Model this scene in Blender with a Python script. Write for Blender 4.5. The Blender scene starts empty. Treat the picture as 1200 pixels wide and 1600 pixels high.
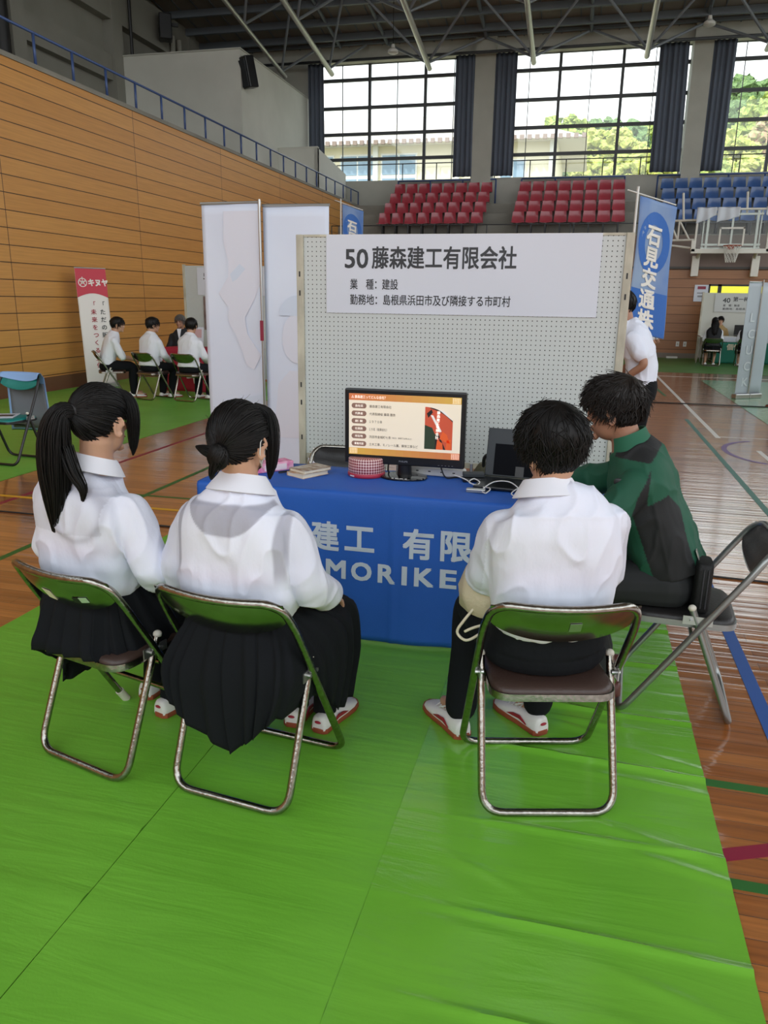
import bpy, bmesh, math, random
import numpy as np
from mathutils import Vector, Matrix, Euler, noise as mnoise
random.seed(7); rng = np.random.default_rng(7)
sc = bpy.context.scene
COL = sc.collection

# ------------------------------------------------------------------ camera, sky, sun, exposure
CAM_H = 1.5
F_PX, PITCH, YAW, ROLL = 1197.0, math.radians(15.423), math.radians(13.988), math.radians(0.833)
fw = Vector((-math.sin(YAW)*math.cos(PITCH), math.cos(YAW)*math.cos(PITCH), -math.sin(PITCH)))
rt = Vector((math.cos(YAW), math.sin(YAW), 0)); up = rt.cross(fw)
cr, sr = math.cos(ROLL), math.sin(ROLL)
R_ = cr*rt + sr*up; U_ = -sr*rt + cr*up
cam_d = bpy.data.cameras.new('camera'); cam = bpy.data.objects.new('camera', cam_d); COL.objects.link(cam)
cam.matrix_world = Matrix(((R_.x, U_.x, -fw.x, 0), (R_.y, U_.y, -fw.y, 0), (R_.z, U_.z, -fw.z, CAM_H), (0, 0, 0, 1)))
cam_d.sensor_fit = 'VERTICAL'; cam_d.sensor_height = 36.0; cam_d.sensor_width = 27.0
cam_d.lens = F_PX/1600*36.0; cam_d.clip_end = 400; cam_d.clip_start = 0.05
sc.camera = cam

SKY_STRENGTH = 1.0
SUN_STRENGTH = 1.3
EXPOSURE = 1.33
world = bpy.data.worlds.new('sky'); sc.world = world; world.use_nodes = True
nt = world.node_tree; nt.nodes.clear()
wo = nt.nodes.new('ShaderNodeOutputWorld'); bg = nt.nodes.new('ShaderNodeBackground')
tc = nt.nodes.new('ShaderNodeTexCoord'); sx = nt.nodes.new('ShaderNodeSeparateXYZ'); rp = nt.nodes.new('ShaderNodeValToRGB')
rp.color_ramp.elements[0].position = 0.0; rp.color_ramp.elements[0].color = (.35, .36, .33, 1)
rp.color_ramp.elements[1].position = 0.06; rp.color_ramp.elements[1].color = (.97, .99, 1, 1)
e = rp.color_ramp.elements.new(0.9); e.color = (.80, .90, 1, 1)
nt.links.new(tc.outputs['Generated'], sx.inputs[0]); nt.links.new(sx.outputs['Z'], rp.inputs[0])
nt.links.new(rp.outputs[0], bg.inputs[0]); bg.inputs[1].default_value = SKY_STRENGTH
nt.links.new(bg.outputs[0], wo.inputs[0])
sun_d = bpy.data.lights.new('sun', 'SUN'); sun_d.energy = SUN_STRENGTH; sun_d.angle = math.radians(3); sun_d.color = (1, .95, .86)
sun = bpy.data.objects.new('sun', sun_d); COL.objects.link(sun)
sun.rotation_euler = Vector((0.45, 0.75, -1.05)).to_track_quat('-Z', 'Y').to_euler()
sc.view_settings.view_transform = 'Standard'; sc.view_settings.look = 'None'
sc.view_settings.exposure = EXPOSURE; sc.view_settings.gamma = 1.0; sc.view_settings.use_curve_mapping = False
sc.cycles.use_denoising = True
sc.cycles.max_bounces = 10; sc.cycles.diffuse_bounces = 5; sc.cycles.glossy_bounces = 4; sc.cycles.transparent_max_bounces = 12
sc.cycles.sample_clamp_indirect = 6.0; sc.cycles.caustics_reflective = False; sc.cycles.caustics_refractive = False

# ------------------------------------------------------------------ helpers
def lin(h):
    h = h.lstrip('#'); c = [int(h[i:i+2], 16)/255 for i in (0, 2, 4)]
    return tuple(x/12.92 if x <= .04045 else ((x+.055)/1.055)**2.4 for x in c) + (1,)

def mat(name, col, rough=.55, metal=0.0, bump=None, var=None, coat=0, spec=.5, emit=None, estr=1, attr=None, sheen=0, aniso=0):
    """principled material; bump=(scale, strength, (sx,sy,sz)); var=(scale, colour2, amount, (sx,sy,sz)); attr=(name, colour2)"""
    m = bpy.data.materials.new(name); m.use_nodes = True; t = m.node_tree; b = t.nodes['Principled BSDF']
    c = lin(col) if isinstance(col, str) else col
    b.inputs['Base Color'].default_value = c; b.inputs['Roughness'].default_value = rough; b.inputs['Metallic'].default_value = metal
    b.inputs['Specular IOR Level'].default_value = spec; b.inputs['Coat Weight'].default_value = coat; b.inputs['Coat Roughness'].default_value = .08
    if sheen: b.inputs['Sheen Weight'].default_value = sheen
    if aniso: b.inputs['Anisotropic'].default_value = aniso
    m.diffuse_color = c
    def noise(scale, st, det=4):
        co = t.nodes.new('ShaderNodeTexCoord'); mp = t.nodes.new('ShaderNodeMapping'); n = t.nodes.new('ShaderNodeTexNoise')
        mp.inputs['Scale'].default_value = st; n.inputs['Scale'].default_value = scale; n.inputs['Detail'].default_value = det
        t.links.new(co.outputs['Object'], mp.inputs[0]); t.links.new(mp.outputs[0], n.inputs['Vector']); return n
    last = None
    if var:
        n = noise(var[0], var[3] if len(var) > 3 else (1, 1, 1)); mx = t.nodes.new('ShaderNodeMix'); mx.data_type = 'RGBA'
        r = t.nodes.new('ShaderNodeMapRange'); r.inputs[1].default_value = .35; r.inputs[2].default_value = .65; r.inputs[4].default_value = var[2]
        t.links.new(n.outputs['Fac'], r.inputs[0]); t.links.new(r.outputs[0], mx.inputs[0])
        mx.inputs[6].default_value = c; mx.inputs[7].default_value = lin(var[1]); last = mx.outputs[2]
        t.links.new(last, b.inputs['Base Color'])
    if attr:
        at = t.nodes.new('ShaderNodeAttribute'); at.attribute_name = attr[0]; mx = t.nodes.new('ShaderNodeMix'); mx.data_type = 'RGBA'
        t.links.new(at.outputs['Fac'], mx.inputs[0]); mx.inputs[6].default_value = c
        if last: t.links.new(last, mx.inputs[6])
        mx.inputs[7].default_value = lin(attr[1]); t.links.new(mx.outputs[2], b.inputs['Base Color'])
    if bump:
        n = noise(bump[0], bump[2] if len(bump) > 2 else (1, 1, 1)); bp = t.nodes.new('ShaderNodeBump')
        bp.inputs['Strength'].default_value = bump[1]; bp.inputs['Distance'].default_value = .02
        t.links.new(n.outputs['Fac'], bp.inputs['Height']); t.links.new(bp.outputs[0], b.inputs['Normal'])
    if emit:
        b.inputs['Emission Color'].default_value = lin(emit) if isinstance(emit, str) else emit; b.inputs['Emission Strength'].default_value = estr
    return m

def V(*a): return Vector(a)

class MB:
    """collects shapes for one mesh"""
    def __init__(s): s.v = []; s.f = []; s.mi = []; s.cur = 0; s.at = []
    def add(s, vs, fs):
        o = len(s.v); s.v += [tuple(p) for p in vs]; s.f += [tuple(i+o for i in f) for f in fs]; s.mi += [s.cur]*len(fs)
    def box(s, c, d, rz=0, M=None):
        x, y, z = (q/2 for q in d); P = [Vector((a*x, b*y, e*z)) for e in (-1, 1) for b in (-1, 1) for a in (-1, 1)]
        if rz: R = Matrix.Rotation(rz, 3, 'Z'); P = [R @ p for p in P]
        if M is not None: P = [M @ p for p in P]
        P = [p + Vector(c) for p in P]
        s.add(P, [(0, 2, 3, 1), (4, 5, 7, 6), (0, 1, 5, 4), (2, 6, 7, 3), (0, 4, 6, 2), (1, 3, 7, 5)])
    def box2(s, a, b): s.box([(p+q)/2 for p, q in zip(a, b)], [abs(q-p) for p, q in zip(a, b)])
    def tube(s, pts, r, seg=10, closed=False, caps=True, flat=1.0):
        pts = [Vector(p) for p in pts]; n = len(pts); rs = r if hasattr(r, '__len__') else [r]*n
        vs = []; prev = None
        for i, p in enumerate(pts):
            a = pts[(i-1) % n] if (i > 0 or closed) else p; b = pts[(i+1) % n] if (i < n-1 or closed) else p
            t = (b-a); t = t.normalized() if t.length > 1e-9 else Vector((0, 0, 1))
            if prev is None: u = t.orthogonal().normalized()
            else:
                u = prev - t*prev.dot(t); u = u.normalized() if u.length > 1e-6 else t.orthogonal().normalized()
            prev = u; w = t.cross(u)
            for k in range(seg):
                an = 2*math.pi*k/seg; vs.append(p + (u*math.cos(an) + w*math.sin(an)*flat)*rs[i])
        fs = []
        m = n if closed else n-1
        for i in range(m):
            for k in range(seg):
                a = i*seg+k; b = i*seg+(k+1) % seg; c = ((i+1) % n)*seg+(k+1) % seg; d = ((i+1) % n)*seg+k
                fs.append((a, b, c, d))
        if caps and not closed: fs += [tuple(range(seg-1, -1, -1)), tuple((n-1)*seg+k for k in range(seg))]
        s.add(vs, fs)
    def loft(s, rings, caps=True, closed=False):
        n = len(rings[0]); vs = [p for r in rings for p in r]; fs = []
        for i in range(len(rings)-1):
            for k in range(n):
                a = i*n+k; b = i*n+(k+1) % n
                fs.append((a, b, b+n, a+n))
        if caps: fs += [tuple(range(n-1, -1, -1)), tuple((len(rings)-1)*n+k for k in range(n))]
        s.add(vs, fs)
    def grid(s, fn, nu, nv, wrap=False):
        vs = [fn(i/nu, j/nv) for j in range(nv+1) for i in range(nu+(0 if wrap else 1))]
        w = nu if wrap else nu+1
        fs = [(j*w+i, j*w+(i+1) % w, (j+1)*w+(i+1) % w, (j+1)*w+i) for j in range(nv) for i in range(nu)]
        s.add(vs, fs)
    def sheet(s, fn, nu, nv, th):
        """a thin closed sheet: fn(u,v)->point; th = thickness vector"""
        th = Vector(th); a = [Vector(fn(i/nu, j/nv)) for j in range(nv+1) for i in range(nu+1)]; N = len(a); w = nu+1
        vs = a + [p+th for p in a]; fs = []
        for j in range(nv):
            for i in range(nu):
                q = (j*w+i, j*w+i+1, (j+1)*w+i+1, (j+1)*w+i); fs.append(q); fs.append(tuple(x+N for x in reversed(q)))
        ed = [i for i in range(w)] + [j*w+nu for j in range(1, nv+1)] + [nv*w+i for i in range(nu-1, -1, -1)] + [j*w for j in range(nv-1, 0, -1)]
        for k in range(len(ed)):
            p, q = ed[k], ed[(k+1) % len(ed)]; fs.append((q, p, p+N, q+N))
        s.add(vs, fs)
    def prism(s, poly, o, ux, uy, d):
        """extrude a 2-D polygon: o + x*ux + y*uy, thickness vector d"""
        o, ux, uy, d = Vector(o), Vector(ux), Vector(uy), Vector(d); n = len(poly)
        a = [o+ux*x+uy*y for x, y in poly]
        s.add(a+[p+d for p in a], [tuple(range(n)), tuple(range(2*n-1, n-1, -1))] + [(i, i+n, (i+1) % n+n, (i+1) % n) for i in range(n)])
    def ell(s, c, r, M=None, nu=16, nv=10):
        c = Vector(c); vs = []; fs = []
        for j in range(1, nv):
            th = math.pi*j/nv
            for i in range(nu):
                ph = 2*math.pi*i/nu; p = Vector((r[0]*math.sin(th)*math.cos(ph), r[1]*math.sin(th)*math.sin(ph), r[2]*math.cos(th)))
                vs.append(c + (M @ p if M is not None else p))
        t = Vector((0, 0, r[2])); b = -t
        vs += [c+(M @ t if M is not None else t), c+(M @ b if M is not None else b)]; T = len(vs)-2
        for j in range(nv-2):
            for i in range(nu): fs.append((j*nu+i, (j+1)*nu+i, (j+1)*nu+(i+1) % nu, j*nu+(i+1) % nu))
        for i in range(nu): fs.append((T, i, (i+1) % nu)); fs.append((T+1, (nv-2)*nu+(i+1) % nu, (nv-2)*nu+i))
        s.add(vs, fs)
    def xf(s, M, start=0):
        s.v[start:] = [tuple(M @ Vector(p)) for p in s.v[start:]]
    def mesh(s, name, mats, smooth=True, angle=None):
        me = bpy.data.meshes.new(name); me.from_pydata(s.v, [], s.f)
        for m in (mats if isinstance(mats, (list, tuple)) else [mats]): me.materials.append(m)
        if any(s.mi): me.polygons.foreach_set('material_index', s.mi)
        if smooth: me.polygons.foreach_set('use_smooth', [True]*len(me.polygons))
        me.update()
        if smooth and angle is not None:
            try: me.set_sharp_from_angle(angle=math.radians(angle))
            except Exception: pass
        return me
    def build(s, name, mats, parent=None, smooth=True, angle=35, bevel=0, seg=2):
        me = s.mesh(name, mats, smooth, angle)
        bm = bmesh.new(); bm.from_mesh(me); bmesh.ops.recalc_face_normals(bm, faces=bm.faces); bm.to_mesh(me); bm.free()
        if smooth and angle is not None: me.set_sharp_from_angle(angle=math.radians(angle))
        o = bpy.data.objects.new(name, me); COL.objects.link(o)
        if parent: o.parent = parent
        if bevel:
            b = o.modifiers.new('bevel', 'BEVEL'); b.width = bevel; b.segments = seg; b.limit_method = 'ANGLE'; b.angle_limit = math.radians(40); b.harden_normals = False
        return o

def tag(o, label=None, cat=None, group=None, kind=None):
    if label: o['label'] = label
    if cat: o['category'] = cat
    if group: o['group'] = group
    if kind: o['kind'] = kind
    return o
def thing(name, label, cat, loc=(0, 0, 0), rz=0, group=None):
    o = bpy.data.objects.new(name, None); COL.objects.link(o); o.location = loc; o.rotation_euler = (0, 0, rz); o.empty_display_size = .1
    return tag(o, label, cat, group)
def struct(o): o['kind'] = 'structure'; return o
def dup(root, loc, rz=None, label=None, group=None):
    r = root.copy(); COL.objects.link(r); r.location = loc
    if rz is not None: r.rotation_euler = (0, 0, rz)
    if label: r['label'] = label
    if group: r['group'] = group
    for ch in list(root.children):
        c = ch.copy(); COL.objects.link(c); c.parent = r
        for g in ch.children:
            d = g.copy(); COL.objects.link(d); d.parent = c
    return r

def cr_spline(P, n):
    """Catmull-Rom through P, n samples per span"""
    P = [Vector(p) for p in P]; out = []
    for i in range(len(P)-1):
        a = P[max(i-1, 0)]; b = P[i]; c = P[i+1]; d = P[min(i+2, len(P)-1)]
        for k in range(n):
            t = k/n; out.append(.5*((2*b) + (c-a)*t + (2*a-5*b+4*c-d)*t*t + (3*b-a-3*c+d)*t**3))
    out.append(P[-1]); return out
def sp1(xs, n):
    return [p.x for p in cr_spline([(x, 0, 0) for x in xs], n)]
def fillet(P, r, n=6):
    """round the corners of a polyline"""
    P = [Vector(p) for p in P]; out = [P[0]]
    for i in range(1, len(P)-1):
        a, b, c = P[i-1], P[i], P[i+1]; rr = min(r, (a-b).length*.49, (c-b).length*.49)
        s = b+(a-b).normalized()*rr; e = b+(c-b).normalized()*rr
        for k in range(n+1):
            t = k/n; out.append(s*(1-t)**2 + b*2*t*(1-t) + e*t*t)
    out.append(P[-1]); return out

TXT = {}
def text_geo(s, size, bold=0.0, align='LEFT', spacing=1.0, th=.0015):
    """glyph mesh in the xy plane, baseline at y=0"""
    key = (s, round(size, 5), bold, align, spacing, th)
    if key in TXT: return TXT[key]
    cu = bpy.data.curves.new('lettering', 'FONT'); cu.body = s; cu.size = size; cu.align_x = align
    cu.space_character = spacing; cu.extrude = th/2; cu.resolution_u = 3
    o = bpy.data.objects.new('lettering', cu); COL.objects.link(o)
    dg = bpy.context.evaluated_depsgraph_get(); me = bpy.data.meshes.new_from_object(o.evaluated_get(dg))
    vs = [tuple(v.co) for v in me.vertices]; fs = [tuple(p.vertices) for p in me.polygons]
    bpy.data.objects.remove(o); bpy.data.curves.remove(cu); bpy.data.meshes.remove(me)
    if bold:                                                         # heavier strokes: overlapping shifted copies
        b = bold*size*.8; n0 = len(vs); v0, f0 = vs, fs; vs, fs = [], []
        for k, (dx, dy) in enumerate(((b, b), (-b, b), (b, -b), (-b, -b), (0, 0))):
            vs += [(x+dx, y+dy, z+k*th*.02) for x, y, z in v0]; fs += [tuple(i+k*n0 for i in f) for f in f0]
    TXT[key] = (vs, fs); return vs, fs
def put_text(mb, s, o, ux, uy, size, bold=0.0, align='LEFT', spacing=1.0, fit=None, th=.0015):
    """write s with its baseline start at o, along ux, up uy; fit = wanted width"""
    vs, fs = text_geo(s, size, bold, align, spacing, th); o, ux, uy = Vector(o), Vector(ux).normalized(), Vector(uy).normalized(); n = ux.cross(uy)
    k = 1.0
    if fit and vs:
        w = max(v[0] for v in vs)-min(v[0] for v in vs); k = fit/w
        x0 = min(v[0] for v in vs) if align == 'LEFT' else 0
    else: x0 = 0
    mb.add([o+ux*((v[0]-x0)*k)+uy*v[1]+n*v[2] for v in vs], fs)
# ------------------------------------------------------------------ materials
def floor_material():
    m = bpy.data.materials.new('court_wood'); m.use_nodes = True; t = m.node_tree; b = t.nodes['Principled BSDF']; L = t.links.new
    co = t.nodes.new('ShaderNodeTexCoord'); br = t.nodes.new('ShaderNodeTexBrick')
    br.inputs['Scale'].default_value = 1.0; br.inputs['Brick Width'].default_value = 1.35; br.inputs['Row Height'].default_value = .078
    br.inputs['Mortar Size'].default_value = .0012; br.inputs['Mortar Smooth'].default_value = .1; br.inputs['Bias'].default_value = -.1
    br.offset = .37; br.inputs['Color1'].default_value = lin('#c47d40'); br.inputs['Color2'].default_value = lin('#9a5727'); br.inputs['Mortar'].default_value = lin('#4a2712')
    L(co.outputs['Object'], br.inputs['Vector'])
    mp = t.nodes.new('ShaderNodeMapping'); mp.inputs['Scale'].default_value = (.8, 14, 1); n = t.nodes.new('ShaderNodeTexNoise'); n.inputs['Scale'].default_value = 2.2; n.inputs['Detail'].default_value = 6; n.inputs['Roughness'].default_value = .65
    L(co.outputs['Object'], mp.inputs[0]); L(mp.outputs[0], n.inputs['Vector'])
    r = t.nodes.new('ShaderNodeValToRGB'); r.color_ramp.elements[0].position = .3; r.color_ramp.elements[0].color = (.45, .40, .36, 1); r.color_ramp.elements[1].position = .7; r.color_ramp.elements[1].color = (1.15, 1.1, 1.05, 1)
    L(n.outputs['Fac'], r.inputs[0]); mx = t.nodes.new('ShaderNodeMix'); mx.data_type = 'RGBA'; mx.blend_type = 'MULTIPLY'; mx.inputs[0].default_value = .8
    L(br.outputs['Color'], mx.inputs[6]); L(r.outputs[0], mx.inputs[7])
    # board-to-board height steps and long scratches
    mp2 = t.nodes.new('ShaderNodeMapping'); mp2.inputs['Scale'].default_value = (.35, 20, 1); n2 = t.nodes.new('ShaderNodeTexNoise'); n2.inputs['Scale'].default_value = 1; n2.inputs['Detail'].default_value = 3
    L(co.outputs['Object'], mp2.inputs[0]); L(mp2.outputs[0], n2.inputs['Vector'])
    bp = t.nodes.new('ShaderNodeBump'); bp.inputs['Strength'].default_value = .55; bp.inputs['Distance'].default_value = .006; L(n2.outputs['Fac'], bp.inputs['Height'])
    bp2 = t.nodes.new('ShaderNodeBump'); bp2.invert = True; bp2.inputs['Strength'].default_value = .5; bp2.inputs['Distance'].default_value = .002; L(br.outputs['Fac'], bp2.inputs['Height']); L(bp.outputs[0], bp2.inputs['Normal'])
    L(bp2.outputs[0], b.inputs['Normal']); L(mx.outputs[2], b.inputs['Base Color'])
    b.inputs['Roughness'].default_value = .28; b.inputs['Coat Weight'].default_value = 1.0; b.inputs['Coat Roughness'].default_value = .09; b.inputs['Coat IOR'].default_value = 2.2; L(bp2.outputs[0], b.inputs['Coat Normal'])
    return m
def plank_wall_material(name, c1, c2, line, row, width, phase=0):
    m = bpy.data.materials.new(name); m.use_nodes = True; t = m.node_tree; b = t.nodes['Principled BSDF']; L = t.links.new
    co = t.nodes.new('ShaderNodeTexCoord'); sp = t.nodes.new('ShaderNodeSeparateXYZ'); cb = t.nodes.new('ShaderNodeCombineXYZ')
    L(co.outputs['Object'], sp.inputs[0]); ad = t.nodes.new('ShaderNodeMath'); ad.operation = 'ADD'
    L(sp.outputs['X'], ad.inputs[0]); L(sp.outputs['Y'], ad.inputs[1]); a2 = t.nodes.new('ShaderNodeMath'); a2.operation = 'ADD'; a2.inputs[1].default_value = phase; L(ad.outputs[0], a2.inputs[0])
    L(a2.outputs[0], cb.inputs[0]); L(sp.outputs['Z'], cb.inputs[1])
    br = t.nodes.new('ShaderNodeTexBrick'); br.offset = 0.0; br.inputs['Scale'].default_value = 1; br.inputs['Brick Width'].default_value = width; br.inputs['Row Height'].default_value = row
    br.inputs['Mortar Size'].default_value = .007; br.inputs['Mortar Smooth'].default_value = .2; br.inputs['Color1'].default_value = lin(c1); br.inputs['Color2'].default_value = lin(c2); br.inputs['Mortar'].default_value = lin(line)
    L(cb.outputs[0], br.inputs['Vector'])
    mp = t.nodes.new('ShaderNodeMapping'); mp.inputs['Scale'].default_value = (1.5, 40, 1); n = t.nodes.new('ShaderNodeTexNoise'); n.inputs['Scale'].default_value = 1; n.inputs['Detail'].default_value = 5
    L(cb.outputs[0], mp.inputs[0]); L(mp.outputs[0], n.inputs['Vector'])
    r = t.nodes.new('ShaderNodeValToRGB'); r.color_ramp.elements[0].position = .3; r.color_ramp.elements[0].color = (.8, .78, .74, 1); r.color_ramp.elements[1].position = .7; r.color_ramp.elements[1].color = (1.05, 1.04, 1.02, 1)
    L(n.outputs['Fac'], r.inputs[0]); mx = t.nodes.new('ShaderNodeMix'); mx.data_type = 'RGBA'; mx.blend_type = 'MULTIPLY'; mx.inputs[0].default_value = .7
    L(br.outputs['Color'], mx.inputs[6]); L(r.outputs[0], mx.inputs[7]); L(mx.outputs[2], b.inputs['Base Color'])
    bp = t.nodes.new('ShaderNodeBump'); bp.invert = True; bp.inputs['Strength'].default_value = .6; bp.inputs['Distance'].default_value = .01; L(br.outputs['Fac'], bp.inputs['Height']); L(bp.outputs[0], b.inputs['Normal'])
    b.inputs['Roughness'].default_value = .42
    return m
def mat_vinyl(name, c, c2, rough=.38):
    """thin plastic floor sheet with cross creases"""
    m = bpy.data.materials.new(name); m.use_nodes = True; t = m.node_tree; b = t.nodes['Principled BSDF']; L = t.links.new
    co = t.nodes.new('ShaderNodeTexCoord')
    n = t.nodes.new('ShaderNodeTexNoise'); n.inputs['Scale'].default_value = 1.6; n.inputs['Detail'].default_value = 5; L(co.outputs['Object'], n.inputs['Vector'])
    mx = t.nodes.new('ShaderNodeMix'); mx.data_type = 'RGBA'; mr = t.nodes.new('ShaderNodeMapRange'); mr.inputs[1].default_value = .35; mr.inputs[2].default_value = .65; L(n.outputs['Fac'], mr.inputs[0]); L(mr.outputs[0], mx.inputs[0])
    mx.inputs[6].default_value = lin(c); mx.inputs[7].default_value = lin(c2); L(mx.outputs[2], b.inputs['Base Color'])
    mp = t.nodes.new('ShaderNodeMapping'); mp.inputs['Scale'].default_value = (1.0, 7, 1); n2 = t.nodes.new('ShaderNodeTexNoise'); n2.inputs['Scale'].default_value = 1.6; n2.inputs['Detail'].default_value = 4; n2.inputs['Distortion'].default_value = .5
    L(co.outputs['Object'], mp.inputs[0]); L(mp.outputs[0], n2.inputs['Vector'])
    bp = t.nodes.new('ShaderNodeBump'); bp.inputs['Strength'].default_value = .22; bp.inputs['Distance'].default_value = .03; L(n2.outputs['Fac'], bp.inputs['Height'])
    n3 = t.nodes.new('ShaderNodeTexNoise'); n3.inputs['Scale'].default_value = 160; L(co.outputs['Object'], n3.inputs['Vector'])
    bp3 = t.nodes.new('ShaderNodeBump'); bp3.inputs['Strength'].default_value = .12; bp3.inputs['Distance'].default_value = .002; L(n3.outputs['Fac'], bp3.inputs['Height']); L(bp.outputs[0], bp3.inputs['Normal']); L(bp3.outputs[0], b.inputs['Normal'])
    b.inputs['Roughness'].default_value = rough; b.inputs['Specular IOR Level'].default_value = .45
    if rough < .3: b.inputs['Coat Weight'].default_value = .8; b.inputs['Coat Roughness'].default_value = .16; L(bp3.outputs[0], b.inputs['Coat Normal'])
    return m
def mat_pegboard():
    m = bpy.data.materials.new('pegboard'); m.use_nodes = True; t = m.node_tree; b = t.nodes['Principled BSDF']; L = t.links.new
    co = t.nodes.new('ShaderNodeTexCoord'); sp = t.nodes.new('ShaderNodeSeparateXYZ'); L(co.outputs['Object'], sp.inputs[0])
    def cell(src):
        d = t.nodes.new('ShaderNodeMath'); d.operation = 'DIVIDE'; d.inputs[1].default_value = .0245; L(src, d.inputs[0])
        f = t.nodes.new('ShaderNodeMath'); f.operation = 'FRACT'; L(d.outputs[0], f.inputs[0]); s = t.nodes.new('ShaderNodeMath'); s.operation = 'SUBTRACT'; s.inputs[1].default_value = .5; L(f.outputs[0], s.inputs[0])
        p = t.nodes.new('ShaderNodeMath'); p.operation = 'POWER'; p.inputs[1].default_value = 2; L(s.outputs[0], p.inputs[0])
        ab = t.nodes.new('ShaderNodeMath'); ab.operation = 'MULTIPLY'; L(s.outputs[0], ab.inputs[0]); L(s.outputs[0], ab.inputs[1]); return ab
    a = cell(sp.outputs['X']); c = cell(sp.outputs['Z']); ad = t.nodes.new('ShaderNodeMath'); ad.operation = 'ADD'; L(a.outputs[0], ad.inputs[0]); L(c.outputs[0], ad.inputs[1])
    lt = t.nodes.new('ShaderNodeMath'); lt.operation = 'LESS_THAN'; lt.inputs[1].default_value = .0165; L(ad.outputs[0], lt.inputs[0])
    mx = t.nodes.new('ShaderNodeMix'); mx.data_type = 'RGBA'; L(lt.outputs[0], mx.inputs[0]); mx.inputs[6].default_value = lin('#c2c8c6'); mx.inputs[7].default_value = lin('#33342f')
    L(mx.outputs[2], b.inputs['Base Color']); b.inputs['Roughness'].default_value = .5
    return m
def mat_glass():
    m = bpy.data.materials.new('window_glass'); m.use_nodes = True; t = m.node_tree; t.nodes.clear()
    o = t.nodes.new('ShaderNodeOutputMaterial'); mx = t.nodes.new('ShaderNodeMixShader'); tr = t.nodes.new('ShaderNodeBsdfTransparent'); gl = t.nodes.new('ShaderNodeBsdfGlossy')
    gl.inputs['Roughness'].default_value = .02; mx.inputs[0].default_value = .05; tr.inputs[0].default_value = (.97, .99, .98, 1)
    t.links.new(tr.outputs[0], mx.inputs[1]); t.links.new(gl.outputs[0], mx.inputs[2]); t.links.new(mx.outputs[0], o.inputs[0]); return m
M = {}
M['floor'] = floor_material()
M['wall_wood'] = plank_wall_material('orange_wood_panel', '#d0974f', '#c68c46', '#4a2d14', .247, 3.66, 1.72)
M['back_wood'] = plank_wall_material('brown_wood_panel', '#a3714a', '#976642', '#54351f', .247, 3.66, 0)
M['concrete'] = mat('painted_concrete', '#b6b6ad', .8, bump=(30, .15), var=(1.2, '#aaaaa1', .8))
M['concrete_wall'] = mat('gallery_concrete', '#8e8d85', .85, bump=(25, .2), var=(.8, '#83827a', .9))
M['concrete_dark'] = mat('bare_concrete', '#8f8d84', .85, bump=(25, .2), var=(.8, '#7f7d75', .9))
M['plaster'] = mat('white_plaster', '#cfcfc6', .8, bump=(40, .1), var=(.7, '#c3c3ba', .8))
M['brown_band'] = mat('brown_painted_band', '#84736c', .7, var=(1.0, '#776760', .8))
M['roof'] = mat('roof_board', '#8a837b', .8, var=(.4, '#7d766e', 1))
M['roof_steel'] = mat('dark_roof_steel', '#666d76', .6)
M['truss'] = mat('grey_truss_paint', '#868c94', .45, metal=.2)
M['chord'] = mat('silver_truss_chord', '#d0d0cb', .3, metal=.5)
M['curtain'] = mat('hazed_navy_curtain', '#5a6270', .85)  # navy lightened to slate, haze put into the colour
M['mullion'] = mat('dark_window_bar', '#4b4d50', .5, metal=.2)
M['sill'] = mat('daylit_window_reveal', '#c9c4b8', .7)  # lintel underside toned paler for the daylight it catches
M['glass'] = mat_glass()
M['rail_blue'] = mat('blue_rail_paint', '#3d5382', .4, metal=.1)
M['seat_red'] = mat('red_stadium_plastic', '#a32f3f', .25, coat=.3)
M['seat_blue'] = mat('blue_stadium_plastic', '#2c5590', .25, coat=.3)
M['mat_near'] = mat_vinyl('green_floor_sheet', '#77bd3c', '#6cb233', .42)
M['mat_gloss'] = mat_vinyl('glossy_green_floor_sheet', '#77bd3c', '#6cb233', .24)
M['mat_far'] = mat_vinyl('far_green_floor_sheet', '#72b846', '#66aa3c', .42)
M['mat_dark'] = mat_vinyl('dark_green_floor_sheet', '#4d8238', '#447531', .45)
M['mat_glare'] = mat_vinyl('shiny_glare_floor_sheet', '#9ccfa2', '#8cc394', .2)  # base green lightened to carry the whitish window glare
for k, c in dict(white='#e0ddd6', yellow='#d9a22a', crimson='#8c1f3a', green='#2d6a2c', blue='#2d58a0', teal='#3f7466', purple='#7a5f8e', black='#1b1b1d', ink='#22252a', redink='#a31d35', cream='#e5ddc6').items():
    M['p_'+k] = mat('paint_'+k, c, .45)
M['chrome'] = mat('worn_chrome', '#a3a098', .22, metal=1.0, bump=(90, .08), var=(60, '#7d7a72', .7))
M['steel_plate'] = mat('polished_steel_plate', '#a7a79c', .20, metal=1.0, bump=(14, .03), var=(9, '#8d8d80', .8))
M['grey_tube'] = mat('grey_painted_tube', '#8f9290', .32, metal=.75)
M['black_tube'] = mat('black_painted_tube', '#17181a', .35)
M['vinyl_brown'] = mat('brown_vinyl', '#3d2d27', .42, bump=(120, .1))
M['vinyl_black'] = mat('black_vinyl', '#1f1e1e', .45, bump=(120, .1))
M['vinyl_teal'] = mat('teal_vinyl', '#147f78', .42)
M['cap'] = mat('white_plastic_cap', '#d9d5c8', .5)
M['rubber'] = mat('grey_rubber', '#b9b4a6', .6)
M['paper'] = mat('white_paper', '#d0d5df', .6)
M['peg'] = mat_pegboard()
M['peg_frame'] = mat('chipped_cream_steel', '#c3bfac', .5, var=(14, '#5a5248', .35, (1, 1, .4)))
M['metal_grey'] = mat('aluminium', '#b4b5b3', .3, metal=.9)
M['plastic_white'] = mat('white_plastic', '#d8d8d4', .4)
M['plastic_black'] = mat('black_plastic', '#131416', .3)
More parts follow.
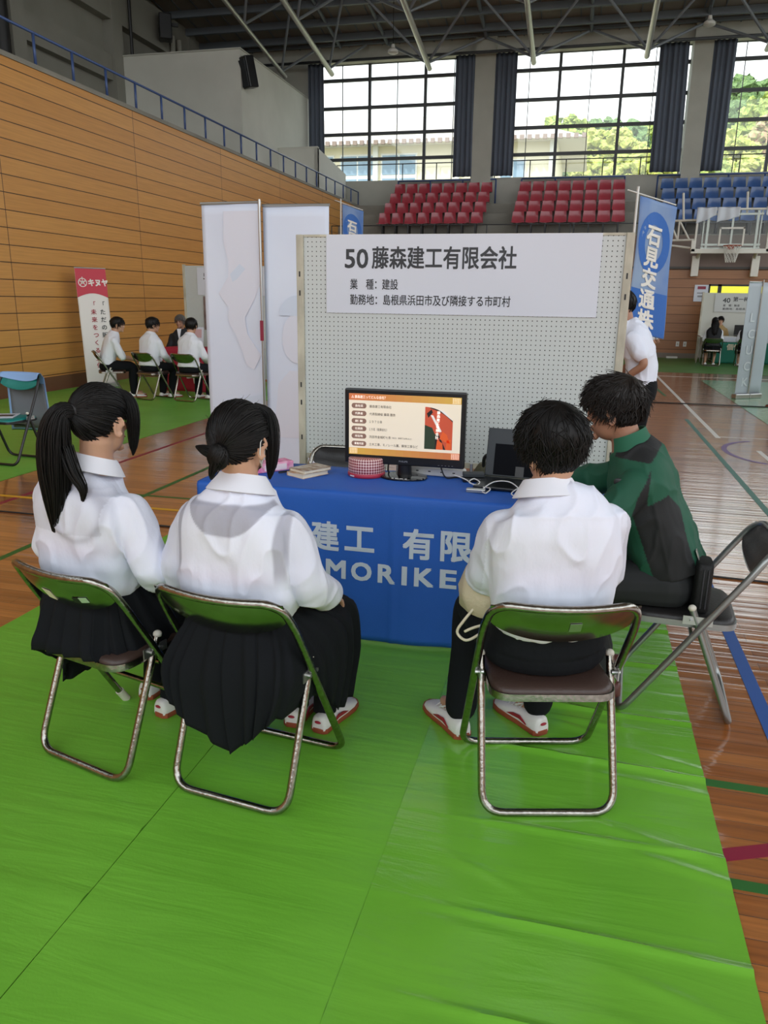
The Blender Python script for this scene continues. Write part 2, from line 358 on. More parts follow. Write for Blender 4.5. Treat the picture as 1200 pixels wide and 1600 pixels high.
M['cloth_blue'] = mat('blue_polyester', '#2161c2', .62, bump=(300, .12), var=(2, '#1e59b4', .8))
M['print_white'] = mat('pale_print', '#c6d0de', .6)

# ------------------------------------------------------------------ setting: floor, walls, roof
def quad_box(name, a, b, m, **k):
    mb = MB(); mb.box2(a, b); o = mb.build(name, m, smooth=False, **k); return struct(o)
quad_box('floor', (-13, -12, -.3), (16, 24.3, 0), M['floor'])
WX = -8.4                                                            # face of the left wood wall
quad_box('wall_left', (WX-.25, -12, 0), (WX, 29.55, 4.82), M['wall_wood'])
quad_box('baseboard_left', (WX, -12, 0), (WX+.03, 24.25, .22), mat('brown_skirting', '#6f4930', .6))
quad_box('trim_1', (WX-.28, -12, 4.82), (WX+.02, 29.6, 4.89), M['concrete_dark'])
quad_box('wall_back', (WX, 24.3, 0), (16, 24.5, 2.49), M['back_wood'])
quad_box('baseboard_back', (WX+.03, 24.26, 0), (16, 24.3, .14), mat('grey_skirting', '#7c746a', .7))
quad_box('trim_2', (WX, 24.22, 2.49), (16, 24.5, 2.55), mat('dark_ledge', '#4a4744', .6))
quad_box('wall_back_band', (WX, 24.32, 2.55), (16, 24.5, 3.4), M['brown_band'])
# stands: four concrete steps
ROWS = [(26.3, 3.55), (27.05, 3.95), (27.8, 4.35), (28.5, 4.75)]     # seat-row depth, step height
mb = MB(); mb.box2((WX, 24.5, 2.6), (16, 25.85, 3.4))
for i, (y, z) in enumerate(ROWS):
    y1 = ROWS[i+1][0]-.42 if i < 3 else 29.6
    mb.box2((WX, y-.42, 2.6), (16, y1, z))
struct(mb.build('stand_floor', M['concrete_dark'], smooth=False))
# window wall
WY = 29.6
OPEN = [(-10.4, -4.3), (-3.6, 2.77), (3.36, 9.6)]
mb = MB(); mb.box2((-14.9, WY, 2.6), (16, WY+.62, 5.78)); mb.box2((-14.9, WY, 9.82), (16, WY+.62, 11.2))
xs = [-14.9] + [q for o in OPEN for q in o] + [16]
for i in range(0, len(xs), 2): mb.box2((xs[i], WY, 5.78), (xs[i+1], WY+.62, 9.82))
struct(mb.build('wall_window', M['concrete'], smooth=False))
for n, (a, b) in enumerate([(-4.3, -3.6), (2.77, 3.36)]):            # projecting pillars
    quad_box('trim_%d' % (3+n), (a, WY-.28, 4.75), (b, WY-.001, 10.3), M['concrete'])
for n, (a, b) in enumerate(OPEN):
    w = struct(thing('window_%d' % (n+1), None, None, (0, 0, 0)))
    x = -8.25 if n == 0 else (-1.45 if n == 1 else 5.5); y0 = WY+.46
    mb = MB()
    for k in range(2): mb.box2((x+k*2.08-.05, y0-.06, 5.78), (x+k*2.08+.05, y0+.06, 9.82))
    for z in (6.59, 7.46, 8.35, 9.28): mb.box2((a, y0-.05, z-.055), (b, y0+.05, z+.055))
    for zz in (5.8, 9.8): mb.box2((a, y0-.05, zz-.03), (b, y0+.05, zz+.03))
    mb.build('window_frame', M['mullion'], w, smooth=False)
    mb = MB()
    for k in range(-1, 3):
        xx = x+k*2.08+1.04
        if a+.1 < xx < b-.1: mb.box2((xx-.012, y0-.03, 5.8), (xx+.012, y0+.03, 9.8))
    mb.build('glazing_bar', M['mullion'], w, smooth=False)
    mb = MB(); mb.box2((a, y0+.02, 5.8), (b, y0+.028, 9.8)); mb.build('window_pane', M['glass'], w, smooth=False)
    mb = MB(); mb.box2((a-.02, WY-.015, 9.79), (b+.02, WY+.42, 9.835)); mb.build('window_reveal', M['sill'], w, smooth=False)
# upper left: gallery floor, gallery wall with beams, white booth and stair parapet
quad_box('floor_gallery', (-14.9, -12, 4.6), (WX-.28, 29.6, 4.8), M['concrete_dark'])
mb = MB(); mb.box2((-14.9, -12, 4.8), (-14.6, 30.05, 12.5))
struct(mb.build('wall_left_upper', M['concrete_wall'], smooth=False))
mb = MB()
for y in (8.6, 13.6, 18.5, 23.0, 27.8): mb.box2((-14.6, y, 4.8), (-14.25, y+.5, 12.3))
mb.box2((-14.6, -12, 7.8), (-14.36, 29.6, 8.5)); mb.box2((-14.6, -12, 9.45), (-14.30, 29.6, 10.6))
struct(mb.build('trim_5', M['concrete_wall'], smooth=False))
quad_box('wall_booth', (-14.55, 23.45, 4.8), (-10.4, 29.55, 8.56), M['plaster'])
quad_box('trim_6', (-14.55, 23.42, 8.56), (-10.38, 29.55, 8.60), M['concrete'])
mb = MB(); mb.prism([(26.3, 4.8), (29.5, 4.8), (29.5, 6.0), (26.3, 6.36)], (-9.12, 0, 0), (0, 1, 0), (0, 0, 1), (.12, 0, 0))
mb.box2((-10.4, 26.3, 4.8), (-9.0, 26.42, 6.36)); mb.prism([(-10.4, 6.36), (-9.0, 6.36), (-9.0, 6.40), (-10.4, 6.40)], (0, 26.28, 0), (1, 0, 0), (0, 0, 1), (0, .16, 0))
struct(mb.build('wall_stair', M['plaster'], smooth=False))
# roof, falling towards the window wall
SL = math.tan(math.radians(9.6))
def roof_z(y): return 10.25 + (WY-y)*SL
mb = MB(); mb.prism([(-12, roof_z(-12)), (30.2, roof_z(30.2)), (30.2, roof_z(30.2)+.3), (-12, roof_z(-12)+.3)], (-15, 0, 0), (0, 1, 0), (0, 0, 1), (31.5, 0, 0))
struct(mb.build('ceiling', M['roof'], smooth=False))
n = 7
for y in (29.3, 28.7, 27.7, 26.6, 25.4, 24.2, 22.9):
    mb = MB(); h = .10 if y > 29 else .22
    mb.box2((-14.6, y-.06, roof_z(y)-h), (16, y+.06, roof_z(y)-.01)); struct(mb.build('trim_%d' % n, M['roof_steel'], smooth=False)); n += 1
mb = MB()
for x in np.arange(-14.5, 16, .62): mb.prism([(20, roof_z(20)-.03), (29.6, roof_z(29.6)-.03), (29.6, roof_z(29.6)-.001), (20, roof_z(20)-.001)], (x, 0, 0), (0, 1, 0), (0, 0, 1), (.03, 0, 0))
struct(mb.build('trim_%d' % n, M['roof_steel'], smooth=False)); n += 1
quad_box('wall_right', (14.0, -12, 0), (14.2, 24.3, 3.0), M['wall_wood'])  # unseen side and rear walls, kept low to let sky light in
quad_box('wall_rear', (-13.2, -12.2, 0), (14.2, -12, 2.2), M['wall_wood'])

# court lines, flat paint on the floor
def strip(name, a, b, w, m, z=.0012):
    a, b = Vector((*a, z)), Vector((*b, z)); d = (b-a).normalized(); s = Vector((-d.y, d.x, 0))*w/2; mb = MB()
    mb.prism([(0, 0), (1, 0), (1, 1), (0, 1)], a-s, b-a, 2*s, (0, 0, -.001)); struct(mb.build(name, m, smooth=False)); 
LN = [((1.64, 9.6), (1.64, 18.6), .055, 'white'), ((1.66, 9.68), (4.5, 9.72), .03, 'white'), ((1.46, 5.9), (1.46, 11.1), .05, 'teal'), ((.785, 2.2), (.785, 5.2), .055, 'blue'),
      ((-.2, 2.372), (3.2, 2.372), .04, 'green'), ((-.2, 1.905), (3.2, 1.905), .04, 'green'), ((.3, 1.93), (2.2, 2.75), .05, 'crimson'), ((-8.2, 4.87), (-2.0, 4.87), .045, 'yellow'),
      ((-4.12, 2.5), (-4.12, 12), .045, 'crimson'), ((-3.23, 3.4), (-3.23, 8.3), .045, 'green'), ((-3.6, 5.2), (-2.2, 5.2), .03, 'green'), ((1.45, 13.9), (1.38, 15.9), .05, 'green'), ((1.4, 17.88), (9, 17.86), .05, 'white'),
      ((1.93, 8.85), (1.93, 7.4), .05, 'white')]
for i, (a, b, w, c) in enumerate(LN): strip('floor_line', a, b, w, M['p_'+c], .0010+.0003*(i % 4))
mb = MB(); ar = [(1.68+.55*math.cos(t)+.45, 8.75+.75*math.sin(t)) for t in np.linspace(1.9, 4.2, 14)]
for p, q in zip(ar, ar[1:]):
    d = (Vector(q)-Vector(p)).normalized(); s = Vector((-d.y, d.x))*.028
    mb.add([(p[0]-s.x, p[1]-s.y, .0012), (p[0]+s.x, p[1]+s.y, .0012), (q[0]+s.x, q[1]+s.y, .0012), (q[0]-s.x, q[1]-s.y, .0012)], [(0, 1, 2, 3)])
struct(mb.build('floor_line', M['p_purple'], smooth=False))

# green floor sheets: each strip is its own sheet
def sheet(name, x0, x1, y0, y1, m, label, seed, group=None, creases=(), amp=.004, z=.0025):
    mb = MB(); nx = max(4, int((x1-x0)/.03)); ny = max(6, int((y1-y0)/.025)); nx, ny = min(nx, 60), min(ny, 260)
    if amp > .008 and x1-x0 < 2: nx, ny = 70, 480
    r = random.Random(seed); cz = [(c, r.uniform(-.05, .05), r.uniform(.6, 1.2)) for c in creases]
    wr = [(r.uniform(x0, x1), r.uniform(y0, y1), r.uniform(.08, .25), r.uniform(-.45, -.05), r.uniform(.5, 1)) for _ in range(int(4+34*(amp > .008 and x1-x0 < 2)))]
    def fn(u, v):
        x, y = x0+(x1-x0)*u, y0+(y1-y0)*v; h = 0
        fd = min(1, max(0, (u-.08)/.35))
        for c, sl, k in cz: h += fd* amp*1.0*k*math.exp(-((y-c-sl*(x-x0))/.012)**2)
        for wx, wy, L, sl, k in wr: h += fd*amp*.75*k*math.exp(-((x-wx)/L)**2-((y-wy-sl*(x-wx))/.020)**2)
        h += .0015*(1+mnoise.noise(Vector((x*3, y*5, seed))))
        return (x, y, z+h)
    mb.grid(fn, nx, ny)
    n0 = len(mb.v); mb.box2((x0, y0, .0), (x1, y1, .0015))
    return tag(mb.build(name, m, smooth=True), label, 'floor sheet', group)
CR = [1.34, 1.62, 1.98, 2.42, 2.75, 3.15, 3.55, 3.95]
sheet('floor_sheet', -.43, .502, .4, 4.42, M['mat_gloss'], 'bright green plastic floor sheet along the right edge of the booth, glossy and creased', 3, None, CR, .010)
sheet('floor_sheet', -1.13, -.4305, .4, 4.42, M['mat_near'], 'bright green plastic floor sheet in the middle of the booth, under the blue table', 4, None, [1.28, 1.5, 2.3, 3.0, 3.5], .0045)
sheet('floor_sheet', -1.83, -1.1325, .4, 4.42, M['mat_near'], 'bright green plastic floor sheet under the chair of the girl with the ponytail', 5, None, [1.4, 1.66, 2.6], .0045)
sheet('floor_sheet', -2.53, -1.8305, .4, 4.42, M['mat_near'], 'bright green plastic floor sheet at the left edge of the booth', 6, None, [2.2, 3.2], .004)
sheet('floor_sheet', -8.3, -4.62, 3.5, 13.5, M['mat_far'], 'big green floor sheet under the left booth group beside the wood wall', 7, None, (), .003)
sheet('floor_sheet', 0.2, 13.5, 18.95, 24.2, M['mat_dark'], 'dark green floor sheet along the foot of the back wall', 8, None, (), .003)
sheet('floor_sheet', 2.45, 12, 5.0, 17.2, M['mat_glare'], 'shiny green floor sheet with painted glare at the right under the grey banner', 9, None, list(np.arange(5.5, 17, .5)), .009)
# black cable across the hall
def cable(name, pts, r, m, label, n=8, cat='cable'):
    mb = MB(); mb.tube(cr_spline(pts, n), r, 6); return tag(mb.build(name, m, angle=None), label, cat)
cable('floor_cable', [(-5.5, 4.47, .006), (-2.6, 4.47, .006), (0, 4.48, .006), (1.0, 4.46, .006), (3.5, 4.3, .006)], .006, M['p_black'], 'black cable running across the wood floor behind the booth')
cable('floor_cable', [(-1, 12.9, .008), (1.1, 12.86, .008), (2.2, 12.82, .012), (4, 12.8, .012)], .009, M['p_black'], 'thin black cable crossing the court beside the grey banner')

# ------------------------------------------------------------------ outside: school building and wooded hill
def outside():
    struct(quad_box('ground', (-120, 30.2, -1.2), (120, 390, -.8), mat('outside_ground', '#8d8f76', .9)))
    t = thing('school_building', 'cream school building with a pale tiled hip roof outside the windows', 'building', (0, 0, 0))
    wall = mat('cream_render', '#efe6cc', .8); tile = mat('weathered_tile', '#d6cdc4', .7); tile2 = mat('dark_tile_end', '#97847a', .7); gl = mat('building_window', '#8fa9bf', .15); wf = mat('white_window_frame', '#eeeeea', .5)
    Y = 48; X0, X1 = -30, -2.2; ze = 10.3
    mb = MB(); mb.box2((X0, Y, -1), (X1, Y+10, ze)); mb.build('wall', wall, t, smooth=False)
    mb = MB(); e = [(X0-1, Y-1, ze), (X1+1.6, Y-1, ze), (X1+1.6, Y+11, ze), (X0-1, Y+11, ze)]; rg = [(X0+4, Y+5, ze+2.6), (X1-4.2, Y+5, ze+2.6)]
    mb.add(e+rg, [(0, 1, 5, 4), (1, 2, 5), (2, 3, 4, 5), (3, 0, 4), (3, 2, 1, 0)]); mb.build('roof', tile, t, smooth=False)
    mb = MB()
    for x in np.arange(X0-1, X1+1.6, .42): mb.box((x, Y-1.0, ze+.06), (.24, .2, .24))
    mb.build('eave_tile', tile2, t, smooth=False)
    def win(x, z, w, h):
        mb = MB(); mb.box2((x, Y-.06, z), (x+w, Y+.02, z+h)); f = mb.build('window', wf, t, smooth=False)
        mb = MB(); k = 2
        for i in range(k): mb.box2((x+.1+i*(w-.1)/k, Y-.09, z+.1), (x+(i+1)*(w-.1)/k-.0, Y-.05, z+h*.62))
        for i in range(k): mb.box2((x+.1+i*(w-.1)/k, Y-.09, z+h*.68), (x+(i+1)*(w-.1)/k, Y-.05, z+h-.1))
        mb.build('pane', gl, f, smooth=False)
    for i in range(6): win(-25.2+i*2.55, 6.3, 2.2, 3.6)
    win(-5.4, 6.4, 1.5, 3.0)
    mb = MB()
    for x in (-12.9, -8.0, -17.9, -2.6): mb.box2((x, Y-.25, -1), (x+.3, Y, ze))
    mb.build('pilaster', wf, t, smooth=False)
    # trees: crowns made of leaf clumps
    leafs = [mat('sunlit_leaf', '#b3bd62', .8, var=(3, '#77914a', 1)), mat('dark_leaf', '#7f9a5e', .8, var=(3, '#4f6d42', 1)), mat('yellow_leaf', '#c6c46c', .8, var=(3, '#93a551', 1)), mat('reddish_leaf', '#b8937a', .8, var=(3, '#92a066', 1))]  # sunlit and shaded tones mixed into the leaf colours
    bark = mat('bark', '#5b4a3a', .9); r = random.Random(5)
    spots = [(-5.6, 66, 14.6, 4.0, 1), (-2.6, 66, 15.4, 3.2, 0), (0.8, 64, 14.2, 3.2, 2), (1.0, 78, 17.6, 5.0, 1), (5.2, 80, 17.2, 5.0, 0), (9.0, 82, 17.0, 5.0, 1), (3.2, 62, 12.2, 3.4, 2), (6.6, 62, 12.4, 3.6, 0), (8.8, 64, 13.6, 3.5, 2),
             (12.0, 78, 20.5, 4.6, 1), (15.5, 76, 19.8, 5.0, 0), (18.5, 76, 21, 5.0, 1), (12.6, 64, 14.6, 3.6, 3), (15.8, 62, 13.6, 3.8, 2), (11.2, 58, 11.2, 3.0, 2), (-9.2, 74, 15.0, 4.2, 0)]
    lab = ['round olive green tree', 'dark green tree', 'pale yellow green tree', 'reddish brown tree']
    places = ['behind the left end of the tiled roof ridge in the middle window', 'just left of the roof hip in the middle window', 'low beside the corner of the school building', 'tall behind the roof hip in the middle window', 'high at the centre of the middle window', 'at the right edge of the middle window, on the hill',
              'low beside the school wall in the middle window', 'low at the centre right of the middle window', 'low at the right edge of the middle window', 'topmost crown at the left of the right window', 'tall in the right window, behind the reddish tree', 'at the far right edge of the right window', 'halfway up in the right window', 'low at the right of the right window', 'lowest at the left of the right window', 'peeping over the school roof left of the middle window']
    order = sorted(range(len(spots)), key=lambda i: spots[i][1]); py, ps = 50, 0; far = {}
    for i in order:
        x, y, z, s, k = spots[i]; yn = max(y, py+.8*(ps+s*py/60)); q = yn/y; far[i] = (x*q, yn, 1.5+(z-1.5)*q, s*q, k); py, ps = yn, s*q
    for (x, y, z, s, k), pl in zip([far[i] for i in range(len(spots))], places):
        tr = thing('hill_tree', lab[k]+' '+pl, 'tree', (x, y, -1), 0, 'trees on the hill outside')
        mb = MB(); c = Vector((0, 0, z+1-s*.9))
        for i in range(300):
            d = Vector((r.gauss(0, 1), r.gauss(0, 1), r.gauss(0, .8))).normalized(); p = c+Vector((d.x*s*.85, d.y*s*.7, d.z*s*.85))*r.uniform(.6, 1)**.6
            q = s*r.uniform(.06, .15); n0 = len(mb.v); mb.ell(p, (q, q, q*.75), None, 8, 5)
            mb.v[n0:] = [tuple(Vector(v)+Vector((r.uniform(-1, 1), r.uniform(-1, 1), r.uniform(-1, 1)))*q*.38) for v in mb.v[n0:]]
        mb.build('foliage', leafs[k], tr, smooth=False)
        mb = MB(); mb.tube([(0, 0, 0), (.1, 0, (z-s)*.6), (0, 0, z+1-s)], [.35, .28, .15], 7); mb.build('trunk', bark, tr)
outside()
# ------------------------------------------------------------------ hall fixtures
ORD = ['first', 'second', 'third', 'fourth', 'fifth', 'sixth', 'seventh', 'eighth', 'ninth', 'tenth', 'eleventh', 'twelfth', 'thirteenth', 'fourteenth', 'fifteenth', 'sixteenth']
def seat_meshes(m):
    mb = MB(); w = .40
    prof = [(-.17, .40), (-.12, .395), (.02, .39), (.13, .395), (.165, .43), (.185, .52), (.205, .64), (.215, .765)]
    pts = cr_spline([(0, y, z) for y, z in prof], 3); rings = []
    for i, p in enumerate(pts):
        a = pts[max(i-1, 0)]; b = pts[min(i+1, len(pts)-1)]; d = (b-a).normalized(); nrm = Vector((0, -d.z, d.y))
        hw = w/2*(1 - .12*max(0, (p.z-.5)/.27)); R = []
        for k in range(7):
            u = -1+2*k/6; R.append(Vector((u*hw, p.y, p.z))+nrm*(.028*(u*u)))
        for k in range(7):
            u = 1-2*k/6; R.append(Vector((u*hw, p.y, p.z))+nrm*(.028*(u*u)-.012))
        rings.append(R)
    mb.loft(rings); sh = mb.mesh('shell', m, True, 40)
    mb = MB(); mb.box((0, -.02, .2), (.05, .30, .38)); mb.box((0, 0, .015), (.26, .3, .03)); st = mb.mesh('seat_stand', M['p_black'], False)
    return sh, st
RED = seat_meshes(M['seat_red']); BLUE = seat_meshes(M['seat_blue'])
def seat_block(x0, pitch, ncol, colour, meshes, where, shift):
    rows = ['lowest', 'third', 'second', 'top']
    rowname = ['lowest row', 'second lowest row', 'second highest row', 'top row']
    for r, (y, z) in enumerate(ROWS):
        for c in range(ncol):
            t = thing('stadium_seat', '%s stadium seat, %s from the left, %s of the %s block' % (colour, ORD[c], rowname[r], where), 'seat', (x0+c*pitch+shift*r, y, z), 0, '%s seats of the %s block' % (colour, where))
            for me, nm in zip(meshes, ('shell', 'stand')):
                o = bpy.data.objects.new('seat_'+nm, me); COL.objects.link(o); o.parent = t
seat_block(-6.72, .442, 8, 'red', RED, 'left red', .0)
seat_block(-2.30, .442, 8, 'red', RED, 'middle red', .0)
seat_block(2.32, .442, 9, 'blue', BLUE, 'right blue', .0)

def railing(name, pts, h, spacing, r, m, label, mid=None, start=0):
    t = thing(name, label, 'railing', pts[0]); o = Vector(pts[0])
    mb = MB(); mb.tube([Vector(p)-o+Vector((0, 0, h)) for p in pts], r, 8); mb.build('handrail', m, t, angle=None)
    if mid: mb = MB(); mb.tube([Vector(p)-o+Vector((0, 0, mid)) for p in pts], r*.8, 8); mb.build('middle_rail', m, t, angle=None)
    me = None
    for a, b in zip(pts, pts[1:]):
        a, b = Vector(a), Vector(b); L = (b-a).length; n = int(round(L/spacing))
        for k in range(n+1):
            p = a+(b-a)*(k/n)-o
            if me is None: mb = MB(); mb.tube([(0, 0, 0), (0, 0, h)], r*1.05, 8); me = mb.mesh('post', m)
            q = bpy.data.objects.new('post', me); COL.objects.link(q); q.parent = t; q.location = p
    return t
railing('gallery_railing', [(WX-.1, 9.6, 4.88), (WX-.1, 29.44, 4.88)], .49, .925, .022, M['rail_blue'], 'blue handrail along the gallery on top of the left wood wall')
for nm, x0, x1 in (('left red', -6.95, -3.4), ('middle red', -2.5, .98), ('right blue', 2.05, 6.5)):
    railing('seat_railing', [(x0, 29.35, 4.75), (x1, 29.35, 4.75)], .95, 1.15, .028, M['rail_blue'], 'dark blue railing behind the top row of the %s seats' % nm)
railing('window_railing', [(-9.4, 29.67, 5.78), (-4.35, 29.67, 5.78)], .56, 1.25, .018, M['mullion'], 'thin dark railing along the sill of the left window')
railing('window_railing', [(-3.5, 29.67, 5.78), (2.7, 29.67, 5.78)], .56, 1.3, .018, M['mullion'], 'thin dark railing along the sill of the middle window')
railing('window_railing', [(3.4, 29.67, 5.78), (9.5, 29.67, 5.78)], .56, 1.3, .018, M['mullion'], 'thin dark railing along the sill of the right window')
railing('stand_railing', [(-8.2, 25.3, 3.4), (9.5, 25.3, 3.4)], .42, 2.4, .016, M['mullion'], 'long thin dark rail in front of the lowest seat row')

# roof trusses: silver bottom chord and pyramids of diagonals
XN = [-10.88, -9.15, -5.70, -2.24, 1.28, 4.78]
wh = ['farthest left, small, over the booth', 'second from the left, above the speaker wall', 'above the left window', 'left of the middle window top', 'right of the middle window top', 'over the right window']
for i, x in enumerate(XN):
    zf = lambda y: 9.12+(28-y)*SL
    t = thing('roof_truss', 'silver tubular roof truss, '+wh[i], 'truss', (x, 28, 9.12), 0, 'roof trusses')
    P = lambda X, y, z: (X-x, y-28, z-9.12)
    mb = MB(); mb.tube([P(x, 28.35, zf(28.35)), P(x, 12, zf(12))], .085 if i else .07, 14); mb.build('bottom_chord', M['chord'], t)
    hw = 1.74
    for y in ((28, 24.9, 21.8) if i else (28, 24.9)):
        for sx in (-1, 1):
            if i == 0 and sx < 0: continue
            for dy in (-1.55, 1.3):
                mb = MB(); yy = y+dy; mb.tube([P(x, y, zf(y)+.02), P(x+sx*hw*(1 if i > 1 else .55), yy, roof_z(yy)-.12)], .042, 8); mb.build('diagonal', M['truss'], t)
    mb = MB(); mb.tube([P(x+hw, 12, roof_z(12)-.14), P(x+hw, 29.3, roof_z(29.3)-.14)], .06, 8); mb.build('top_chord', M['roof_steel'], t)
mb = MB(); mb.tube([(-12.5, 29.05, 9.66), (12, 29.05, 9.66)], .05, 8)
tag(mb.build('curtain_rail', M['mullion'], angle=None), 'long dark curtain rail across the tops of the windows', 'curtain rail')
# blackout curtains
def curtain(x0, x1, lean, label):
    mb = MB(); n = max(10, int((x1-x0)*60))
    def fn(u, v):
        z = 9.68-(9.68-5.8)*v; x = x0+(x1-x0)*u+lean*v*(.3+.7*u)
        return (x, 29.32+.035*math.sin(u*(x1-x0)*38)+.02*math.sin(u*(x1-x0)*17+2), z)
    mb.sheet(fn, n, 10, (0, .02, 0)); tag(mb.build('curtain', M['curtain'], angle=None), label, 'curtain', 'blackout curtains')
curtain(-10.38, -9.78, .03, 'navy blackout curtain bunched at the left edge of the left window')
curtain(-4.98, -4.25, .05, 'navy blackout curtain bunched at the right edge of the left window')
curtain(-3.62, -2.86, .03, 'navy blackout curtain bunched at the left edge of the middle window')
curtain(1.72, 2.62, .1, 'navy blackout curtain bunched at the right edge of the middle window')
curtain(3.36, 4.06, -.02, 'navy blackout curtain bunched at the left edge of the right window')
# hanging lamps with pale round shades
for x, y, z, pl in ((-6.55, 26.6, 9.15, 'left of the third truss'), (2.85, 26.6, 9.35, 'near the top right corner')):
    t = thing('pendant_lamp', 'small pale hanging lamp high under the roof, '+pl, 'lamp', (x, y, z), 0, 'pendant lamps')
    mb = MB(); mb.tube([(0, 0, .15), (0, 0, roof_z(y)-z)], .012, 6); mb.build('cord', M['p_black'], t)
    mb = MB(); mb.loft([[Vector((r*math.cos(a), r*math.sin(a), h)) for a in np.linspace(0, 2*math.pi, 17)[:-1]] for r, h in ((.05, .2), (.07, .1), (.16, .03), (.17, -.04), (.12, -.07))]); mb.build('lamp_shade', M['plastic_white'], t)
# speaker on the booth corner
t = thing('wall_speaker', 'black loudspeaker mounted at the corner of the white booth wall', 'speaker', (-10.25, 23.5, 7.95), math.radians(-35))
mb = MB(); mb.prism([(-.2, -.17), (.2, -.17), (.15, .17), (-.15, .17)], (0, .1, -.42), (1, 0, 0), (0, 1, 0), (0, 0, .84)); o = mb.build('cabinet', M['plastic_black'], t, smooth=False, bevel=.03); o.rotation_euler = (math.radians(12), 0, 0)
mb = MB(); mb.box((0, -.09, -.02), (.32, .03, .7)); o = mb.build('grille', mat('speaker_grille', '#2b2e33', .7), t, smooth=False); o.rotation_euler = (math.radians(12), 0, 0)
mb = MB(); mb.box((-.1, .28, .1), (.08, .2, .1)); mb.box((-.12, .3, .1), (.2, .05, .25)); mb.build('bracket', M['p_black'], t, smooth=False)
t = thing('wall_speaker', 'dark speaker box high on the gallery wall at the top left', 'speaker', (-14.0, 25.7, 10.0), math.radians(-60))
mb = MB(); mb.box((0, 0, 0), (.45, .4, .75)); mb.build('cabinet', M['plastic_black'], t, smooth=False, bevel=.03)
mb = MB(); mb.box((0, .28, .1), (.1, .25, .1)); mb.build('bracket', M['p_black'], t, smooth=False)
mb = MB(); mb.tube([(-14.2, 23.9, 8.60), (-14.2, 23.9, 11.0)], .05, 8); tag(mb.build('drain_pipe', M['p_black']), 'thin black pipe running up the upper left gallery wall', 'pipe')
for k in range(2): mb = MB(); mb.tube([(-14.2, 26.5+.45*k, 8.60), (-14.2, 26.5+.45*k, 10.0)], .08, 10); tag(mb.build('drain_pipe', M['concrete']), ['pale grey vertical pipe beside the booth roof, left one of the pair', 'pale grey vertical pipe beside the booth roof, right one of the pair'][k], 'pipe')
# dark doorway curtain at far top-left of the gallery
mb = MB(); mb.sheet(lambda u, v: (-14.2+.06*math.sin(u*30), 16.2+2.2*u, 4.82+5.5*v), 30, 4, (-.02, 0, 0)); tag(mb.build('curtain', M['p_black'], angle=None), 'black curtain hanging on the gallery at the top left corner', 'curtain')
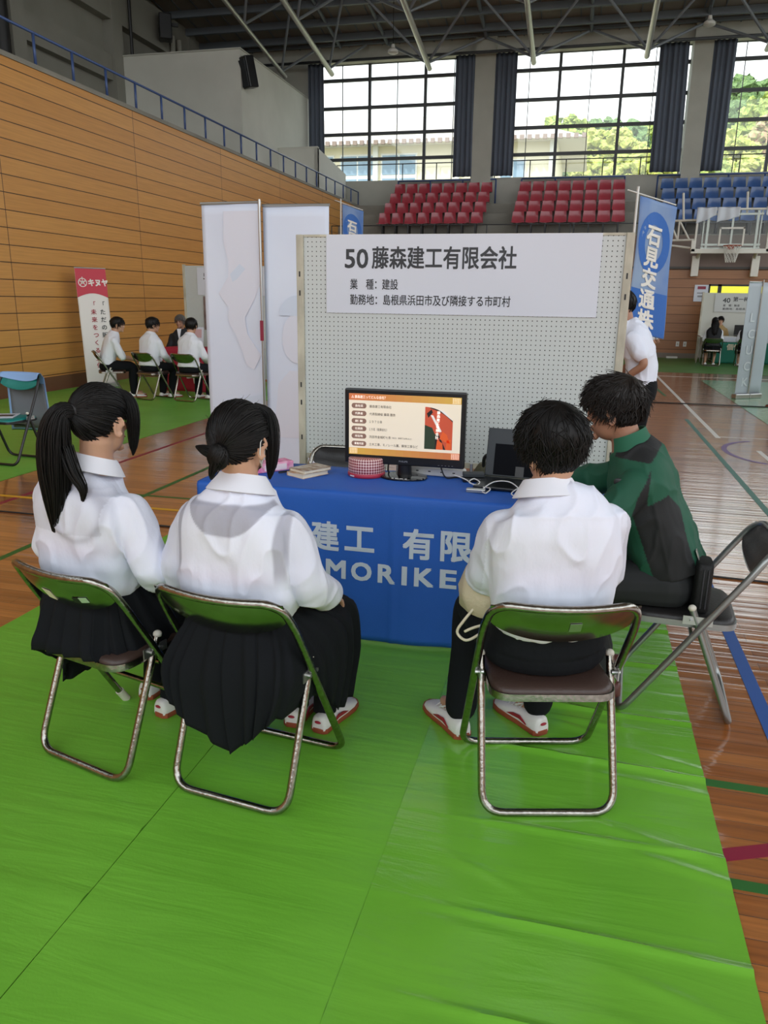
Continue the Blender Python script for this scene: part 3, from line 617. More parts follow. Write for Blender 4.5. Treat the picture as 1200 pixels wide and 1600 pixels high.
# basketball goal
M['clear'] = M['glass'].copy(); M['clear'].name = 'clear_acrylic'; M['clear'].node_tree.nodes['Mix Shader'].inputs[0].default_value = .015
def hoop():
    X, Y = 3.70, 23.6; t = thing('basketball_goal', 'white framed clear basketball backboard with net and folding wall frame', 'basketball goal', (X, Y, 2.88))
    wp = mat('white_goal_paint', '#dcd9d0', .45); hw = .93; H = 1.1
    mb = MB()
    mb.box((0, 0, .05), (2*hw+.14, .06, .12)); mb.box((-hw-.02, 0, .18), (.11, .06, .3)); mb.box((hw+.02, 0, .18), (.11, .06, .3))
    for s in (-1, 1): mb.box((s*(hw-.02), 0, .6), (.05, .05, 1.05))
    mb.box((0, 0, 1.12), (2*hw, .05, .05)); mb.build('frame', wp, t, smooth=False, bevel=.008)
    mb = MB(); mb.box((0, .0, .6), (2*hw-.08, .012, 1.0)); mb.build('backboard', M['clear'], t, smooth=False)
    mb = MB()
    for s in (-1, 1): mb.box((s*.30, -.012, .42), (.045, .006, .47))
    mb.box((0, -.012, .64), (.64, .006, .045)); mb.build('target_square', wp, t, smooth=False)
    mb = MB(); ring = [(.225*math.cos(a), -.30+.225*math.sin(a), .17) for a in np.linspace(0, 2*math.pi, 25)[:-1]]; mb.tube(ring, .012, 6, closed=True); mb.box((0, -.04, .15), (.16, .08, .12)); mb.build('rim', mat('orange_rim', '#a0523f', .5), t)
    mb = MB()
    for k in range(12):
        for s in (-1, 1):
            pts = []
            for j in range(7):
                u = j/6; a = 2*math.pi*(k/12)+s*u*1.4; rr = .22-.10*u; pts.append((rr*math.cos(a), -.30+rr*math.sin(a), .165-.42*u))
            mb.tube(pts, .006, 4, caps=False)
    mb.build('net', mat('net_cord', '#e6e4de', .8), t)
    g = mat('grey_goal_steel', '#a9aaa6', .4, metal=.5); mb = MB()
    for s in (-1, 1): mb.box((s*.62, .06, .6), (.06, .06, 1.0)); mb.box((s*.72, .12, .6), (.03, .05, 1.0))
    for z in (.12, .22, 1.0): mb.box((0, .06, z), (1.5, .04, .05))
    mb.box((0, .05, .6), (.05, .05, .95)); mb.build('back_frame', g, t, smooth=False)
    mb = MB()
    for sd in (-1, 1):
        mb = MB()
        for z in (.35, .86): mb.tube([(sd*hw, .1, z), (sd*2.2, .45, z)], .03, 8)
        for x0, z0, x1, z1 in ((1.05, .35, 1.35, .86), (1.35, .86, 1.35, .35), (1.35, .35, 1.6, .86), (1.6, .35, 1.95, .86), (2.1, .35, 2.1, .86)):
            f = lambda x: .1+.35*(x-hw)/(2.2-hw)
            mb.tube([(sd*x0, f(x0), z0), (sd*x1, f(x1), z1)], .024, 8)
        if sd < 0: mb.tube([(-.9, .05, .12), (-2.2, .45, .32)], .03, 8)
        mb.tube([(sd*1.25, .18, .86), (sd*1.3, .5, 1.6)], .03, 8); mb.build('support_frame', wp, t)
    mb = MB(); mb.tube([(.33, .08, 1.0), (.35, .5, 1.6)], .03, 8); mb.build('stay_rod', wp, t)
    mb = MB()
    for s in (-1, 1): mb.box((s*.78, .52, -.32), (.2, .12, .55)); mb.tube([(s*.75, .5, -.1), (s*.7, .1, .15)], .05, 8)
    mb.build('wall_bracket', wp, t, smooth=False, bevel=.01)
    # white sheets thrown over the top bar
    def cloth(x0, x1, d0, d1, label):
        mb = MB()
        def fn(u, v):
            x = x0+(x1-x0)*u; d = d0+(d1-d0)*u
            return (X+x, Y-.045-.012*math.sin(u*14)-.02*v*math.sin(u*8+v*3), 2.88+1.16-d*v+.01*math.sin(u*9))
        mb.sheet(fn, 30, 10, (0, .006, 0)); n0 = len(mb.v)
        mb.sheet(lambda u, v: (X+x0+(x1-x0)*u, Y-.045+.09*v, 2.88+1.165), 12, 3, (0, 0, .006))
        tag(mb.build('draped_sheet', M['paper'], angle=None), label, 'cloth')
    cloth(-.95, -.45, .42, .20, 'crumpled white sheet hanging over the top left corner of the basketball backboard')
    cloth(-.43, .13, .38, .24, 'white sheet folded over the middle of the basketball backboard top')
    cloth(.78, 1.0, .2, .3, 'small white sheet hanging on the top right corner of the basketball backboard')
hoop()
# ------------------------------------------------------------------ folding chairs
def chair(name, label, loc, fwd, tube, plate, seatm, style='bar', padback=False, group=None, w=.42, detail=True, sh=.70, yt=-.02, ya=.39):
    """origin at the middle of the rear floor bar; fwd = facing direction"""
    rz = math.atan2(fwd[1], fwd[0])-math.pi/2
    t = thing(name, label, 'chair', loc, rz, group); r = .0122; h = w/2; sg = 12 if detail else 8
    zt = sh
    # rear leg frame
    A = fillet([(h-.01, .175, .448), (h-.01, .0, r), (-h+.01, .0, r), (-h+.01, .175, .448)], .07, 7)
    mb = MB(); mb.tube(A, r, sg); mb.build('rear_leg', tube, t)
    for s in (-1, 1):
      mb = MB(); mb.ell((s*(h-.01), .1775, .455), (.0145, .0145, .013), None, 12, 8)
      mb.build('leg_cap', M['cap'], t)
    # back and front leg frame
    def along(z): return ya+(yt-ya)*(z-r)/(zt-r)
    d = Vector((0, yt-ya, zt-r)).normalized(); bk = Vector((0, -d.z, d.y))
    hx = h+.008
    B = [Vector((hx, ya, r)), Vector((hx, along(.60), .60)), Vector((hx-.012, along(zt-.03), zt-.03))]
    top = [Vector((x, yt, zt))+bk*(.035*(1-(x/hx)**2))+d*(.012*(1-(x/hx)**2)) for x in np.linspace(hx-.05, -hx+.05, 9)]
    B = B + top + [Vector((-hx+.012, along(zt-.03), zt-.03)), Vector((-hx, along(.60), .60)), Vector((-hx, ya, r))]
    if style == 'bar':
        P = fillet([Vector((0, ya, r)), Vector((hx, ya, r))]+B[1:3]+B[3:-3]+B[-3:-1]+[Vector((-hx, ya, r)), Vector((0, ya, r))], .065, 6)
        mb = MB(); mb.tube(P, r, sg, caps=False)
    else:
        P = fillet(B, .05, 6); mb = MB(); mb.tube(P, r, sg); mb.tube([(hx, along(.19), .19), (-hx, along(.19), .19)], r*.8, sg)
    mb.build('back_frame', tube, t)
    if style != 'bar':
        for s in (-1, 1): mb = MB(); mb.tube([(s*hx, along(.001)+.002, .001), (s*hx, along(.05), .05)], .0155, 12); mb.build('foot_cap', M['cap'], t)
    # curved back plate
    def plate_pt(u, v, off):
        x = (-1+2*u)*(hx-.008); k = math.sqrt(max(0, 1-(x/(hx+.002))**2)); s0 = .018*(1-k)+.0; s1 = .034+.112*k**.8
        s = s0+(s1-s0)*v; c = 1-(x/hx)**2
        return Vector((x, yt, zt))-d*(s-.008*c)+bk*(.035*c+off+.012*c*math.sin(v*math.pi))
    mb = MB(); nu, nv = (28, 8) if detail else (14, 4)
    a = [plate_pt(i/nu, j/nv, .0) for j in range(nv+1) for i in range(nu+1)]; b = [plate_pt(i/nu, j/nv, -.004) for j in range(nv+1) for i in range(nu+1)]
    W = nu+1; N = len(a); fs = []
    for j in range(nv):
        for i in range(nu): q = (j*W+i, j*W+i+1, (j+1)*W+i+1, (j+1)*W+i); fs += [q, tuple(x+N for x in reversed(q))]
    ed = list(range(W))+[j*W+nu for j in range(1, nv+1)]+[nv*W+i for i in range(nu-1, -1, -1)]+[j*W for j in range(nv-1, 0, -1)]
    for k in range(len(ed)): p, q = ed[k], ed[(k+1) % len(ed)]; fs.append((q, p, p+N, q+N))
    mb.add(a+b, fs); mb.build('backrest', plate, t, angle=50)
    if padback:
        mb = MB(); a = [plate_pt(.03+.94*i/nu, .04+.92*j/nv, -.005-.016*min(1, 6*min(i/nu, 1-i/nu, j/nv*.6+.02, (1-j/nv)*.6+.02))) for j in range(nv+1) for i in range(nu+1)]
        b = [plate_pt(.03+.94*i/nu, .04+.92*j/nv, -.003) for j in range(nv+1) for i in range(nu+1)]
        mb.add(a+b, fs); mb.build('back_cushion', seatm, t, angle=50)
    # seat: steel pan and cushion
    y0, y1, zs = .015, .395, .398
    def outline(g): 
        hh = h-.022-g; P = fillet([(0, y0+g, 0), (hh, y0+g, 0), (hh, y1-g, 0), (0, y1-g, 0)], .07, 6); L = [(p.x, p.y) for p in P]
        return L + [(-x, y) for x, y in reversed(L)][1:-1]
    def slab(z0, z1, g0, g1):
        mb = MB(); mb.loft([[Vector((x, y, z)) for x, y in outline(g)] for g, z in ((g0, z0), (g0, (z0+z1)/2), (g1, z1))]); return mb
    pan = slab(zs-.022, zs, .0, .001); pan.build('seat_pan', tube, t)
    cu = MB(); cu.loft([[Vector((x, y, z)) for x, y in outline(g)] for g, z in ((.006, zs-.004), (.006, zs+.006), (.016, zs+.016), (.05, zs+.020), (.1, zs+.0205))]); cu.build('seat_cushion', seatm, t, angle=60)
    # hinge plates
    mb = MB()
    for s in (-1, 1):
        mb = MB(); mb.box((s*(h-.001), .155, .412), (.004, .10, .032))
        for yy in (.133, .177): mb.tube([(s*(h-.014), yy, .412), (s*(h+.012), yy, .412)], .0065, 8)
        mb.build('hinge', M['metal_grey'], t, smooth=False)
    mb = MB(); mb.tube([(-h+.02, along(.35), .35), (h-.02, along(.35), .35)], .007, 8); mb.build('cross_bar', tube, t)
    return t, plate_pt, bk, d
def sticker(ch, pp, u0, u1, v0, v1, m, name, label=None):
    mb = MB(); a = [pp(u, v, .0028) for v in (v0, v1) for u in (u0, (u0+u1)/2, u1)]
    b = [pp(u, v, .0016) for v in (v0, v1) for u in (u0, (u0+u1)/2, u1)]
    mb.add(a+b, [(0, 1, 4, 3), (1, 2, 5, 4), (6, 9, 10, 7), (7, 10, 11, 8), (0, 3, 9, 6), (2, 8, 11, 5), (0, 6, 7, 1), (1, 7, 8, 2), (3, 4, 10, 9), (4, 5, 11, 10)]); o = mb.build(name, m, ch, smooth=False)
    if label: o['label'] = label
A_O, A_F = Vector((-1.500, 1.948, .004)), Vector((.200, .980, 0))
B_O, B_F = Vector((-.942, 1.886, .004)), Vector((.060, .998, 0))
C_O, C_F = Vector((.011, 2.112, .004)), Vector((-.245, .970, 0))
D_O, D_F = Vector((.630, 2.955, .004)), Vector((-.998, .06, 0))
CH_A, CF_A = Vector((-1.485, 1.900, .004)), Vector((.250, .968, 0))
CH_B, CF_B = Vector((-.941, 1.857, .004)), Vector((.115, .993, 0))
CH_C, CF_C = Vector((.012, 2.055, .004)), Vector((-.260, .966, 0))
CH_D, CF_D = Vector((.645, 2.925, .004)), Vector((-.998, .06, 0))
chA, ppA, _, _ = chair('folding_chair', 'chrome folding chair with two stickers on its steel back, under the girl with the ponytail', CH_A, CF_A, M['chrome'], M['steel_plate'], M['vinyl_brown'], 'feet')
sticker(chA, ppA, .36, .45, .42, .74, M['p_cream'], 'sticker'); sticker(chA, ppA, .655, .715, .50, .68, M['p_black'], 'sticker'); sticker(chA, ppA, .715, .785, .50, .68, mat('pale_green_label', '#a9c9a8', .6), 'sticker')
chB, ppB, _, _ = chair('folding_chair', 'chrome folding chair with mirror steel back under the girl with the bun', CH_B, CF_B, M['chrome'], M['steel_plate'], M['vinyl_brown'], 'bar')
chC, ppC, _, _ = chair('folding_chair', 'chrome folding chair with brown seat under the short haired boy in black trousers', CH_C, CF_C, M['chrome'], M['steel_plate'], M['vinyl_brown'], 'bar')
sticker(chC, ppC, .52, .60, .30, .52, M['metal_grey'], 'sticker')
chair('folding_chair', 'grey folding chair with black padded back under the man in the green jacket', CH_D, CF_D, M['grey_tube'], M['grey_tube'], M['vinyl_black'], 'bar', True, sh=.70, yt=-.06)
chair('folding_chair', 'empty chrome folding chair with black padded back behind the blue table', (-1.22, 4.06, .0), (.08, -1, 0), M['chrome'], M['chrome'], M['vinyl_black'], 'bar', True)

# ------------------------------------------------------------------ main booth
TX0, TX1, TY0, TY1, TZ = -1.655, .15, 3.125, 3.62, .685
t = thing('folding_table', 'long folding table under the blue printed cloth', 'table', ((TX0+TX1)/2, (TY0+TY1)/2, .0))
mb = MB(); mb.box((0, 0, TZ-.016), (TX1-TX0-.02, TY1-TY0-.02, .028)); mb.build('tabletop', M['plastic_white'], t, smooth=False, bevel=.004)
for sx in (-1, 1):
    for sy in (-1, 1):
        mb = MB(); mb.tube([(sx*.8, sy*.2, TZ-.03), (sx*.8, sy*.21, .0)], .013, 10); mb.build('leg', M['chrome'], t)
# cloth: top, front drop with folds and end drops
def table_cloth():
    mb = MB(); m = .012; zt = TZ+.003
    def front(x, z):      # depth of the front drop
        k = (zt-z)/zt; u = x-TX0
        f = .010*math.sin(u*5.2+1.0)+.007*math.sin(u*11+.4)+.004*math.sin(u*23)
        cr = -.006*math.exp(-((x+.73)/.012)**2)
        return TY0-.008-.018*k+f*k**.8*.9+cr*min(1, k*3)
    X = np.linspace(TX0-.01, TX1+.01, 150)
    rows = []
    prof = [('t', v) for v in np.linspace(1, .03, 8)]+[('c', a) for a in np.linspace(.15, .85, 5)]+[('f', z) for z in np.linspace(.97, 0, 26)]
    for kd, q in prof:
        r = []
        for x in X:
            if kd == 't': y = TY0+(TY1-TY0)*q; p = (x, y, zt+.0015*math.sin(x*9+y*21)+.001*math.sin(x*23))
            elif kd == 'c':
                a = q*math.pi/2; fy = front(x, zt-.02); p = (x, TY0+.012-.020*math.sin(a), zt-.018*(1-math.cos(a)))
            else:
                z = .012+(zt-.022-.012)*q; p = (x, front(x, z), z)
            r.append(Vector(p))
        rows.append(r)
    n = len(X); N = len(rows)*n; fs = []
    vs = [p for r in rows for p in r]
    for j in range(len(rows)-1):
        for i in range(n-1): fs.append((j*n+i, j*n+i+1, (j+1)*n+i+1, (j+1)*n+i))
    mb.add(vs, fs)
    # left end drop, thin
    mb.sheet(lambda u, v: (TX0-.011-.006*math.sin(u*9)*v, TY0+(TY1-TY0)*u, zt-.002-(.50)*v), 20, 12, (.003, 0, 0))
    mb.sheet(lambda u, v: (TX1+.011+.006*math.sin(u*9)*v, TY0+(TY1-TY0)*u, zt-.002-(.50)*v), 20, 12, (-.003, 0, 0))
    o = mb.build('tablecloth', M['cloth_blue'], None, angle=None)
    tag(o, 'blue printed tablecloth hanging to the floor with pale company lettering', 'tablecloth')
    s = o.modifiers.new('solid', 'SOLIDIFY'); s.thickness = .002; s.offset = 0
    # lettering, laid onto the cloth
    lt = MB()
    def glyph(ch, x0, x1, z0, z1, bold=.03):
        vs, fs = text_geo(ch, 1.0, bold); xa, xb = min(v[0] for v in vs), max(v[0] for v in vs); ya, yb = min(v[1] for v in vs), max(v[1] for v in vs)
        out = []
        for v in vs:
            x = x0+(v[0]-xa)/(xb-xa)*(x1-x0); z = z0+(v[1]-ya)/(yb-ya)*(z1-z0); out.append((x, front(x, z)-.0035-(v[2]*.5), z))
        lt.add(out, fs)
    K = [('藤', -1.42, -1.285), ('森', -1.265, -1.13), ('建', -1.108, -.978), ('工', -.952, -.815), ('有', -.688, -.552), ('限', -.522, -.385), ('会', -.345, -.205), ('社', -.185, -.045)]
    z0, z1 = .415, .552
    for ch, a, b in K: glyph(ch, a, b, z0+(.012 if ch == '工' else 0), z1-(.012 if ch == '工' else 0), .034)
    E = [('F', -1.46, -1.39), ('U', -1.37, -1.285), ('J', -1.26, -1.20), ('I', -1.165, -1.145), ('M', -1.04, -.945), ('O', -.920, -.825), ('R', -.797, -.717), ('I', -.688, -.664), ('K', -.632, -.546), ('E', -.520, -.446), ('N', -.418, -.33), ('K', -.305, -.22), ('O', -.20, -.11)]
    for ch, a, b in E: glyph(ch, a, b, .292, .378, .035)
    lt.build('lettering', M['print_white'], o, smooth=False)
table_cloth()
# pegboard partition with its paper sign
PX0, PX1, PY, PZ0, PZ1 = -1.545, .212, 4.15, .64, 1.838
t = thing('pegboard_partition', 'grey perforated pegboard partition behind the blue table', 'partition', (0, PY, 0))
mb = MB(); mb.box2((PX0+.03, .004, PZ0), (PX1-.03, .02, PZ1-.004)); mb.build('pegboard', M['peg'], t, smooth=False)
for x, s in ((PX0, 1), (PX1-.04, 1)):
    mb = MB(); mb.box2((x, -.012, .02), (x+.04, .032, PZ1)); o = mb.build('post', M['peg_frame'], t, smooth=False, bevel=.003)
    mb = MB()
    for z in (1.62, 1.52, 1.02, .92, .72): mb.box2((x+.015, -.0135, z), (x+.023, -.0115, z+.028))
    mb.build('slot', M['p_black'], o, smooth=False)
    mb = MB(); mb.box2((x-.005, -.3, 0), (x+.045, .3, .03)); mb.build('foot', M['peg_frame'], t, smooth=False, bevel=.004)
mb = MB(); mb.box2((PX0+.04, .0, PZ1-.012), (PX1-.04, .024, PZ1)); mb.box2((PX0+.04, .0, PZ0-.03), (PX1-.04, .024, PZ0)); mb.build('rail', M['peg_frame'], t, smooth=False)
def sign_sheet(loc, w, h, label, lines, ux=(1, 0, 0), wav=.0025, m=None):
    """paper with lettering; loc = lower left corner; lines=(text, x, y, size, width, bold, material)"""
    ux = Vector(ux).normalized(); n = Vector((ux.y, -ux.x, 0)); L = Vector(loc)
    def surf(x, y): return L+ux*x+Vector((0, 0, y))+n*(wav*(1+math.sin(x*7+1)*math.sin(y*9)))
    mb = MB(); mb.sheet(lambda u, v: surf(u*w, v*h), 36, 12, -n*.0008)
    o = mb.build('paper_sign', m or M['paper'], None, angle=50); tag(o, label, 'sign')
    by = {}
    for s, x, y, size, fit, bold, mm in lines:
        k = by.setdefault(mm, MB()); vs, fs = text_geo(s, size, bold); xa, xb = min(v[0] for v in vs), max(v[0] for v in vs); kk = fit/(xb-xa)
        k.add([surf(x+(v[0]-xa)*kk, y+v[1])+n*(.0012+v[2]*.3) for v in vs], fs)
    for mm, k in by.items(): k.build('lettering', M[mm], o, smooth=False)
    return o
sign_sheet((-1.375, PY+.001, 1.432), 1.435, .405, 'white paper sign with company name and number 50 on the pegboard', [
    ('50', .105, .237, .135, .130, .02, 'p_ink'), ('藤森建工有限会社', .255, .243, .118, .765, .022, 'p_ink'),
    ('業　種：建設', .135, .130, .058, .265, .012, 'p_ink'), ('勤務地：島根県浜田市及び隣接する市町村', .135, .050, .058, .865, .012, 'p_ink')])
# monitor
def monitor():
    X, Y = -.772, 3.475; t = thing('computer_monitor', 'black flat computer monitor showing an orange company slide on the blue table', 'monitor', (X, Y, TZ+.004))
    W, H, zb = .575, .352, .062
    mb = MB(); mb.box((0, 0, zb+H/2), (W, .035, H)); mb.build('housing', M['plastic_black'], t, smooth=False, bevel=.006)
    mb = MB(); mb.box((0, .05, zb+H/2), (.32, .05, .2)); mb.build('rear_cover', M['plastic_black'], t, smooth=False, bevel=.012)
    sw, sh = .532, .288; z0 = zb+.042
    sc_ = lambda x, z: (x-sw/2, -.0182, z0+z)
    def panel(name, rects, m, d=.0004, polys=()):
        mb = MB()
        for x0, z0_, x1, z1_ in rects: mb.prism([(x0, z0_), (x1, z0_), (x1, z1_), (x0, z1_)], (-sw/2, -.0178-d, z0), (1, 0, 0), (0, 0, 1), (0, .0003, 0))
        for p in polys: mb.prism(p, (-sw/2, -.0178-d, z0), (1, 0, 0), (0, 0, 1), (0, .0003, 0))
        return mb.build(name, m, t, smooth=False)
    EM = lambda n, c, s=.10: mat(n, c, .35, emit=c, estr=s)
    panel('screen', [(0, 0, sw, sh)], EM('screen_cream', '#f1e4cd'), .0004)
    # title and foot bands, orange to gold
    n = 14; os_ = []
    for i in range(n):
        f = i/(n-1); c = '#%02x%02x%02x' % tuple(int(a+(b-a)*f) for a, b in zip((206, 118, 74), (212, 172, 78)))
        mm = EM('screen_band_%d' % i, c); panel('screen_band', [(sw*i/n, sh-.031, sw*(i+1)/n, sh)], mm, .0008); panel('screen_band', [(sw*(n-1-i)/n, 0, sw*(n-i)/n, .031)], mm, .0008)
    pill = EM('screen_pill', '#8a6a5c'); polys = []
    zs = [sh-.057-k*.0358 for k in range(6)]
    for z in zs:
        P = [(.049+.027*math.cos(a)+(.010 if math.cos(a) > 0 else -.010), z+.0122*math.sin(a)) for a in np.linspace(0, 2*math.pi, 20)[:-1]]
        polys.append([(.049+math.copysign(.024, math.cos(a))+.0122*math.cos(a), z+.0122*math.sin(a)) for a in np.linspace(0.01, 2*math.pi+.01, 20)[:-1]])
    panel('screen_pill', [], pill, .0008, polys)
    mb = MB(); wt = EM('screen_white_text', '#fbf3e6', .3); y = -.0178-.0014
    P = lambda x, z: (-sw/2+x, y, z0+z)
    put_text(mb, '△ 藤森建工ってどんな会社？', P(.012, sh-.021), (1, 0, 0), (0, 0, 1), .0155, .0, fit=.165, th=.0002)
    for z, s in zip(zs, ('会社名', '代表者', '創 業', '社員数', '所在地', '事業内容')): put_text(mb, s, P(.049-(.019 if len(s) < 4 else .022), z-.0045), (1, 0, 0), (0, 0, 1), .0125, .0, fit=.038 if len(s) < 4 else .045, th=.0002)
    for gx, gz in ((sw-.042, sh-.028), (.004, .004), (sw-.04, .003)):
        for k in range(5): mb.box(P(gx+.004+k*.008, gz+.012), (.0008, .0002, .024)); 
        for k in range(4): mb.box(P(gx+.018, gz+.002+k*.007), (.036, .0002, .0008))
    mb.build('screen_lettering', wt, t, smooth=False)
    DT = EM('screen_dark_text', '#4a3d36', .02)
    for z, s, wd in zip(zs, ('藤森建工有限会社', '代表取締役 藤森 雅奈', '１９７０年', '１９名（役員含む）', '浜田市金城町七条', '土木工事、モノレール業、解体工事など'), (.105, .125, .062, .085, .105, .235)):
        mb = MB(); put_text(mb, s, P(.100, z-.006), (1, 0, 0), (0, 0, 1), .0145, .0, fit=wd, th=.0002); mb.build('screen_lettering', DT, t, smooth=False)
    mb = MB(); put_text(mb, '（地元：島根で50年以上）', P(.21, zs[4]-.004), (1, 0, 0), (0, 0, 1), .008, fit=.095, th=.0002)
    mb.build('screen_lettering', DT, t, smooth=False)
    # picture of a red digger arm
    px, pz, pw, ph = .365, .045, .13, .195
    top = [(pw-a*pw, 0) for a in (0, 1)]
    arc = [(px+pw*u, pz+ph-.06*u**2.2) for u in np.linspace(0, 1, 10)]
    panel('screen_picture', [], EM('picture_red', '#c9553b'), .0008, [[(px, pz), (px+pw, pz)]+arc[::-1]])
    panel('screen_picture', [], EM('picture_green', '#2f3d2c'), .0011, [[(px, pz), (px+.058, pz), (px+.054, pz+.06), (px+.035, pz+.10), (px, pz+.112)]])
    panel('screen_picture', [], EM('picture_black', '#241f1f'), .0012, [[(px+.008, pz+.165), (px+.03, pz+.185), (px+.036, pz+.17), (px+.016, pz+.145)], [(px+.02, pz+.19)]+arc[2:]+[(px+pw, pz+.128)]+[(a, b-.006) for a, b in arc[:2:-1]], [(px+.05, pz), (px+.06, pz), (px+.06, pz+.08), (px+.05, pz+.07)], [(px+.09, pz), (px+.1, pz), (px+.065, pz+.075), (px+.058, pz+.07)]])
    panel('screen_picture', [], EM('picture_white', '#e9e4de'), .0013, [[(px+.026, pz+.158), (px+.038, pz+.158), (px+.08, pz+.085), (px+.07, pz+.08)], [(px+.06, pz+.188), (px+.128, pz+.137), (px+.128, pz+.14), (px+.09, pz+.178)]])
    panel('screen_picture', [], EM('picture_orange', '#e2602f'), .0014, [[(px+.07, pz+.05), (px+.085, pz+.085), (px+.105, pz+.07), (px+.12, pz+.03), (px+.1, pz+.035)], [(px+.055, pz+.0), (px+.06, pz+.045), (px+.085, pz+.03), (px+.088, pz)], [(px+.1, pz), (px+.125, pz), (px+.125, pz+.05), (px+.105, pz+.045)]])
    mb = MB()
    for k, c in enumerate('藤森建工有限会社'): put_text(mb, c, (-sw/2+px+.056-.0008*k, -.0178-.002, z0+pz+.165-k*.0165), (1, 0, 0), (0, 0, 1), .0155, .02, th=.0002)
    mb.build('screen_lettering', wt, t, smooth=False)
    mb = MB(); put_text(mb, 'PHILIPS', (-.021, -.0182, zb+.016), (1, 0, 0), (0, 0, 1), .0105, .03, fit=.042, th=.0006)
    for k in range(5): mb.box((.17+k*.016, -.0182, zb+.012), (.007, .0006, .0012))
    mb.build('logo', M['metal_grey'], t, smooth=False)
    mb = MB(); mb.loft([[Vector((.036*math.cos(a)*k, .02+.03*math.sin(a), z)) for a in np.linspace(0, 2*math.pi, 21)[:-1]] for k, z in ((1.0, .008), (.9, .05), (.9, .13))]); mb.build('stand_neck', M['plastic_black'], t)
    mb = MB(); mb.loft([[Vector((.115*g*math.cos(a), .0+.088*g*math.sin(a), z)) for a in np.linspace(0, 2*math.pi, 49)[:-1]] for g, z in ((.97, .0), (1, .006), (.98, .011), (.9, .013))]); mb.build('stand_base', mat('glossy_black_base', '#0d0e10', .12, coat=.5), t, angle=50)
    mb = MB()
    for k, w in enumerate((.010, .018, .016, .010)): mb.box((-.035+k*.021, -.0795+.004*abs(k-1.5)*.2, .0125), (w, .008, .002))
    mb.build('base_sticker', M['plastic_white'], t, smooth=False)
monitor()
ZT = TZ+.005
# round red tin
t = thing('round_tin', 'round red patterned tin behind the left foot of the monitor', 'tin', (-.955, 3.475, ZT))
tin = bpy.data.materials.new('woven_print'); tin.use_nodes = True; q = tin.node_tree; b = q.nodes['Principled BSDF']
co = q.nodes.new('ShaderNodeTexCoord'); sp = q.nodes.new('ShaderNodeSeparateXYZ'); at = q.nodes.new('ShaderNodeMath'); at.operation = 'ARCTAN2'
q.links.new(co.outputs['Object'], sp.inputs[0]); q.links.new(sp.outputs['Y'], at.inputs[0]); q.links.new(sp.outputs['X'], at.inputs[1])
cb = q.nodes.new('ShaderNodeCombineXYZ'); mu = q.nodes.new('ShaderNodeMath'); mu.operation = 'MULTIPLY'; mu.inputs[1].default_value = 8.5; q.links.new(at.outputs[0], mu.inputs[0])
mz = q.nodes.new('ShaderNodeMath'); mz.operation = 'MULTIPLY'; mz.inputs[1].default_value = 95; q.links.new(sp.outputs['Z'], mz.inputs[0])
s1 = q.nodes.new('ShaderNodeMath'); s1.operation = 'ADD'; s2 = q.nodes.new('ShaderNodeMath'); s2.operation = 'SUBTRACT'
for s in (s1, s2): q.links.new(mu.outputs[0], s.inputs[0]); q.links.new(mz.outputs[0], s.inputs[1])
q.links.new(s1.outputs[0], cb.inputs[0]); q.links.new(s2.outputs[0], cb.inputs[1])
ck = q.nodes.new('ShaderNodeTexChecker'); ck.inputs['Scale'].default_value = .8; ck.inputs['Color1'].default_value = lin('#dcbab8'); ck.inputs['Color2'].default_value = lin('#7d1b31'); q.links.new(cb.outputs[0], ck.inputs['Vector']); q.links.new(ck.outputs['Color'], b.inputs['Base Color']); b.inputs['Roughness'].default_value = .35
circ = lambda r, z, n=40: [Vector((r*math.cos(a), r*math.sin(a), z)) for a in np.linspace(0, 2*math.pi, n+1)[:-1]]
mb = MB(); mb.loft([circ(.086, .018), circ(.088, .03), circ(.086, .085), circ(.08, .09)]); mb.build('lid', tin, t, angle=50)
mb = MB(); mb.loft([circ(.087, .0), circ(.09, .003), circ(.09, .017), circ(.087, .02)]); mb.build('base', mat('crimson_tin', '#b03048', .35), t, angle=50)
mb = MB(); mb.box((-.05, -.0755, .009), (.026, .004, .006), rz=-.58); mb.build('label', M['paper'], t, smooth=False)
# books
def book(loc, rz, d, cover, label, title=None):
    t = thing('book', label, 'book', loc, rz); w, l, h = d
    mb = MB(); mb.box((0, 0, h/2), (w-.006, l-.006, h-.004)); mb.build('pages', M['p_cream'], t, smooth=False)
    mb = MB(); mb.box((0, 0, h-.001), (w, l, .002)); mb.box((0, 0, .001), (w, l, .002)); mb.box((-w/2+.001, 0, h/2), (.002, l, h)); mb.build('cover', cover, t, smooth=False)
    return t
bc = mat('photo_cover', '#cfc6b4', .4, var=(22, '#8d6a48', 1, (1, 2, 1)))
book((-1.225, 3.395, ZT), math.radians(-28), (.115, .165, .020), mat('orange_brown_cover', '#c58a55', .4, var=(15, '#e3dccb', 1)), 'lower paperback of two stacked on the blue table left of the monitor')
book((-1.215, 3.405, ZT+.0205), math.radians(-31), (.115, .165, .016), bc, 'top paperback of two stacked on the blue table left of the monitor')
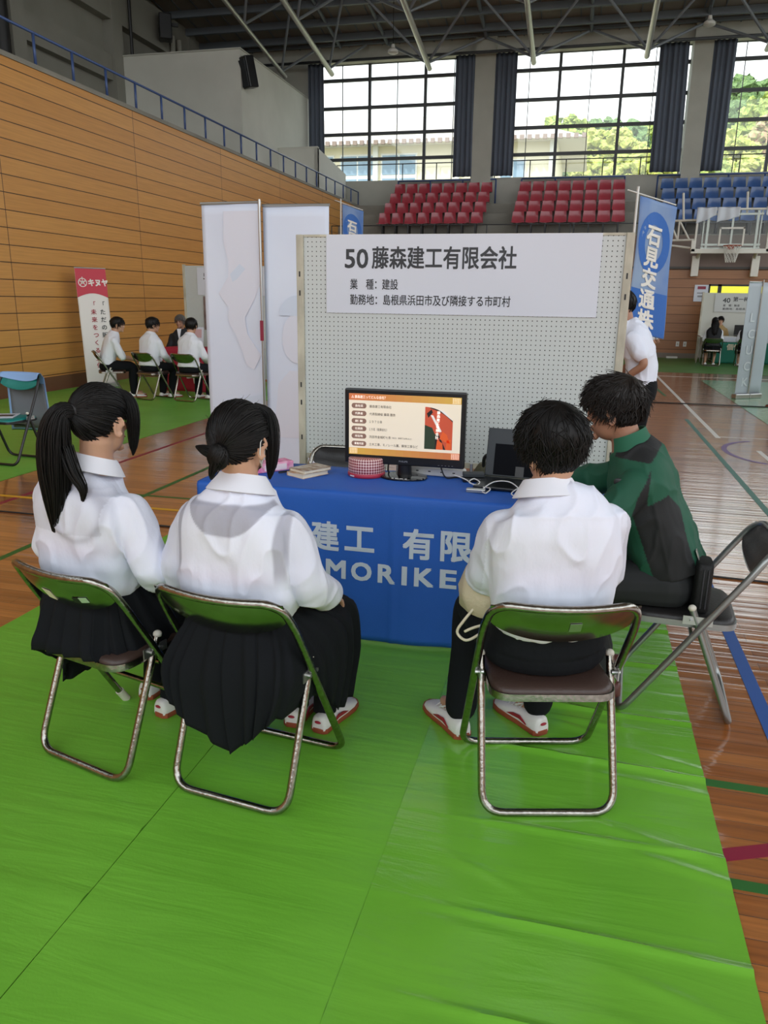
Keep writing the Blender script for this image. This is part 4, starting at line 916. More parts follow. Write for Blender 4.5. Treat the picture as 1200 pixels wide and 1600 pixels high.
# pink packet and pen
t = thing('pink_box', 'pink printed packet on the blue table beside the masked girl', 'box', (-1.43, 3.44, ZT), math.radians(50))
mb = MB(); mb.box((0, 0, .022), (.20, .09, .044)); mb.build('carton', mat('pink_print', '#d9699b', .45, var=(30, '#efc2d4', .8)), t, smooth=False, bevel=.004)
mb = MB(); mb.box((.0, -.0455, .022), (.12, .002, .028)); mb.build('label', mat('pale_pink', '#ecd9de', .5), t, smooth=False)
mb = MB(); mb.tube([(-1.36, 3.36, ZT+.009), (-1.25, 3.47, ZT+.009)], .005, 8); tag(mb.build('pen', M['p_black']), 'black pen lying beside the pink packet', 'pen')
mb = MB(); mb.sheet(lambda u, v: (-1.60+.13*u, 3.20+.12*v+.04*u, ZT+.001), 4, 4, (0, 0, .001)); tag(mb.build('flyer', mat('pink_flyer', '#d98a9b', .5), smooth=False), 'pink flyer at the left end of the blue table', 'paper')
# power strip behind the monitor
t = thing('power_strip', 'white power strip behind the monitor stand', 'power strip', (-.66, 3.575, ZT), math.radians(-4))
mb = MB(); mb.box((0, 0, .02), (.34, .055, .04)); mb.build('housing', M['plastic_white'], t, smooth=False, bevel=.008, seg=3)
mb = MB()
for k in range(5): mb.box((-.12+k*.06, -.0278, .022), (.012, .002, .005)); mb.box((-.12+k*.06, 0, .0402), (.012, .004, .001)); 
mb.build('socket', M['p_black'], t, smooth=False)
mb = MB(); mb.tube(cr_spline([(-.60, 3.50, ZT+.06), (-.575, 3.50, ZT+.01), (-.53, 3.53, ZT+.006), (-.47, 3.545, ZT+.01), (-.40, 3.57, ZT+.02)], 8), .004, 6); tag(mb.build('power_cable', M['p_black'], angle=None), 'black power cable behind the monitor', 'cable')
mb = MB(); mb.tube(cr_spline([(-.85, 3.50, ZT+.075), (-.856, 3.51, ZT+.02), (-.85, 3.53, ZT+.006)], 8), .0035, 6); tag(mb.build('monitor_cable', M['p_black'], angle=None), 'thin black cable hanging behind the monitor left of its neck', 'cable')
# laptop seen from behind its dark lid, on a raised black dock
t = thing('laptop', 'dark grey laptop standing open on the right end of the blue table', 'laptop', (-.245, 3.46, ZT), math.radians(-7))
dk = mat('dark_grey_laptop', '#2f3438', .5, metal=.1)
mb = MB(); mb.box((0, -.02, .009), (.33, .22, .014)); mb.build('keyboard_base', M['plastic_black'], t, smooth=False, bevel=.004)
lid = MB(); lid.box((0, 0, .115), (.33, .008, .225)); o = lid.build('lid', dk, t, smooth=False, bevel=.003); o.location = (0, .085, .016); o.rotation_euler = (math.radians(-12), 0, 0)
scn = MB(); scn.box((.01, -.0052, .083), (.27, .0018, .145)); q = scn.build('screen', mat('dark_screen', '#0b0d12', .7, spec=.1), o, smooth=False)
hb = MB(); hb.box((.0, -.006, .03), (.04, .004, .05)); hb.build('hinge_block', M['plastic_black'], o, smooth=False)
t = thing('usb_hub', 'small silver USB hub lying in front of the laptop', 'hub', (-.402, 3.285, ZT), math.radians(2))
mb = MB(); mb.box((0, 0, .0085), (.085, .03, .017)); mb.build('housing', M['metal_grey'], t, smooth=False, bevel=.003)
mb = MB(); mb.tube([(.042, 0, .008), (.06, 0, .008)], .004, 8); mb.build('plug', M['p_black'], t)
pts = [(-.53, 3.47, ZT+.03), (-.47, 3.43, ZT+.022), (-.42, 3.37, ZT+.012), (-.40, 3.40, ZT+.02), (-.43, 3.42, ZT+.03), (-.445, 3.38, ZT+.02), (-.38, 3.35, ZT+.012), (-.34, 3.29, ZT+.02), (-.355, 3.25, ZT+.008), (-.375, 3.29, ZT+.012), (-.33, 3.34, ZT+.04), (-.26, 3.335, ZT+.045), (-.205, 3.28, ZT+.02), (-.215, 3.235, ZT+.008), (-.245, 3.26, ZT+.012), (-.21, 3.31, ZT+.03), (-.14, 3.31, ZT+.035), (-.09, 3.29, ZT+.02)]
mb = MB(); mb.tube(cr_spline(pts, 8), .0028, 7); tag(mb.build('white_cable', M['plastic_white'], angle=None), 'looped white cable lying in front of the laptop', 'cable')
t = thing('charger', 'small black and grey charger between the monitor and the laptop', 'charger', (-.44, 3.5, ZT), math.radians(15))
mb = MB(); mb.box((0, 0, .009), (.11, .06, .018)); mb.build('housing', M['plastic_black'], t, smooth=False, bevel=.004)
mb = MB(); mb.box((.0, .02, .028), (.10, .05, .02)); mb.build('adapter', dk, t, smooth=False, bevel=.004)
mb = MB(); mb.tube([(-.01, .035, .03), (-.01, .035, .075)], .008, 10); mb.build('plug', M['metal_grey'], t)
# olive bag and pale box behind the table end
t = thing('cloth_bag', 'olive cloth bag standing behind the laptop under the pegboard', 'bag', (-.36, 3.83, .0))
mb = MB(); mb.loft([[Vector((a*math.copysign(abs(math.cos(q))**.6, math.cos(q)), b*math.copysign(abs(math.sin(q))**.6, math.sin(q)), z)) for q in np.linspace(0, 2*math.pi, 29)[:-1]] for a, b, z in ((.16, .09, 0), (.18, .11, .1), (.17, .10, .45), (.13, .07, .66), (.10, .04, .71))]); mb.build('body', mat('olive_canvas', '#6a6a55', .85, bump=(60, .3)), t)
mb = MB(); mb.tube(cr_spline([(-.07, -.03, .68), (-.06, -.05, .76), (.04, -.05, .76), (.07, -.03, .68)], 6), .009, 8); mb.build('strap', M['p_black'], t)
t = thing('tissue_box', 'pale carton on the table end under the arm of the man in green', 'box', (.02, 3.36, ZT), math.radians(20))
mb = MB(); mb.box((0, 0, .035), (.12, .07, .07)); mb.build('carton', mat('pale_carton', '#d5d6c6', .6), t, smooth=False, bevel=.003)
mb = MB(); mb.sheet(lambda u, v: (-.01+.12*u, 3.42+.1*v, ZT+.002), 4, 4, (0, 0, .001)); tag(mb.build('flyer', M['paper'], smooth=False), 'white sheet of paper on the right end of the blue table', 'paper')

# ------------------------------------------------------------------ rollup banners, flags
def rollup(name, label, p0, p1, z0, h, mface, mback, lean=0.0, pole=True, base=True):
    """standing rollup banner; p0,p1 = lower corners on the floor seen from the camera"""
    a, b = Vector((*p0, 0)), Vector((*p1, 0)); u = (b-a).normalized(); n = Vector((u.y, -u.x, 0)); w = (b-a).length; c = (a+b)/2
    t = thing(name, label, 'banner', c)
    sf = lambda x, z: u*(x-w/2)+Vector((0, 0, z0+z))+n*(-lean*z)
    mb = MB(); mb.sheet(lambda q, v: sf(q*w, v*h)+n*(.004*math.sin(q*5+v*4)), 14, 24, -n*.0012); mb.build('sheet', mface, t, angle=None)
    mb = MB(); mb.tube([sf(-.005, h), sf(w+.005, h)], .011, 8); mb.build('top_rail', M['metal_grey'], t)
    if base: mb = MB(); mb.box(-n*.0+Vector((0, 0, .045)), (w+.03, .11, .08), rz=math.atan2(u.y, u.x)); mb.build('base', M['metal_grey'], t, smooth=False, bevel=.012)
    return t, sf, n
wb = mat('white_banner_back', '#dde5f4', .55, var=(.9, '#d3dcef', .8)); ghost = mat('show_through_print', '#dcdfec', .55); ghost2 = mat('show_through_print_blue', '#d0dbec', .55)
t, sf, n = rollup('rollup_banner', 'white back of a tall rollup banner, left one of the pair beside the pegboard', (-3.055, 6.03), (-2.535, 6.0), .07, 2.16, wb, wb)
pr = MB(); off = Vector((-.0, -.006, 0))
prof = [(.51, 2.10), (.20, 2.10), (.19, 1.86), (.23, 1.72), (.22, 1.6), (.13, 1.47), (.18, 1.40), (.22, 1.36), (.205, 1.28), (.22, 1.22), (.27, 1.15), (.33, 1.0), (.36, .9), (.43, .86), (.50, .98), (.38, 1.15), (.36, 1.28), (.45, 1.42), (.51, 1.55)]
prism_n = Vector((0, .0004, 0))
pr.add([sf(x, z)+n*.006 for x, z in prof], [tuple(range(len(prof)))]); pr.build('print', ghost, t, smooth=False)
pr = MB(); pr.add([sf(x, z)+n*.007 for x, z in [(.24, 1.62), (.33, 1.70), (.38, 1.66), (.30, 1.58), (.26, 1.56)]], [(0, 1, 2, 3, 4)]); pr.add([sf(x, z)+n*.007 for x, z in [(.10, .25), (.12, .5), (.3, .62), (.51, .66), (.51, .2)]], [(0, 1, 2, 3, 4)]); pr.build('print', ghost2, t, smooth=False)
mb = MB(); mb.tube([sf(.525, 0)+n*.02, sf(.525, 2.18)+n*.02], .011, 8); mb.build('pole', M['metal_grey'], t)
mb = MB(); mb.box(sf(.525, 1.18)+n*.034, (.028, .006, .16)); o = mb.build('tag', M['p_crimson'], t, smooth=False)
t, sf, n = rollup('rollup_banner', 'white back of a tall rollup banner, right one of the pair beside the pegboard', (-2.525, 6.03), (-1.985, 6.06), .07, 2.14, wb, wb)
pr = MB(); el = [(.27+.13*math.cos(a), 1.12+.2*math.sin(a)) for a in np.linspace(0, 2*math.pi, 25)[:-1]]; pr.add([sf(x, z)+n*.006 for x, z in el], [tuple(range(len(el)))]); pr.add([sf(x, z)+n*.006 for x, z in [(.05, .3), (.1, .75), (.2, .86), (.36, .86), (.45, .72), (.5, .3)]], [tuple(range(6))]); pr.build('print', ghost, t, smooth=False)
pr = MB(); el = [(.27+.15*math.cos(a), 1.3+.16*math.sin(a)) for a in np.linspace(0, math.pi, 16)]; pr.add([sf(x, z)+n*.007 for x, z in el], [tuple(range(len(el)))]); pr.build('print', ghost2, t, smooth=False)
# grey double banner in the middle of the court on the right
gb = mat('silver_banner_cloth', '#a9b0b8', .5); gp = mat('pale_banner_print', '#c7ccd0', .5)
t, sf, n = rollup('rollup_banner', 'silver grey rollup banner on the court at the right, seen from behind with its pole', (2.53, 13.86), (2.75, 14.0), .05, 1.82, gb, gb)
o2 = Vector((2.76, 14.02, 0))-Vector((2.64, 13.93, 0))
mb = MB(); mb.sheet(lambda q, v: o2+Vector((.22*q, .16*q, .05+1.82*v)), 6, 10, (.001, -.001, 0)); mb.build('second_sheet', gb, t, angle=None)
mb = MB(); mb.tube([sf(.265, 0)+n*.02, sf(.265, 1.86)+n*.02], .010, 8); mb.build('pole', M['metal_grey'], t)
mb = MB(); mb.box(o2+Vector((.11, .08, .045)), (.26, .12, .08), rz=math.radians(36)); mb.build('second_base', M['metal_grey'], t, smooth=False, bevel=.012)
for k, c in enumerate('KCUCL'): mb = MB(); put_text(mb, c, sf(.10, .16+k*.26)+n*.006, (sf(1, 0)-sf(0, 0)).normalized(), Vector((0, 0, 1)), .20, .015, th=.001); mb.build('letter', gp, t, smooth=False)
# red and white banner in the left booth
RB0, RB1 = Vector((-8.02, 11.40, 0)), Vector((-7.70, 11.78, 0))
red = mat('red_banner_print', '#c02a3f', .5); whb = mat('white_banner_cloth', '#e6e2dd', .55)
t, sf, n = rollup('rollup_banner', 'red topped white rollup banner with black and red lettering beside the wood wall', RB0[:2], RB1[:2], .03, 1.92, whb, whb, lean=.10)
w = (RB1-RB0).length; mb = MB(); P = [(0, 1.92), (0, 1.45)]+[(w*k/10, 1.45+.07*math.sin(math.pi*k/10)) for k in range(1, 10)]+[(w, 1.45), (w, 1.92)]
mb.add([sf(x, z)+n*.006 for x, z in P], [tuple(range(len(P)))]); mb.build('header', red, t, smooth=False)
U = (sf(1, 0)-sf(0, 0)).normalized(); UPV = (sf(0, 1)-sf(0, 0)).normalized()
mb = MB(); put_text(mb, 'キヌヤ', sf(.195, 1.645)+n*.008, U, UPV, .125, .05, fit=.32, th=.001)
cx, cz, rr = .105, 1.69, .072
for k in range(24):
    a, b = 2*math.pi*k/24, 2*math.pi*(k+1)/24; mb.add([sf(cx+r*math.cos(q), cz+r*math.sin(q))+n*.008 for r, q in ((rr, a), (rr, b), (rr-.013, b), (rr-.013, a))], [(0, 1, 2, 3)])
for (x0, z0, x1, z1) in ((-.05, .02, .05, .02), (0, .09, 0, .0), (-.045, -.05, 0, .02), (.045, -.05, 0, .02), (-.04, .035, -.005, -.02), (.04, .035, .005, -.02)):
    d = Vector((x1-x0, z1-z0)).normalized(); s = Vector((-d.y, d.x))*.006; mb.add([sf(cx+x, cz+z)+n*.0085 for x, z in ((x0-s.x, z0-s.y), (x0+s.x, z0+s.y), (x1+s.x, z1+s.y), (x1-s.x, z1-s.y))], [(0, 1, 2, 3)])
mb.build('logo', M['p_white'], t, smooth=False)
mb = MB()
for k, c in enumerate('「ただの販売」じゃ'): put_text(mb, c, sf(.335, 1.31-k*.125)+n*.008, U, UPV, .095, .012, th=.001)
mb.build('lettering', M['p_ink'], t, smooth=False)
mb = MB()
for k, c in enumerate('「未来をつくる」化'): put_text(mb, c, sf(.185, 1.31-k*.125)+n*.008, U, UPV, .095, .012, th=.001)
mb.build('lettering', M['p_redink'], t, smooth=False)
# blue nobori flags
def flag(label, base, H, udir, w, drop, text, ring=True, tilt=(0, 0)):
    t = thing('nobori_flag', label, 'flag', base); u = Vector(udir).normalized(); n = Vector((u.y, -u.x, 0)).normalized()
    tp = Vector((tilt[0]*H, tilt[1]*H, H))
    mb = MB(); mb.tube([(0, 0, 0), tp], .0125, 8); mb.build('pole', M['plastic_white'], t)
    mb = MB(); mb.tube([tp-u*.12+Vector((0, 0, -.06)), tp+u*(w+.02)+Vector((0, 0, -.06))], .007, 8); mb.build('arm', M['plastic_white'], t)
    mb = MB(); mb.box((0, 0, .03), (.36, .36, .06)); mb.build('base', M['plastic_black'], t, smooth=False, bevel=.02)
    sf = lambda x, z: Vector((tilt[0]*(H-z), tilt[1]*(H-z), H-.08-z))+u*x+n*(.018*math.sin(z*4+x*6)+.012*math.sin(x*17))
    fm = mat('blue_flag_cloth', '#8fa3bd', .6, var=(1.4, '#2b66b4', 1, (1, 1, .6)))
    mb = MB(); mb.sheet(lambda q, v: sf(.025+q*w, v*drop), 16, 40, n*.001); mb.build('cloth', fm, t, angle=None)
    blue = mat('flag_blue', '#2a63b2', .6); mb = MB(); P = []
    cx, cz = w*.5+.02, .40
    for k in range(28):
        a, b = 2*math.pi*k/28, 2*math.pi*(k+1)/28; mb.add([sf(cx+r*math.cos(q)*.9, cz+r*math.sin(q)*1.35)+n*.004 for r, q in ((w*.50, a), (w*.50, b), (w*.30, b), (w*.30, a))], [(0, 1, 2, 3)])
    mb.grid(lambda q, v: sf(.03+q*(w-.01), .86+v*(drop-.87))+n*.003, 16, 24)
    mb.build('print', blue, t, smooth=False)
    mb = MB()
    for k, c in enumerate(text): 
        vs, fs = text_geo(c, .20, .04, th=.001); mb.add([sf(w*.5-.085+v[0], .40+k*.205-v[1])+n*(.006+v[2]) for v in vs], fs)
    mb.build('lettering', M['p_white'], t, smooth=False); return t
flag('blue and white nobori flag with white lettering behind the right post of the pegboard', (.42, 8.5, 0), 2.62, (.86, .5, -.20), .44, 1.30, '石見交通株')
flag('small blue and white nobori flag far behind the white rollup banners', (-4.52, 14.5, 0), 3.3, (.86, .5, -.28), .42, 1.8, '石見交通株')

# ------------------------------------------------------------------ left booth
def small_chair(label, loc, fwd, group):
    return chair('folding_chair', label, loc, fwd, M['chrome'], M['steel_plate'], M['vinyl_brown'], 'bar', group=group, detail=False, w=.42)[0]
LCH = [((-7.12, 10.40, .004), (.80, .60, 0)), ((-6.33, 10.36, .004), (.30, .954, 0)), ((-5.67, 10.37, .004), (.18, .984, 0))]
LL = ['chrome folding chair under the student turned sideways beside the red banner', 'chrome folding chair under the middle student of the left booth', 'chrome folding chair under the student nearest the white rollup banner']
for (p, f), l in zip(LCH, LL): small_chair(l, p, f, None)
t = thing('booth_table', 'table with a crimson cloth in the left booth', 'table', (-5.85, 11.72, 0), math.radians(-6))
mb = MB(); mb.box((0, 0, .69), (1.6, .55, .03)); mb.build('tabletop', M['plastic_white'], t, smooth=False)
mb = MB(); mb.sheet(lambda u, v: (-.82+1.64*u, -.285-.012*math.sin(u*17)*v, .71-.69*v), 50, 12, (0, .004, 0)); mb.sheet(lambda u, v: (-.82+1.64*u, -.285+.57*v, .708), 20, 4, (0, 0, .004)); mb.build('cloth', mat('crimson_cloth', '#b3263f', .7), t, angle=None)
mb = MB()
for x in (-.75, .75):
    for y in (-.2, .2): mb.tube([(x, y, .68), (x, y, 0)], .014, 8)
mb.build('leg', M['chrome'], t)
mb = MB(); put_text(mb, 'キヌヤ', (-.35, -.30, .18), (1, 0, 0), (0, 0, 1), .32, .04, th=.001); mb.build('lettering', M['p_white'], t, smooth=False)
def standing_paper(label, loc, w, h, rz):
    t = thing('leaflet', label, 'leaflet', loc, rz)
    mb = MB(); mb.sheet(lambda u, v: (-w/2+w*u, .05*v, h*v), 3, 3, (0, .002, 0)); mb.build('sheet', M['paper'], t, smooth=False)
    mb = MB(); mb.sheet(lambda u, v: (-w*.36+w*.72*u, .05*(.5+v*.4)-.002, h*(.5+.4*v)), 2, 2, (0, .0005, 0)); mb.build('print', mat('pale_pink_print', '#c9a5a8', .6), t, smooth=False)
standing_paper('white leaflet with pink print standing on the crimson table, left one', (-6.05, 11.55, .715), .24, .33, 0)
standing_paper('white leaflet with pink print standing on the crimson table, right one', (-5.66, 11.55, .715), .22, .33, 0)
LPY = 13.0
t = thing('pegboard_partition', 'grey pegboard partition of the left booth, mostly hidden by the white rollup banner', 'partition', (0, LPY, 0))
mb = MB(); mb.box2((-6.97, 0, .1), (-5.0, .03, 2.05)); mb.build('pegboard', M['peg'], t, smooth=False)
mb = MB(); mb.box2((-7.0, -.02, 0), (-6.96, .04, 2.07)); mb.build('post', M['peg_frame'], t, smooth=False)
sign_sheet((-6.72, LPY-.012, 1.55), 1.5, .47, 'white paper sign with a number on the partition of the left booth', [('54', .12, .27, .15, .17, .02, 'p_ink'), ('業　種：小売', .14, .14, .065, .42, .012, 'p_ink'), ('勤務地：島根県', .14, .05, .065, .48, .012, 'p_ink')])
t = thing('photo_poster', 'photo poster of people in white behind the man in the suit', 'poster', (-6.62, LPY-.02, .95))
mb = MB(); mb.box2((0, -.003, .0), (.62, 0, .58)); mb.build('sheet', mat('poster_photo', '#5d4a49', .5, var=(6, '#8d7d78', 1)), t, smooth=False)
mb = MB(); mb.prism([(.2, .05), (.48, .05), (.45, .25), (.36, .36), (.25, .3)], (0, -.0045, 0), (1, 0, 0), (0, 0, 1), (0, .001, 0)); mb.build('print', M['p_cream'], t, smooth=False)
t = thing('photo_poster', 'pale notice sheet low on the left booth partition', 'poster', (-6.3, LPY-.02, .35))
mb = MB(); mb.box2((0, -.003, .0), (.7, 0, .55)); mb.build('sheet', mat('notice', '#c9c4bd', .5, var=(25, '#8f8a85', .8, (1, 1, 4))), t, smooth=False)
# teal chair with a pale blue cover at the far left
tc_, ppT, bkT, dT = chair('folding_chair', 'black framed folding chair with teal seat at the left edge', (-5.07, 6.18, .004), (-.06, -.998, 0), M['black_tube'], M['vinyl_teal'], M['vinyl_teal'], 'bar', True, w=.44, sh=.78)
ux = Vector((-.42, -.908, 0)); rx = Vector((.908, -.42, 0)) * -1
Mt = tc_.matrix_basis.copy(); Mt = Matrix.Translation(Vector((-5.07, 6.18, .004))) @ Matrix.Rotation(math.atan2(-.998, -.06)-math.pi/2, 4, 'Z')
ov = MB(); ov.sheet(lambda u, v: Mt @ (ppT(.0+1.0*u, .32*v-.02, -.026-.004*math.sin(u*9)) if v < .99 else ppT(u, .33+.04*math.sin(u*5), -.027)), 24, 6, (0, 0, .0))
ov = MB()
def coverpt(u, v):
    s = 2*v
    if s < .55: q = ppT(.0+u, .40*(1-s/.55)+.06*math.sin(u*4+.6)*(1-s/.55), -.030)
    elif s < .8: k = (s-.55)/.25; q = ppT(u, 0, -.030+.058*k)+dT*(.02*math.sin(k*math.pi)+.014)
    else: k = (s-.8)/1.2; b = ppT(u, 0, .028); q = Vector((b.x*(1+.10*k), b.y-.03-.02*k, b.z-.52*k))
    return Mt @ Vector(q)
ov.sheet(coverpt, 24, 40, (0, 0, .0015))
o = ov.build('seat_cover', mat('pale_blue_cover', '#8fb4e6', .7), None, angle=None)
tag(o, 'pale blue cover draped over the back of the teal chair', 'cover')
pk = MB(); pk.sheet(lambda u, v: coverpt(.05+.9*u, .47+.5*v)+Vector((0, -.005, 0)), 12, 12, (0, -.001, 0)); pk.build('mesh_panel', mat('grey_mesh', '#6f747c', .8), o, angle=None)
pk = MB(); pk.sheet(lambda u, v: coverpt(.05+.9*u, .47+.5*v)+Vector((0, .004, 0)), 12, 12, (0, .001, 0)); pk.build('mesh_panel', mat('grey_mesh', '#6f747c', .8), o, angle=None)
t = thing('magazine', 'white magazine lying on the seat of the teal chair', 'magazine', (-5.10, 5.97, .4245), math.radians(25))
mb = MB(); mb.box((0, 0, .004), (.2, .26, .007)); mb.build('pages', M['paper'], t, smooth=False)
mb = MB(); mb.box((0, 0, .0078), (.16, .1, .0006)); mb.build('print', M['p_ink'], t, smooth=False)

# ------------------------------------------------------------------ right booth at the back wall
RPY = 23.2
t = thing('booth_partition', 'pale partition board of the far right booth below the basketball goal', 'partition', (0, RPY, 0))
mb = MB(); mb.box2((3.12, 0, .1), (6.0, .04, 1.83)); mb.build('board', mat('pale_board', '#c6c7be', .6), t, smooth=False)
mb = MB(); mb.box2((3.09, -.02, 0), (3.13, .05, 1.85)); mb.build('post', M['peg_frame'], t, smooth=False)
sign_sheet((3.42, RPY-.02, 1.33), 2.2, .47, 'white paper sign with number 40 on the far right booth', [('40', .20, .25, .17, .19, .02, 'p_ink'), ('第一稀元素化学工業', .46, .29, .13, 1.2, .02, 'p_ink'), ('業　種：製造', .22, .15, .065, .42, .012, 'p_ink'), ('勤務地：島根県江津市', .22, .06, .065, .82, .012, 'p_ink')], m=mat('dull_paper', '#c5c8c6', .6))
t = thing('notice', 'white notice with a red heading on the brown wall beside the far right booth', 'notice', (3.0, 24.28, 1.60))
mb = MB(); mb.box2((0, -.006, 0), (.37, 0, .46)); mb.build('sheet', M['paper'], t, smooth=False)
mb = MB(); mb.box2((.08, -.008, .34), (.3, -.0055, .42)); mb.build('print', M['p_crimson'], t, smooth=False)
mb = MB(); mb.box2((.08, -.008, .22), (.3, -.0055, .25)); mb.box2((.1, -.008, .12), (.28, -.0055, .17)); mb.build('lettering', mat('grey_ink', '#8d9094', .6), t, smooth=False)
w = struct(thing('window_4', None, None)); yl = mat('emissive_yellow_blind', '#f0ee4a', .6, emit='#f0ee4a', estr=.25)  # blind glows by emission in place of sunlight
for x0, x1 in ((3.42, 3.62), (3.72, 4.52), (4.6, 5.4)): mb = MB(); mb.box2((x0, 24.285, 1.80), (x1, 24.299, 2.03)); mb.build('window_pane', yl, w, smooth=False)
mb = MB(); mb.box2((3.38, 24.27, 1.76), (5.5, 24.299, 1.80)); mb.box2((3.38, 24.27, 2.03), (5.5, 24.299, 2.08))
for x in (3.38, 3.62, 4.52): mb.box2((x, 24.27, 1.76), (x+(.04 if x < 3.5 else .1 if x < 4 else .08), 24.299, 2.08))
mb.build('window_frame', M['p_black'], w, smooth=False)
t = thing('booth_table', 'white table with a teal cloth in the far right booth', 'table', (4.35, 22.65, 0))
mb = MB(); mb.box((0, 0, .70), (2.6, .6, .03)); mb.build('tabletop', M['plastic_white'], t, smooth=False)
mb = MB(); mb.sheet(lambda u, v: (-.95+2.3*u, -.31-.012*math.sin(u*21)*v, .56-.54*v), 50, 10, (0, .004, 0)); mb.build('cloth', mat('teal_cloth', '#1f7a66', .7), t, angle=None)
mb = MB(); mb.box((-.0, -.308, .635), (2.5, .006, .12)); mb.build('front_panel', M['paper'], t, smooth=False)
mb = MB(); put_text(mb, '個性', (-.62, -.325, .38), (1, 0, 0), (0, 0, 1), .17, .03, th=.001); mb.build('lettering', M['p_cream'], t, smooth=False)
for x in (-1.22, 1.22):
    mb = MB(); mb.tube([(x, -.27, .68), (x-.12, -.25, 0)], .014, 8); mb.build('leg', M['metal_grey'], t)
    mb = MB(); mb.tube([(x, .27, .68), (x+.05, .25, 0)], .014, 8); mb.build('leg', M['metal_grey'], t)
t = thing('laptop', 'black laptop open on the table of the far right booth', 'laptop', (4.12, 22.62, .716), math.radians(15))
mb = MB(); mb.box((0, 0, .01), (.34, .24, .02)); mb.build('keyboard_base', M['plastic_black'], t, smooth=False)
mb = MB(); mb.box((0, .13, .16), (.34, .012, .26)); mb.build('lid', M['plastic_black'], t, smooth=False)
t = thing('display_board', 'white display screen on the table of the far right booth', 'screen', (4.62, 22.75, .716))
mb = MB(); mb.box((0, 0, .27), (.6, .03, .40)); mb.build('panel', M['paper'], t, smooth=False, bevel=.005)
mb = MB(); mb.box((0, .02, .05), (.1, .05, .1)); mb.build('stand', M['plastic_black'], t, smooth=False)
for x in (2.86, 3.06):
    t = thing('wall_socket', ['pale wall socket on the brown wall, left one', 'pale wall socket on the brown wall, right one'][x > 3], 'socket', (x-.15, 24.285, .40)); mb = MB(); mb.box((0, 0, 0), (.09, .012, .14)); mb.build('plate', M['plastic_white'], t, smooth=False); mb = MB(); mb.box((0, -.008, .0), (.03, .004, .06)); mb.build('outlet', M['peg_frame'], t, smooth=False)
RCH = [((3.22, 21.2, .004), 'chrome folding chair under the long haired girl at the left of the far right booth'), ((4.02, 21.2, .004), 'chrome folding chair under the second girl of the far right booth'), ((4.92, 21.3, .004), 'chrome folding chair beside the grey banner in the far right booth')]
for p, l in RCH: small_chair(l, p, (.05, .998, 0), None)
mb = MB(); mb.box((2.55, 23.9, .04), (.3, .12, .05)); tag(mb.build('wedge', M['plastic_white'], smooth=False), 'small pale box on the floor at the foot of the back wall', 'box')
# ------------------------------------------------------------------ people
M['skin'] = mat('skin', '#c39a80', .55, bump=(70, .05), var=(5, '#b98c72', .7))
M['skin_dark'] = mat('tanned_skin', '#a67a62', .55, bump=(70, .05), var=(5, '#9a6f58', .7))
M['hair'] = mat('black_hair', '#100e0d', .5, spec=.3)
M['hair_brown'] = mat('dark_brown_hair', '#1d1815', .45, spec=.35)
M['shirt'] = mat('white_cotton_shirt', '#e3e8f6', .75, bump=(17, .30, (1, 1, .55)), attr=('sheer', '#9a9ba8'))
M['shirt_plain'] = mat('white_polo', '#e3e6ee', .8)
M['black_cloth'] = mat('black_school_cloth', '#0e1115', .9, bump=(60, .1), spec=.25)
M['black_suit'] = mat('black_suit', '#191a1f', .8)
M['lip'] = mat('lip', '#a8665a', .5)
M['eye_dark'] = mat('dark_eye', '#1a1412', .2)

def remeshed(mb, voxel, it=3, fac=.5):
    me = mb.mesh('tmp', [], True); bm = bmesh.new(); bm.from_mesh(me); bmesh.ops.recalc_face_normals(bm, faces=bm.faces); bm.to_mesh(me); bm.free()
    o = bpy.data.objects.new('tmp', me); COL.objects.link(o)
    r = o.modifiers.new('r', 'REMESH'); r.mode = 'VOXEL'; r.voxel_size = voxel; r.use_smooth_shade = True
    if it: s = o.modifiers.new('s', 'SMOOTH'); s.factor = fac; s.iterations = it
    dg = bpy.context.evaluated_depsgraph_get(); m2 = bpy.data.meshes.new_from_object(o.evaluated_get(dg))
    bpy.data.objects.remove(o); bpy.data.meshes.remove(me); return m2
def displace(me, fn):
    n = len(me.vertices); co = np.empty(n*3); me.vertices.foreach_get('co', co); co = co.reshape(-1, 3)
    no = np.empty(n*3); me.vertices.foreach_get('normal', no); no = no.reshape(-1, 3)
    d = fn(co, no); co = co+(no*d[:, None] if d.ndim == 1 else d); me.vertices.foreach_set('co', co.ravel()); me.update()
def nz(co, s, off=0.0):
    s = np.asarray(s, float)*np.ones(3); return np.array([mnoise.noise(Vector((p[0]*s[0]+off, p[1]*s[1]+off*.7, p[2]*s[2]-off))) for p in co])
def link_mesh(me, name, mats, parent):
    me.name = name; me.materials.clear()
    for m in (mats if isinstance(mats, (list, tuple)) else [mats]): me.materials.append(m)
    me.polygons.foreach_set('use_smooth', [True]*len(me.polygons)); o = bpy.data.objects.new(name, me); COL.objects.link(o); o.parent = parent; return o

